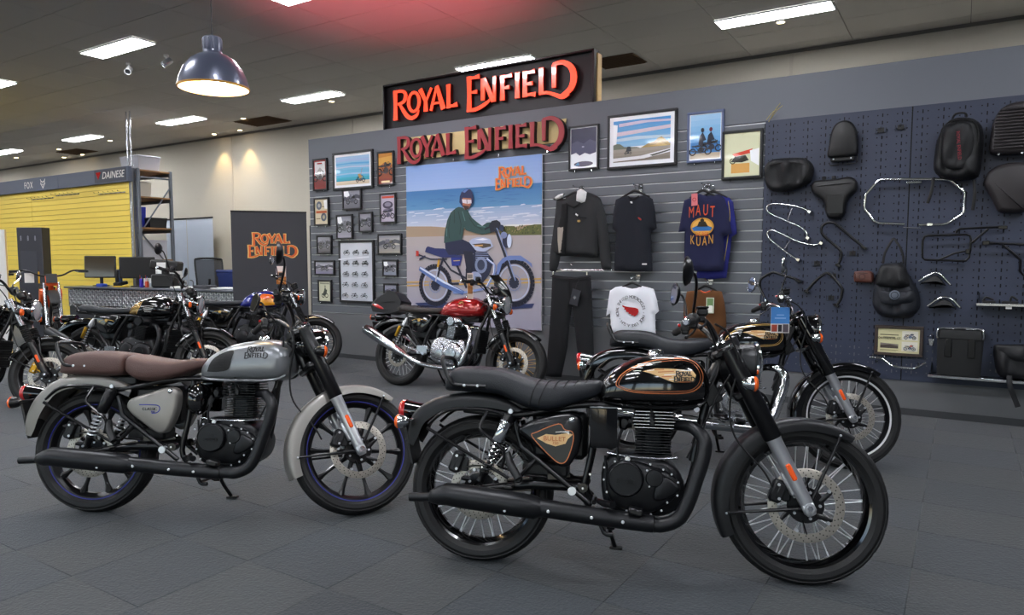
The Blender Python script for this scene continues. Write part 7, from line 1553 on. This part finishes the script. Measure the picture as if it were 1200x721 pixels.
monitor('tilted monitor with a brownish screen at the left end of the counter', .45, .3, .50, .38, 42, -4, mat('screen_brown', '3A3020', .12, coat=.6)); monitor('black monitor seen from behind beside the blue box', 1.32, .35, .54, .36, 58, 0, BLK_PLASTIC)
t = thing('telephone', 'dark upright desk phone between the two monitors', 'telephone', onc(.95,.3)); MB().box((0,0,.05), (.16,.18,.06), M.Rotation(.2,3,'X'), ch=.012).build('phone_base', BLK_PLASTIC, t); MB().box((-.06,-.02,.16), (.05,.06,.26), ch=.015).build('handset', BLK_PLASTIC, t); MB().box((.05,-.02,.16), (.04,.05,.3), ch=.012).build('card_reader', mat('navy_plastic', '2A3A5A', .4), t)
for k, (x, y, d_, c_, lab) in enumerate(((.75,.1,(.16,.10,.05),'2848B0','blue box lying before the left monitor'),(1.7,.12,(.05,.05,.14),'3A2AB0','blue pen pot at the counter edge'),(1.78,.16,(.05,.05,.1),'C8482A','small orange-red pot beside the blue pen pot'),(1.25,.08,(.24,.14,.02),'C9A82C','yellow folder flat on the counter'),(2.62,.15,(.34,.22,.03),'E4E4E2','stack of white paper flat on the counter'),(2.95,.28,(.3,.2,.05),'3A3A40','black tray behind the white paper'))):
    t = thing('desk_item', lab, 'desk item', onc(x, y), (0,0,R(7.6)), 'small things on the counter'); MB().box((0,0,d_[2]/2), d_, ch=min(d_)*.15).build('item_body', mat('item_'+c_, c_, .5), t)
    if k in (1, 2):
        for q in range(4): MB().cyl((.012*(q-1.5),.005*(q % 2),.04), (.02*(q-1.5),.01*(q % 2),.2-.02*q), .004, n=8).build('pen', mat('pen_%d' % q, ('B83030','2A4AB0','D89A2C','1A1A1A')[q], .4), t)
t = thing('receipt_printer', 'dark till with angled hood and card slot on the counter', 'till', onc(2.05,.30), (0,0,R(35))); t.scale = (1.2, 1.2, 1.1); MB().box((0,0,.10), (.30,.25,.20), ch=.02).build('till_body', BLK_PLASTIC, t); MB().box((.02,0,.33), (.36,.24,.14), M.Rotation(.12,3,'Y'), ch=.02).build('till_hood', BLK_PLASTIC, t); MB().box((.0,-.126,.33), (.12,.008,.08), ch=.003).build('till_display', WHITE, t); MB().box((0,0,.22), (.08,.08,.12), ch=.01).build('till_neck', BLK_PLASTIC, t)
t = thing('office_printer', 'white office printer standing behind the counter', 'printer', (-12.2, 7.45, 0)); t.scale = (1, 1, 1.12); MB().box((0,0,.30), (.55,.5,.60), ch=.01).build('printer_stand', mat('pale_cabinet', 'B8BCC4', .5), t)
MB().box((0,0,.84), (.52,.46,.46), ch=.03).build('printer_body', WHITE, t); MB().box((0,-.235,.78), (.44,.02,.12), ch=.006).build('paper_tray', mat('tray_grey', 'B4B8C0', .5), t); MB().box((0,0,1.09), (.50,.44,.04), ch=.012).build('printer_lid', BLK_PLASTIC, t)
t = thing('office_chair', 'office chair with curved black mesh back behind the counter', 'chair', (-11.0, 7.63, 0), (0,0,R(250))); t.scale = (.95, 1.05, 1.2)
b = MB(); 
for k in range(5): a = 2*pi*k/5; b.tube([(0,0,.10),(.28*cos(a),.28*sin(a),.07)], [.025,.018], 8); b.sphere((.29*cos(a),.29*sin(a),.035), .033, 10)
b.build('chair_base', BLK_PLASTIC, t); MB().cyl((0,0,.10),(0,0,.46), .025).build('gas_lift', CHROME, t); MB().box((0,0,.49), (.50,.48,.08), ch=.03).build('seat', BLK_PLASTIC, t)
fr_ = [(-.19,.62),(-.23,.85),(-.24,1.10),(-.20,1.14),(0,1.15),(.20,1.14),(.24,1.10),(.23,.85),(.19,.62),(0,.60)]; yb = lambda z: -.22-.10*(z-.6)+.05*sin((z-.6)*5)
MB().tube([(x, yb(z), z) for x, z in fr_], .016, 8, k=3, closed=True).build('back_frame', BLK_PLASTIC, t)
b = MB(); g_ = [[(u*(.20+.03*min(1,(z-.62)*4)), yb(z)-.02*(1-u*u), z) for u in (-1,-.6,-.2,.2,.6,1)] for z in [.63+.05*i for i in range(11)]]; b.loft(g_, caps=False, closed=False); b.build('back_mesh', mat('chair_mesh', '25282E', .8, alpha=.8), t)
MB().tube([(0,-.1,.47),(0,-.26,.50),(0,yb(.85)-.02,.85)], .02, 8, k=3).build('back_support', BLK_PLASTIC, t); both(lambda s_: MB().tube([(s_*.24,-.1,.5),(s_*.27,-.1,.68),(s_*.27,.12,.70)], .014, 8, k=3).build('armrest', BLK_PLASTIC, t))
t = thing('wheelie_bin', 'dark blue plastic bin behind the right end of the counter', 'bin', (-10.24, 7.56, 0)); t.scale = (1, 1, 1.16); b = MB(); b.loft([[(x*s_, y*s_, z) for x, y in ((-.24,-.2),(.24,-.2),(.24,.2),(-.24,.2))] for z, s_ in ((0,.78),(.92,1.0),(.95,1.06),(.98,1.06))]); b.build('bin_body', mat('bin_dark_blue', '1C2C62', .5), t, 30); MB().box((0,0,1.0), (.54,.46,.05), ch=.02).build('bin_lid', mat('bin_dark_blue', '1C2C62'), t)
t = thing('cardboard_box', 'open cardboard carton beside the blue bin', 'box', (-10.5, 8.0, 0)); MB().box((0,0,.48), (.4,.35,.96), ch=.004).build('carton', mat('cardboard', 'A9794A'), t); MB().box((-.2,-.18,.99), (.4,.02,.1), M.Rotation(.5,3,'X'), ch=.002).build('carton_flap', mat('cardboard', 'A9794A'), t)
# ---- charcoal logo banner in front of the counter
ang = atan2(7.246-6.458, -8.178+8.859); t = thing('banner_stand', 'tall charcoal banner with orange lettering beside the slat wall', 'banner', ((-8.859-8.178)/2, (6.458+7.246)/2, 0), (0,0,ang)); w_ = math.hypot(.681,.788)
MB().box((0,.01,1.03), (w_,.02,2.02), ch=.003).build('banner_panel', mat('charcoal_banner', '37383E', .6, var=.04), t); MB().box((0,.01,2.045), (w_+.005,.03,.02), ch=.004).build('top_rail', BLK_SATIN, t); MB().box((0,.02,.02), (w_,.28,.04), ch=.01).build('base', BLK_SATIN, t)
LO = mat('banner_orange', 'E0662A', .5); LY = mat('banner_outline', 'F0C070', .5)
logo('two', .70, LY, t, 'banner_lettering_outline', .002, center=(.045,1.555), step=.00003, grow=.006); logo('two', .68, LO, t, 'banner_lettering', .004, center=(.045,1.555), step=.00005)
t = thing('screen_panel', 'narrow dark panel edge between the banner and the slat wall', 'panel', (-8.13, 7.55, 0)); MB().box((0,0,1.0), (.12,.5,1.72), ch=.01).build('panel_body', BLK_SATIN, t); MB().box((0,0,.07), (.3,.55,.14), ch=.01).build('panel_foot', BLK_SATIN, t)
# ---- dark display box, standee
t = thing('display_box', 'tall dark display box with three small pale marks in front of the yellow wall', 'display', (-13.60, 5.90, 0), (0,0,R(28))); MB().box((0,.11,.955), (.46,.20,1.91), ch=.006).build('display_body', mat('display_dark', '2C2D36', .5), t)
for k in range(3): text_obj('ABM'[0] if False else '8', .12, mat('mark_grey', '8A8D98', .5), t, 'display_mark', (-.15+.13*k, .004, 1.72), sx=.5)
MB().box((.14,.006,.9), (.03,.004,.5), ch=.001).build('gold_strip', GOLD, t); MB().box((-.02,.006,1.25), (.30,.004,.5), ch=.001).build('display_panel', mat('display_panel', '33343E', .4), t)
t = thing('standee', 'white cardboard standee with a tan edge at the left border', 'standee', (-10.13, 3.86, 0), (0,0,R(62))); MB().box((0,0,.86), (.50,.03,1.72), ch=.003).build('standee_panel', WHITE, t); MB().box((.255,0,.86), (.012,.05,1.72), ch=.002).build('tan_edge', mat('tan_edge', 'C9A768', .6), t); MB().box((0,.05,.03), (.4,.25,.06), ch=.006).build('standee_foot', WHITE, t)
# ---- two small orange off-road bikes
def dirt(lab, loc, rz, s_=1.0, steer=-.2):
    t = thing('off_road_bike', lab, 'motorcycle', loc, (0,0,R(rz)), 'orange off-road bikes'); t.scale = (s_, s_, s_); OR = mat('orange_plastic', 'E2541C', .3, coat=.5)
    for nm, x, r_ in (('front_wheel',1.02,.30),('rear_wheel',0,.28)):
        w_ = MB().lathe([(r_-.035,-.012),(r_-.028,-.016),(r_-.028,.016),(r_-.035,.012)], n=40, closed=True); w_.lathe([(0,-.05),(.03,-.05),(.03,.05),(0,.05)], n=16); wo = w_.build(nm, BLK_SATIN, t); wo.matrix_local = M.Translation((x,0,r_+.015))
        b = MB(); b.lathe([(r_-.03,-.025),(r_-.012,-.034),(r_,-.030),(r_+.006,-.014),(r_+.006,.014),(r_,.030),(r_-.012,.034),(r_-.03,.025)], n=40, closed=True)
        for k in range(30):
            a = 2*pi*k/30
            for yy in (-.024,0,.024): b.box((cos(a+yy)*(r_+.009),yy,sin(a+yy)*(r_+.009)), (.016,.018,.022), M.Rotation(-a,3,'Y'), ch=.002)
        b.build('tyre', BLK_RUBBER, wo); b = MB()
        for k in range(18): a = 2*pi*k/18; b.tube([(.028*cos(a),.03*(-1)**k,.028*sin(a)),((r_-.035)*cos(a+.3),0,(r_-.035)*sin(a+.3))], .0018, 5)
        tag(b.build('spokes', STEEL, wo), kind='stuff')
    for y in (-.075,.075): MB().tube([(1.02,y,.315),(.90,y,.58),(.80,y,.84)], [.024,.024,.017], 12).build('fork_leg', ALU if y < 0 else ALU, t)
    b = MB(); b.loft([[(x+dx_, y*w_, z) for x, z, w_ in [(0,0,1)] for y in (-1,-.5,0,.5,1) for dx_ in (0,)] for (x, z, w_) in ()]) if False else None
    MB().prism(cr([(.66,.70),(.90,.69),(1.10,.66),(1.26,.60),(1.24,.63),(1.10,.71),(.90,.745),(.70,.74)], 3, True), -.055, .055, .01).build('front_fender', BLK_PLASTIC, t)
    MB().prism(cr([(-.42,.80),(-.2,.72),(.05,.66),(.2,.66),(.1,.72),(-.15,.78)], 3, True), -.06, .06, .01).build('rear_fender', BLK_PLASTIC, t); MB().prism(cr([(-.1,.74),(.2,.72),(.5,.72),(.62,.78),(.5,.77),(.2,.77),(-.05,.80)], 3, True), -.06, .06, .015).build('seat', BLK_SOFT, t)
    for y in (-1, 1): MB().prism(cr([(.50,.56),(.62,.54),(.76,.68),(.70,.76),(.58,.74),(.52,.66)], 3, True), y*.05, y*.12, .012).build('tank_shroud', OR, t)
    MB().box((.86,0,.87), (.04,.13,.15), M.Rotation(-.35,3,'Y'), ch=.02).build('number_plate', OR, t); MB().box((.893,0,.895), (.004,.12,.12), M.Rotation(-.35,3,'Y'), ch=.001).build('plate_patch', BLK_PLASTIC, t)
    b = MB(); b.tube([(.68,.40,.98),(.74,.25,.99),(.80,.12,.93),(.81,0,.92),(.80,-.12,.93),(.74,-.25,.99),(.68,-.40,.98)], .011, 10, k=4); ho = b.build('handlebar', BLK_SATIN, t)
    for y in (-1, 1): MB().cyl((.675,y*.42,.98),(.71,y*.31,.985), .017, n=14).build('grip', GRIP, ho); MB().tube([(.72,y*.27,.985),(.78,y*.30,.97),(.77,y*.38,.965)], .005, 6, k=2).build('lever', ALU, ho)
    b = MB(); b.tube([(.80,0,.84),(.66,0,.5),(.60,0,.32),(.25,0,.28)], .025, 10, k=3); b.tube([(.78,0,.82),(.4,0,.66),(.2,0,.45)], .022, 10, k=3); b.tube([(.28,.06,.34),(0,.07,.30)], .018, 8); b.tube([(.28,-.06,.34),(0,-.07,.30)], .018, 8); b.build('frame', mat('frame_orange', 'D24A18', .4), t)
    b = MB(); b.box((.42,0,.40), (.26,.20,.22), ch=.04); b.cyl((.42,-.12,.36),(.42,.12,.36), .08); b.build('motor', BLK_SATIN, t); MB().tube([(.52,.12,.02),(.48,.10,.26)], .010, 8).build('side_stand', BLK_SATIN, t)
    MB().box((.74,-.22,.90), (.004,.10,.12), ch=.001).build('paper_tag', WHITEDEC, t)
    return t
dirt('orange off-road bike facing the camera beside the counter', (-12.5, 5.63, 0), -20, 1.2); dirt('second orange off-road bike, mostly hidden behind the handlebar at the left border', (-13.3, 4.95, 0), -20, 1.15)
# ---- swing tags and luggage on the bikes
def swing(lab, c, rz, w_, h_, art, m0=None):
    t = thing('price_tag', lab, 'tag', c, (0,0,R(rz)), 'swing tags on the bikes'); MB().box((0,.002,-h_/2), (w_,.003,h_), ch=.0008).build('card', WHITE, t); p = Print(w_, h_, .0004); art(p); po = p.build('print', PRF, t, smooth=False); po.location = (0,0,-h_/2); MB().tube([(0,.002,-.005),(0,.004,.03),(.004,.004,.05)], .0015, 5).build('tag_string', BLK_PLASTIC, t)
def blue_tag(p): p.rect(0,0,1,1,'4A8AD0'); p.rect(0,0,1,.36,'D8D4D0'); p.rect(.05,.05,.35,.32,'A84838'); p.rect(.4,.05,.6,.32,'2E2A30'); p.rect(.65,.03,.95,.34,'5A5058'); p.rect(.2,.55,.8,.60,'88B4E6'); p.rect(.3,.68,.7,.72,'88B4E6')
def peach_tag(p): p.rect(0,0,1,1,'E8D8D0'); p.rect(0,.0,1,.42,'C87838'); p.rect(.1,.45,.9,.7,'D8A888'); p.rect(.2,.1,.8,.35,'E0A060')
def blue_bottle(p): p.rect(0,0,1,1,'D8C8BC'); p.rect(.1,.2,.9,.75,'B07848'); p.rect(.1,.8,.9,.95,'8A8078')
def bikept(pos, head, lean, q):
    return M.Translation((pos[0], pos[1], 0)) @ M.Rotation(R(head), 4, 'Z') @ M.Rotation(R(-lean), 4, 'X') @ V(q)
q = bikept((-1.856,4.435), 21.1, 8, (.93,-.20,1.02)); swing('blue swing tag with small picture hanging from the handlebar before the pegboard', tuple(q), 26, .115, .165, blue_tag)
q = bikept((-5.06,5.70), 4, 9, (.90,-.16,1.10)); swing('tan and white swing tag standing over the red tank', tuple(q+V((0,0,.10))), 30, .06, .26, blue_bottle)
q = bikept((-7.83,5.19), 35.5, 8, (1.02,-.16,1.20)); swing('peach swing tag over the blue and yellow-orange tank', tuple(q+V((0,0,.06))), 30, .12, .22, peach_tag)
# tail bag strapped on the red-tanked bike
t = thing('tail_bag', 'black wedge-shaped tail bag with a red reflector on the red-tanked motorcycle', 'bag', tuple(bikept((-5.06,5.70), 4, 9, (-.13,-.0,.76))), (R(-9),0,R(4))); t.scale = (.85, .9, .88)
b = MB(); b.loft([[(x*s_-.02*k, y*w_, z) for x, z in ((-.30,.10),(-.26,.02),(.02,.0),(.20,.04),(.21,.16),(.10,.26),(-.02,.29),(-.24,.17))] for k, (y, s_, w_) in enumerate(((-.13,.86,1),(-.10,1,1),(.10,1,1),(.13,.86,1)))]); b.build('bag_body', BAGM, t, 30)
MB().prism(cr([(-.27,.10),(-.20,.115),(-.10,.075),(-.08,.05),(-.16,.06)], 3, True), -.115, -.133, .004).build('bag_reflector', RED_LENS, t); MB().tube([(.20,-.09,.12),(.05,-.132,.15),(-.22,-.12,.12)], .006, 6, k=3).build('zip', GRIP, t)
